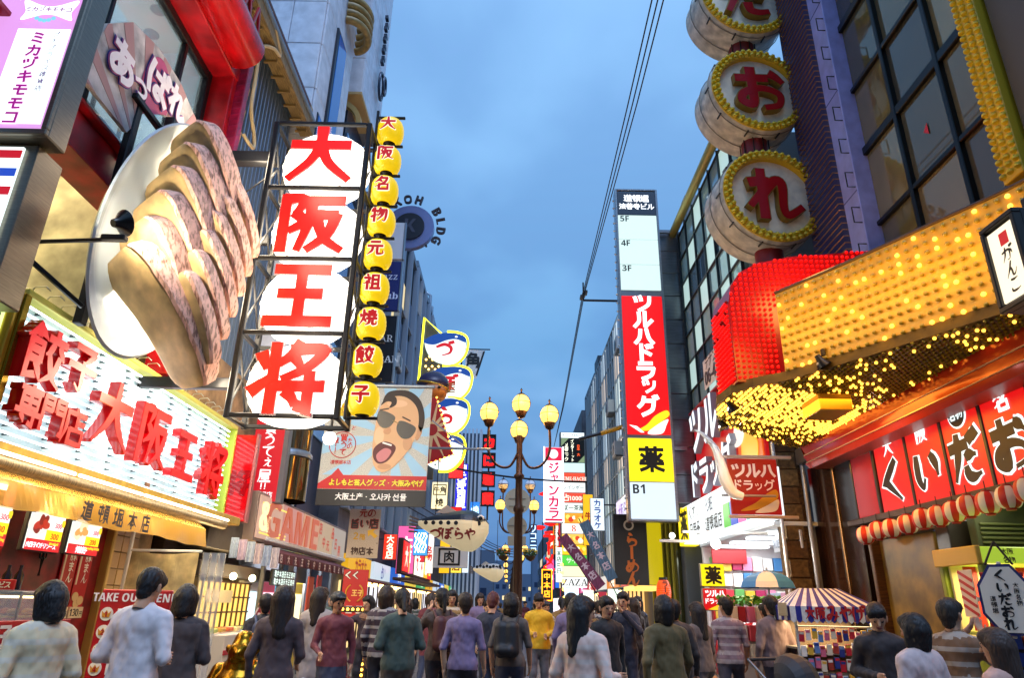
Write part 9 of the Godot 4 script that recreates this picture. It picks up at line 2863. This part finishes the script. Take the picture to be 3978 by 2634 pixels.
func person(x: float, d: float, h: float, turn: float, pose: String, style: String, hair: String, top: String, low: String, label: String, skin := "b98a6a") -> Node3D:
	var s := thing("person", label, "person", P(x, 0, d), turn, "people in the street")
	s.scale = Vector3.ONE * (h / 1.755)
	var src: MB = bodies[pose]
	var cols := [top, low, skin, "1c1816", "888888", "1a1210", "8a4a40"]
	var lin := []
	for c in cols: lin.append(Color.html(c).srgb_to_linear())
	var mb := MB.new()
	mb.v = src.v
	mb.n = src.n
	var cc := PackedColorArray()
	cc.resize(src.c.size())
	var pat := used["person"] as int % 5
	var alt: Color = lin[0].lerp(Color(0.6, 0.56, 0.5), 0.45)
	for i in src.c.size():
		var ti := clampi(roundi(src.c[i].r * 16.0), 0, 6)
		cc[i] = lin[ti]
		if ti == 0:
			var q := src.v[i - i % 3]
			if pat == 1 and fmod(q.y, 0.11) < 0.045: cc[i] = alt
			elif pat == 3 and (absf(q.x) > 0.2 or q.y > 1.42): cc[i] = lin[0] * 0.55
	mb.c = cc
	part(s, "body", mb.done(), skin_mat)
	var p: Dictionary = POSES[pose]
	var hx := Transform3D(Basis(Vector3.UP, deg_to_rad(p.get("look", 0.0))) * Basis(Vector3.RIGHT, deg_to_rad(p.get("nod", 0.0))), Vector3(0, 1.6, -0.01 - p.get("lean", 0.0)))
	var hr := part(s, "cap" if style == "cap" else "hair", hairs[style], mat(hair, 0.6, 0.0, "streak", 4.0))
	hr.transform = hx
	return s

const POSES := {
	"stand": {"e": [Vector3(-0.25, 1.1, 0.03), Vector3(0.25, 1.1, 0.03)], "w": [Vector3(-0.26, 0.86, -0.06), Vector3(0.26, 0.86, -0.06)], "stride": 0.03, "loose": 0.02},
	"walk": {"e": [Vector3(-0.26, 1.11, 0.1), Vector3(0.26, 1.11, -0.06)], "w": [Vector3(-0.27, 0.87, 0.06), Vector3(0.26, 0.9, -0.22)], "stride": 0.16, "loose": 0.012, "lean": 0.02},
	"hold": {"e": [Vector3(-0.26, 1.12, 0.05), Vector3(0.26, 1.12, 0.05)], "w": [Vector3(-0.12, 1.08, -0.24), Vector3(0.1, 1.1, -0.24)], "stride": 0.04, "loose": 0.022, "nod": -18.0},
	"photo": {"e": [Vector3(-0.28, 1.2, -0.16), Vector3(0.28, 1.2, -0.16)], "w": [Vector3(-0.08, 1.46, -0.33), Vector3(0.08, 1.46, -0.33)], "stride": 0.05, "loose": 0.01},
	"skirt": {"e": [Vector3(-0.24, 1.1, 0.05), Vector3(0.24, 1.1, -0.02)], "w": [Vector3(-0.24, 0.88, 0.0), Vector3(0.16, 1.02, -0.22)], "stride": 0.08, "skirt": 0.52, "look": 25.0},
	"coat": {"e": [Vector3(-0.25, 1.12, 0.04), Vector3(0.27, 1.12, 0.06)], "w": [Vector3(-0.25, 0.9, -0.08), Vector3(0.24, 1.1, -0.18)], "stride": 0.12, "coat": 0.66, "loose": 0.016, "look": -30.0},
	"point": {"e": [Vector3(-0.27, 1.1, 0.03), Vector3(0.36, 1.3, -0.16)], "w": [Vector3(-0.26, 0.88, -0.06), Vector3(0.44, 1.4, -0.4)], "stride": 0.05, "loose": 0.008, "bare": true, "look": -20.0},
	"tee": {"e": [Vector3(-0.24, 1.1, 0.06), Vector3(0.24, 1.11, -0.04)], "w": [Vector3(-0.24, 0.86, 0.0), Vector3(0.23, 0.88, -0.16)], "stride": 0.13, "loose": 0.0, "bare": true, "look": 35.0},
}

func people() -> void:
	head_mb = make_head()
	hand_mb = make_hand()
	for k in POSES: bodies[k] = make_body(POSES[k])
	for k in ["short", "bob", "long", "tail", "cap"]: hairs[k] = make_hair(k)
	skin_mat = StandardMaterial3D.new()
	skin_mat.vertex_color_use_as_albedo = true
	skin_mat.roughness = 0.75
	skin_mat.rim_enabled = true
	skin_mat.rim = 0.2
	var b := "1a1412"
	person(-3.1, 5.0, 1.6, 60, "hold", "bob", b, "d8c49a", "24242c", "person with black bob in a cream knit top facing the takeout counter")
	person(-2.75, 5.6, 1.72, -8, "hold", "short", b, "d4cac8", "2a2a30", "person in an oversized white sweater before the takeout menu board")
	person(-2.78, 6.35, 1.62, 12, "hold", "bob", "140f0e", "4a3e3c", "26242a", "person in a charcoal jacket next to the white sweater")
	person(-2.14, 7.0, 1.64, 0, "skirt", "long", "2a1a12", "4a3a38", "40302e", "person with long brown hair in a dark brown dress by the bronze statue")
	person(0.54, 12.4, 1.7, 180, "hold", "short", b, "d8a818", "5a5e68", "person in a bright yellow jacket facing the camera by the lamp post")
	person(0.6, 5.9, 1.58, -35, "coat", "long", b, "d8b8a8", "c0a08c", "person with long black hair in a pale pink coat mid street")
	person(1.55, 7.2, 1.62, 10, "walk", "bob", b, "5a4c2a", "26242a", "person in an olive jacket beside the pale pink coat")
	person(1.15, 8.6, 1.62, 200, "walk", "short", b, "1e1a1c", "1c1a1e", "person all in black walking towards the camera past the olive jacket")
	person(2.0, 8.8, 1.6, 0, "stand", "short", "120e0e", "3a302e", "26242a", "person in a dark brown hooded top before the ramen banner")
	person(2.45, 9.4, 1.58, 30, "walk", "long", "2a1c16", "6a584e", "3a3436", "person with long hair in a taupe jacket near the drugstore signs")
	person(3.05, 10.2, 1.66, -15, "tee", "short", b, "8a7078", "3c3a44", "person in a mauve shirt with bare forearms before the yellow medicine sign")
	person(3.5, 9.7, 1.68, 10, "stand", "tail", b, "7a6664", "2c2a32", "person with ponytail in a grey rose jacket in front of the parasol")
	person(3.85, 10.9, 1.6, 45, "coat", "short", b, "9a7a5c", "3c342e", "person in a tan coat between parasol and souvenir cart")
	person(3.32, 6.6, 1.58, 160, "hold", "short", "141010", "2c2426", "2a2a30", "person in a black jacket browsing at the souvenir cart")
	person(2.98, 5.4, 1.5, 20, "stand", "bob", b, "c4aea8", "4a4448", "person in a pale lilac top, short, before the souvenir cart")
	person(3.62, 6.0, 1.62, -60, "photo", "cap", "3a3026", "7a5638", "3a302c", "person in cap and brown jacket raising a phone by the kiosk")
	person(3.15, 4.75, 1.42, 30, "walk", "long", "4a3020", "c89a88", "6a5a54", "person with long auburn hair in a salmon top by the octagonal drum sign")
	var tops := [["1e1a20", "black"], ["3a2a34", "plum"], ["4a3a30", "brown"], ["2a2c3c", "navy"], ["6a2c34", "maroon"], ["5a5048", "grey"], ["8a6a3a", "ochre"], ["a89a90", "beige"], ["3c4a40", "dark green"], ["7a6a8a", "lavender"]]
	var lows := [["1c1c22", "black trousers"], ["2c3448", "blue jeans"], ["4a4038", "khaki trousers"]]
	var ph := ["walk", "stand", "photo", "coat", "hold", "tee", "skirt", "point"]
	var pw := {"walk": "walking", "stand": "standing", "photo": "raising phone", "coat": "long coated", "hold": "looking down", "tee": "bare forearms", "skirt": "skirted", "point": "pointing"}
	var hs := ["short", "bob", "long", "tail", "cap"]
	var spots := [[-2.95, 9.0], [-2.45, 9.6], [-2.05, 8.9], [-1.62, 9.8], [-1.2, 8.4], [-1.55, 11.2], [-0.85, 9.6], [-0.5, 8.7], [-0.95, 12.6], [-0.2, 10.4], [-2.3, 12.2], [-2.9, 11.5], [0.05, 9.2], [-0.35, 13.4], [0.95, 10.8], [1.35, 12.5], [1.75, 11.0], [2.2, 12.8], [0.75, 14.5], [-1.5, 14.5], [-2.2, 15.6], [-0.6, 16.2], [1.2, 16.0], [1.9, 15.2], [2.6, 14.6], [-1.1, 18.4], [0.3, 19.5], [1.5, 19.0], [-2.4, 19.2], [2.4, 18.2], [-0.4, 22.0], [0.9, 23.0], [-1.6, 23.5], [2.0, 22.4], [-0.9, 27.0], [0.2, 28.5], [1.3, 27.5], [-1.9, 29.0], [2.1, 30.0], [-0.3, 34.0], [0.9, 36.0], [-1.3, 37.0], [1.6, 41.0], [0.1, 44.0], [-0.9, 46.0]]
	for i in spots.size():
		var t = tops[(i * 7 + i / 10) % 10]
		var l = lows[(i * 5 + i / 7) % 3]
		var p: String = ph[(i * 3 + i / 8) % 8]
		var h: String = hs[(i * 2 + i / 5) % 5]
		var away := (i * 37) % 100 < 66
		var where := "in crowd by poster" if spots[i][1] < 13 and spots[i][0] < 0 else ("by street lamp" if spots[i][1] < 17 else ("beyond street lamp" if spots[i][1] < 27 else "far down street"))
		person(spots[i][0], spots[i][1], 1.58 + 0.16 * fmod(i * 0.618, 1.0), (rng.randf() - 0.5) * 60 + (0.0 if away else 180.0), p, h, ["17110f", "2a1c14", "120e10", "3a2818"][i % 4] if h != "cap" else ["2c3038", "6a2a24"][i % 2], t[0], l[0], "person in %s top and %s, %s, %s, %s" % [t[1], l[1], {"short": "short hair", "bob": "bobbed hair", "long": "long hair", "tail": "ponytail", "cap": "capped"}[h], pw[p], where], ["b98a6a", "c49878", "a87c5c"][i % 3])
	# rucksacks worn by some of the crowd
	for i in range(0, 40, 6):
		var w := get_node_or_null("person_%03d" % (17 + i))
		if w == null: continue
		var f := Field.new()
		f.setup(Vector3(-0.24, 0.9, 0.0), Vector3(0.24, 1.5, 0.4), 0.018)
		f.cap(Vector3(-0.07, 1.06, 0.2), Vector3(-0.07, 1.32, 0.19), 0.1, 0.09, 0.05)
		f.cap(Vector3(0.07, 1.06, 0.2), Vector3(0.07, 1.32, 0.19), 0.1, 0.09, 0.05)
		f.cap(Vector3(-0.05, 1.06, 0.29), Vector3(0.05, 1.06, 0.29), 0.06, 0.06, 0.03)
		var m := MB.new()
		f.mesh_into(m, Transform3D())
		for sg in [-1, 1]: m.tube(smooth_path([Vector3(sg * 0.11, 1.36, 0.16), Vector3(sg * 0.12, 1.47, 0.02), Vector3(sg * 0.13, 1.38, -0.13)], 4), 0.02, 6)
		part(w, "rucksack", m.done(), mat(["3a4a6a", "5a2a2a", "2a2a2c", "6a5a3a"][(i / 6) % 4], 0.6, 0.0, "grain", 3.0))
	# bags
	var bags := [[-1.86, 7.0, "d8d0d0", "white plastic carrier bag held by the person in dark brown dress"], [-1.95, 9.1, "8a2c2c", "red paper shopping bag carried in the crowd near the poster"], [2.7, 10.0, "c89a6a", "tan shoulder bag by the person in mauve shirt"]]
	for q in bags:
		var s := thing("shopping_bag", q[3], "bag", P(q[0], 0.5, q[1]))
		var m := MB.new()
		m.lathe(PackedVector2Array([Vector2(0, -0.16), Vector2(0.13, -0.15), Vector2(0.16, 0.0), Vector2(0.12, 0.14), Vector2(0.05, 0.2)]), 14, Transform3D(), 1.0, 0.5)
		part(s, "sack", m.done(), mat(q[2], 0.45))
		m = MB.new(); m.tube(smooth_path([Vector3(-0.05, 0.18, 0), Vector3(-0.03, 0.32, 0), Vector3(0.03, 0.32, 0), Vector3(0.05, 0.18, 0)], 4), 0.008, 5)
		part(s, "handle", m.done(), mat(q[2], 0.45))
	# stroller
	var st := thing("baby_stroller", "black folded-hood baby stroller before the souvenir cart", "stroller", P(3.0, 0, 7.9), 30)
	var hood := MB.new()
	for i in 10:
		for j in 8:
			var q := []
			for e in [[i, j], [i + 1, j], [i + 1, j + 1], [i, j + 1]]:
				var a: float = PI * 0.62 * e[0] / 10.0
				var c: float = PI * e[1] / 8.0
				q.append(Vector3(0.26 * cos(c), 0.72 + 0.3 * sin(a) * sin(c) + 0.06 * sin(a), 0.3 * cos(a) * sin(c)))
			hood.quad(q[0], q[1], q[2], q[3], Vector3.UP)
	part(st, "hood", hood.done(), mat("1c1c20", 0.6))
	bx(st, "seat", Vector3(0, 0.5, 0.1), Vector3(0.44, 0.1, 0.5), mat("24242a", 0.6))
	for sg in [-1, 1]:
		var fr := MB.new()
		fr.tube(PackedVector3Array([Vector3(sg * 0.26, 0.12, 0.4), Vector3(sg * 0.26, 0.72, 0.0), Vector3(sg * 0.26, 1.0, -0.35)]), 0.014, 8)
		fr.tube(PackedVector3Array([Vector3(sg * 0.26, 0.12, -0.3), Vector3(sg * 0.26, 0.6, 0.1)]), 0.014, 8)
		part(st, "frame_tube", fr.done(), mat("6a6e74", 0.3, 0.7))
		for z in [0.4, -0.3]:
			var w := MB.new(); w.lathe(PackedVector2Array([Vector2(0.04, -0.02), Vector2(0.1, -0.025), Vector2(0.12, 0.0), Vector2(0.1, 0.025), Vector2(0.04, 0.02)]), 20, Transform3D(Basis(Vector3.BACK, PI / 2), Vector3(sg * 0.26, 0.12, z)))
			part(st, "wheel", w.done(), mat("1a1a1c", 0.6))
	var bar := MB.new(); bar.tube(PackedVector3Array([Vector3(-0.26, 1.0, -0.35), Vector3(0.26, 1.0, -0.35)]), 0.018, 8)
	part(st, "handle", bar.done(), mat("2a2a2c", 0.6))
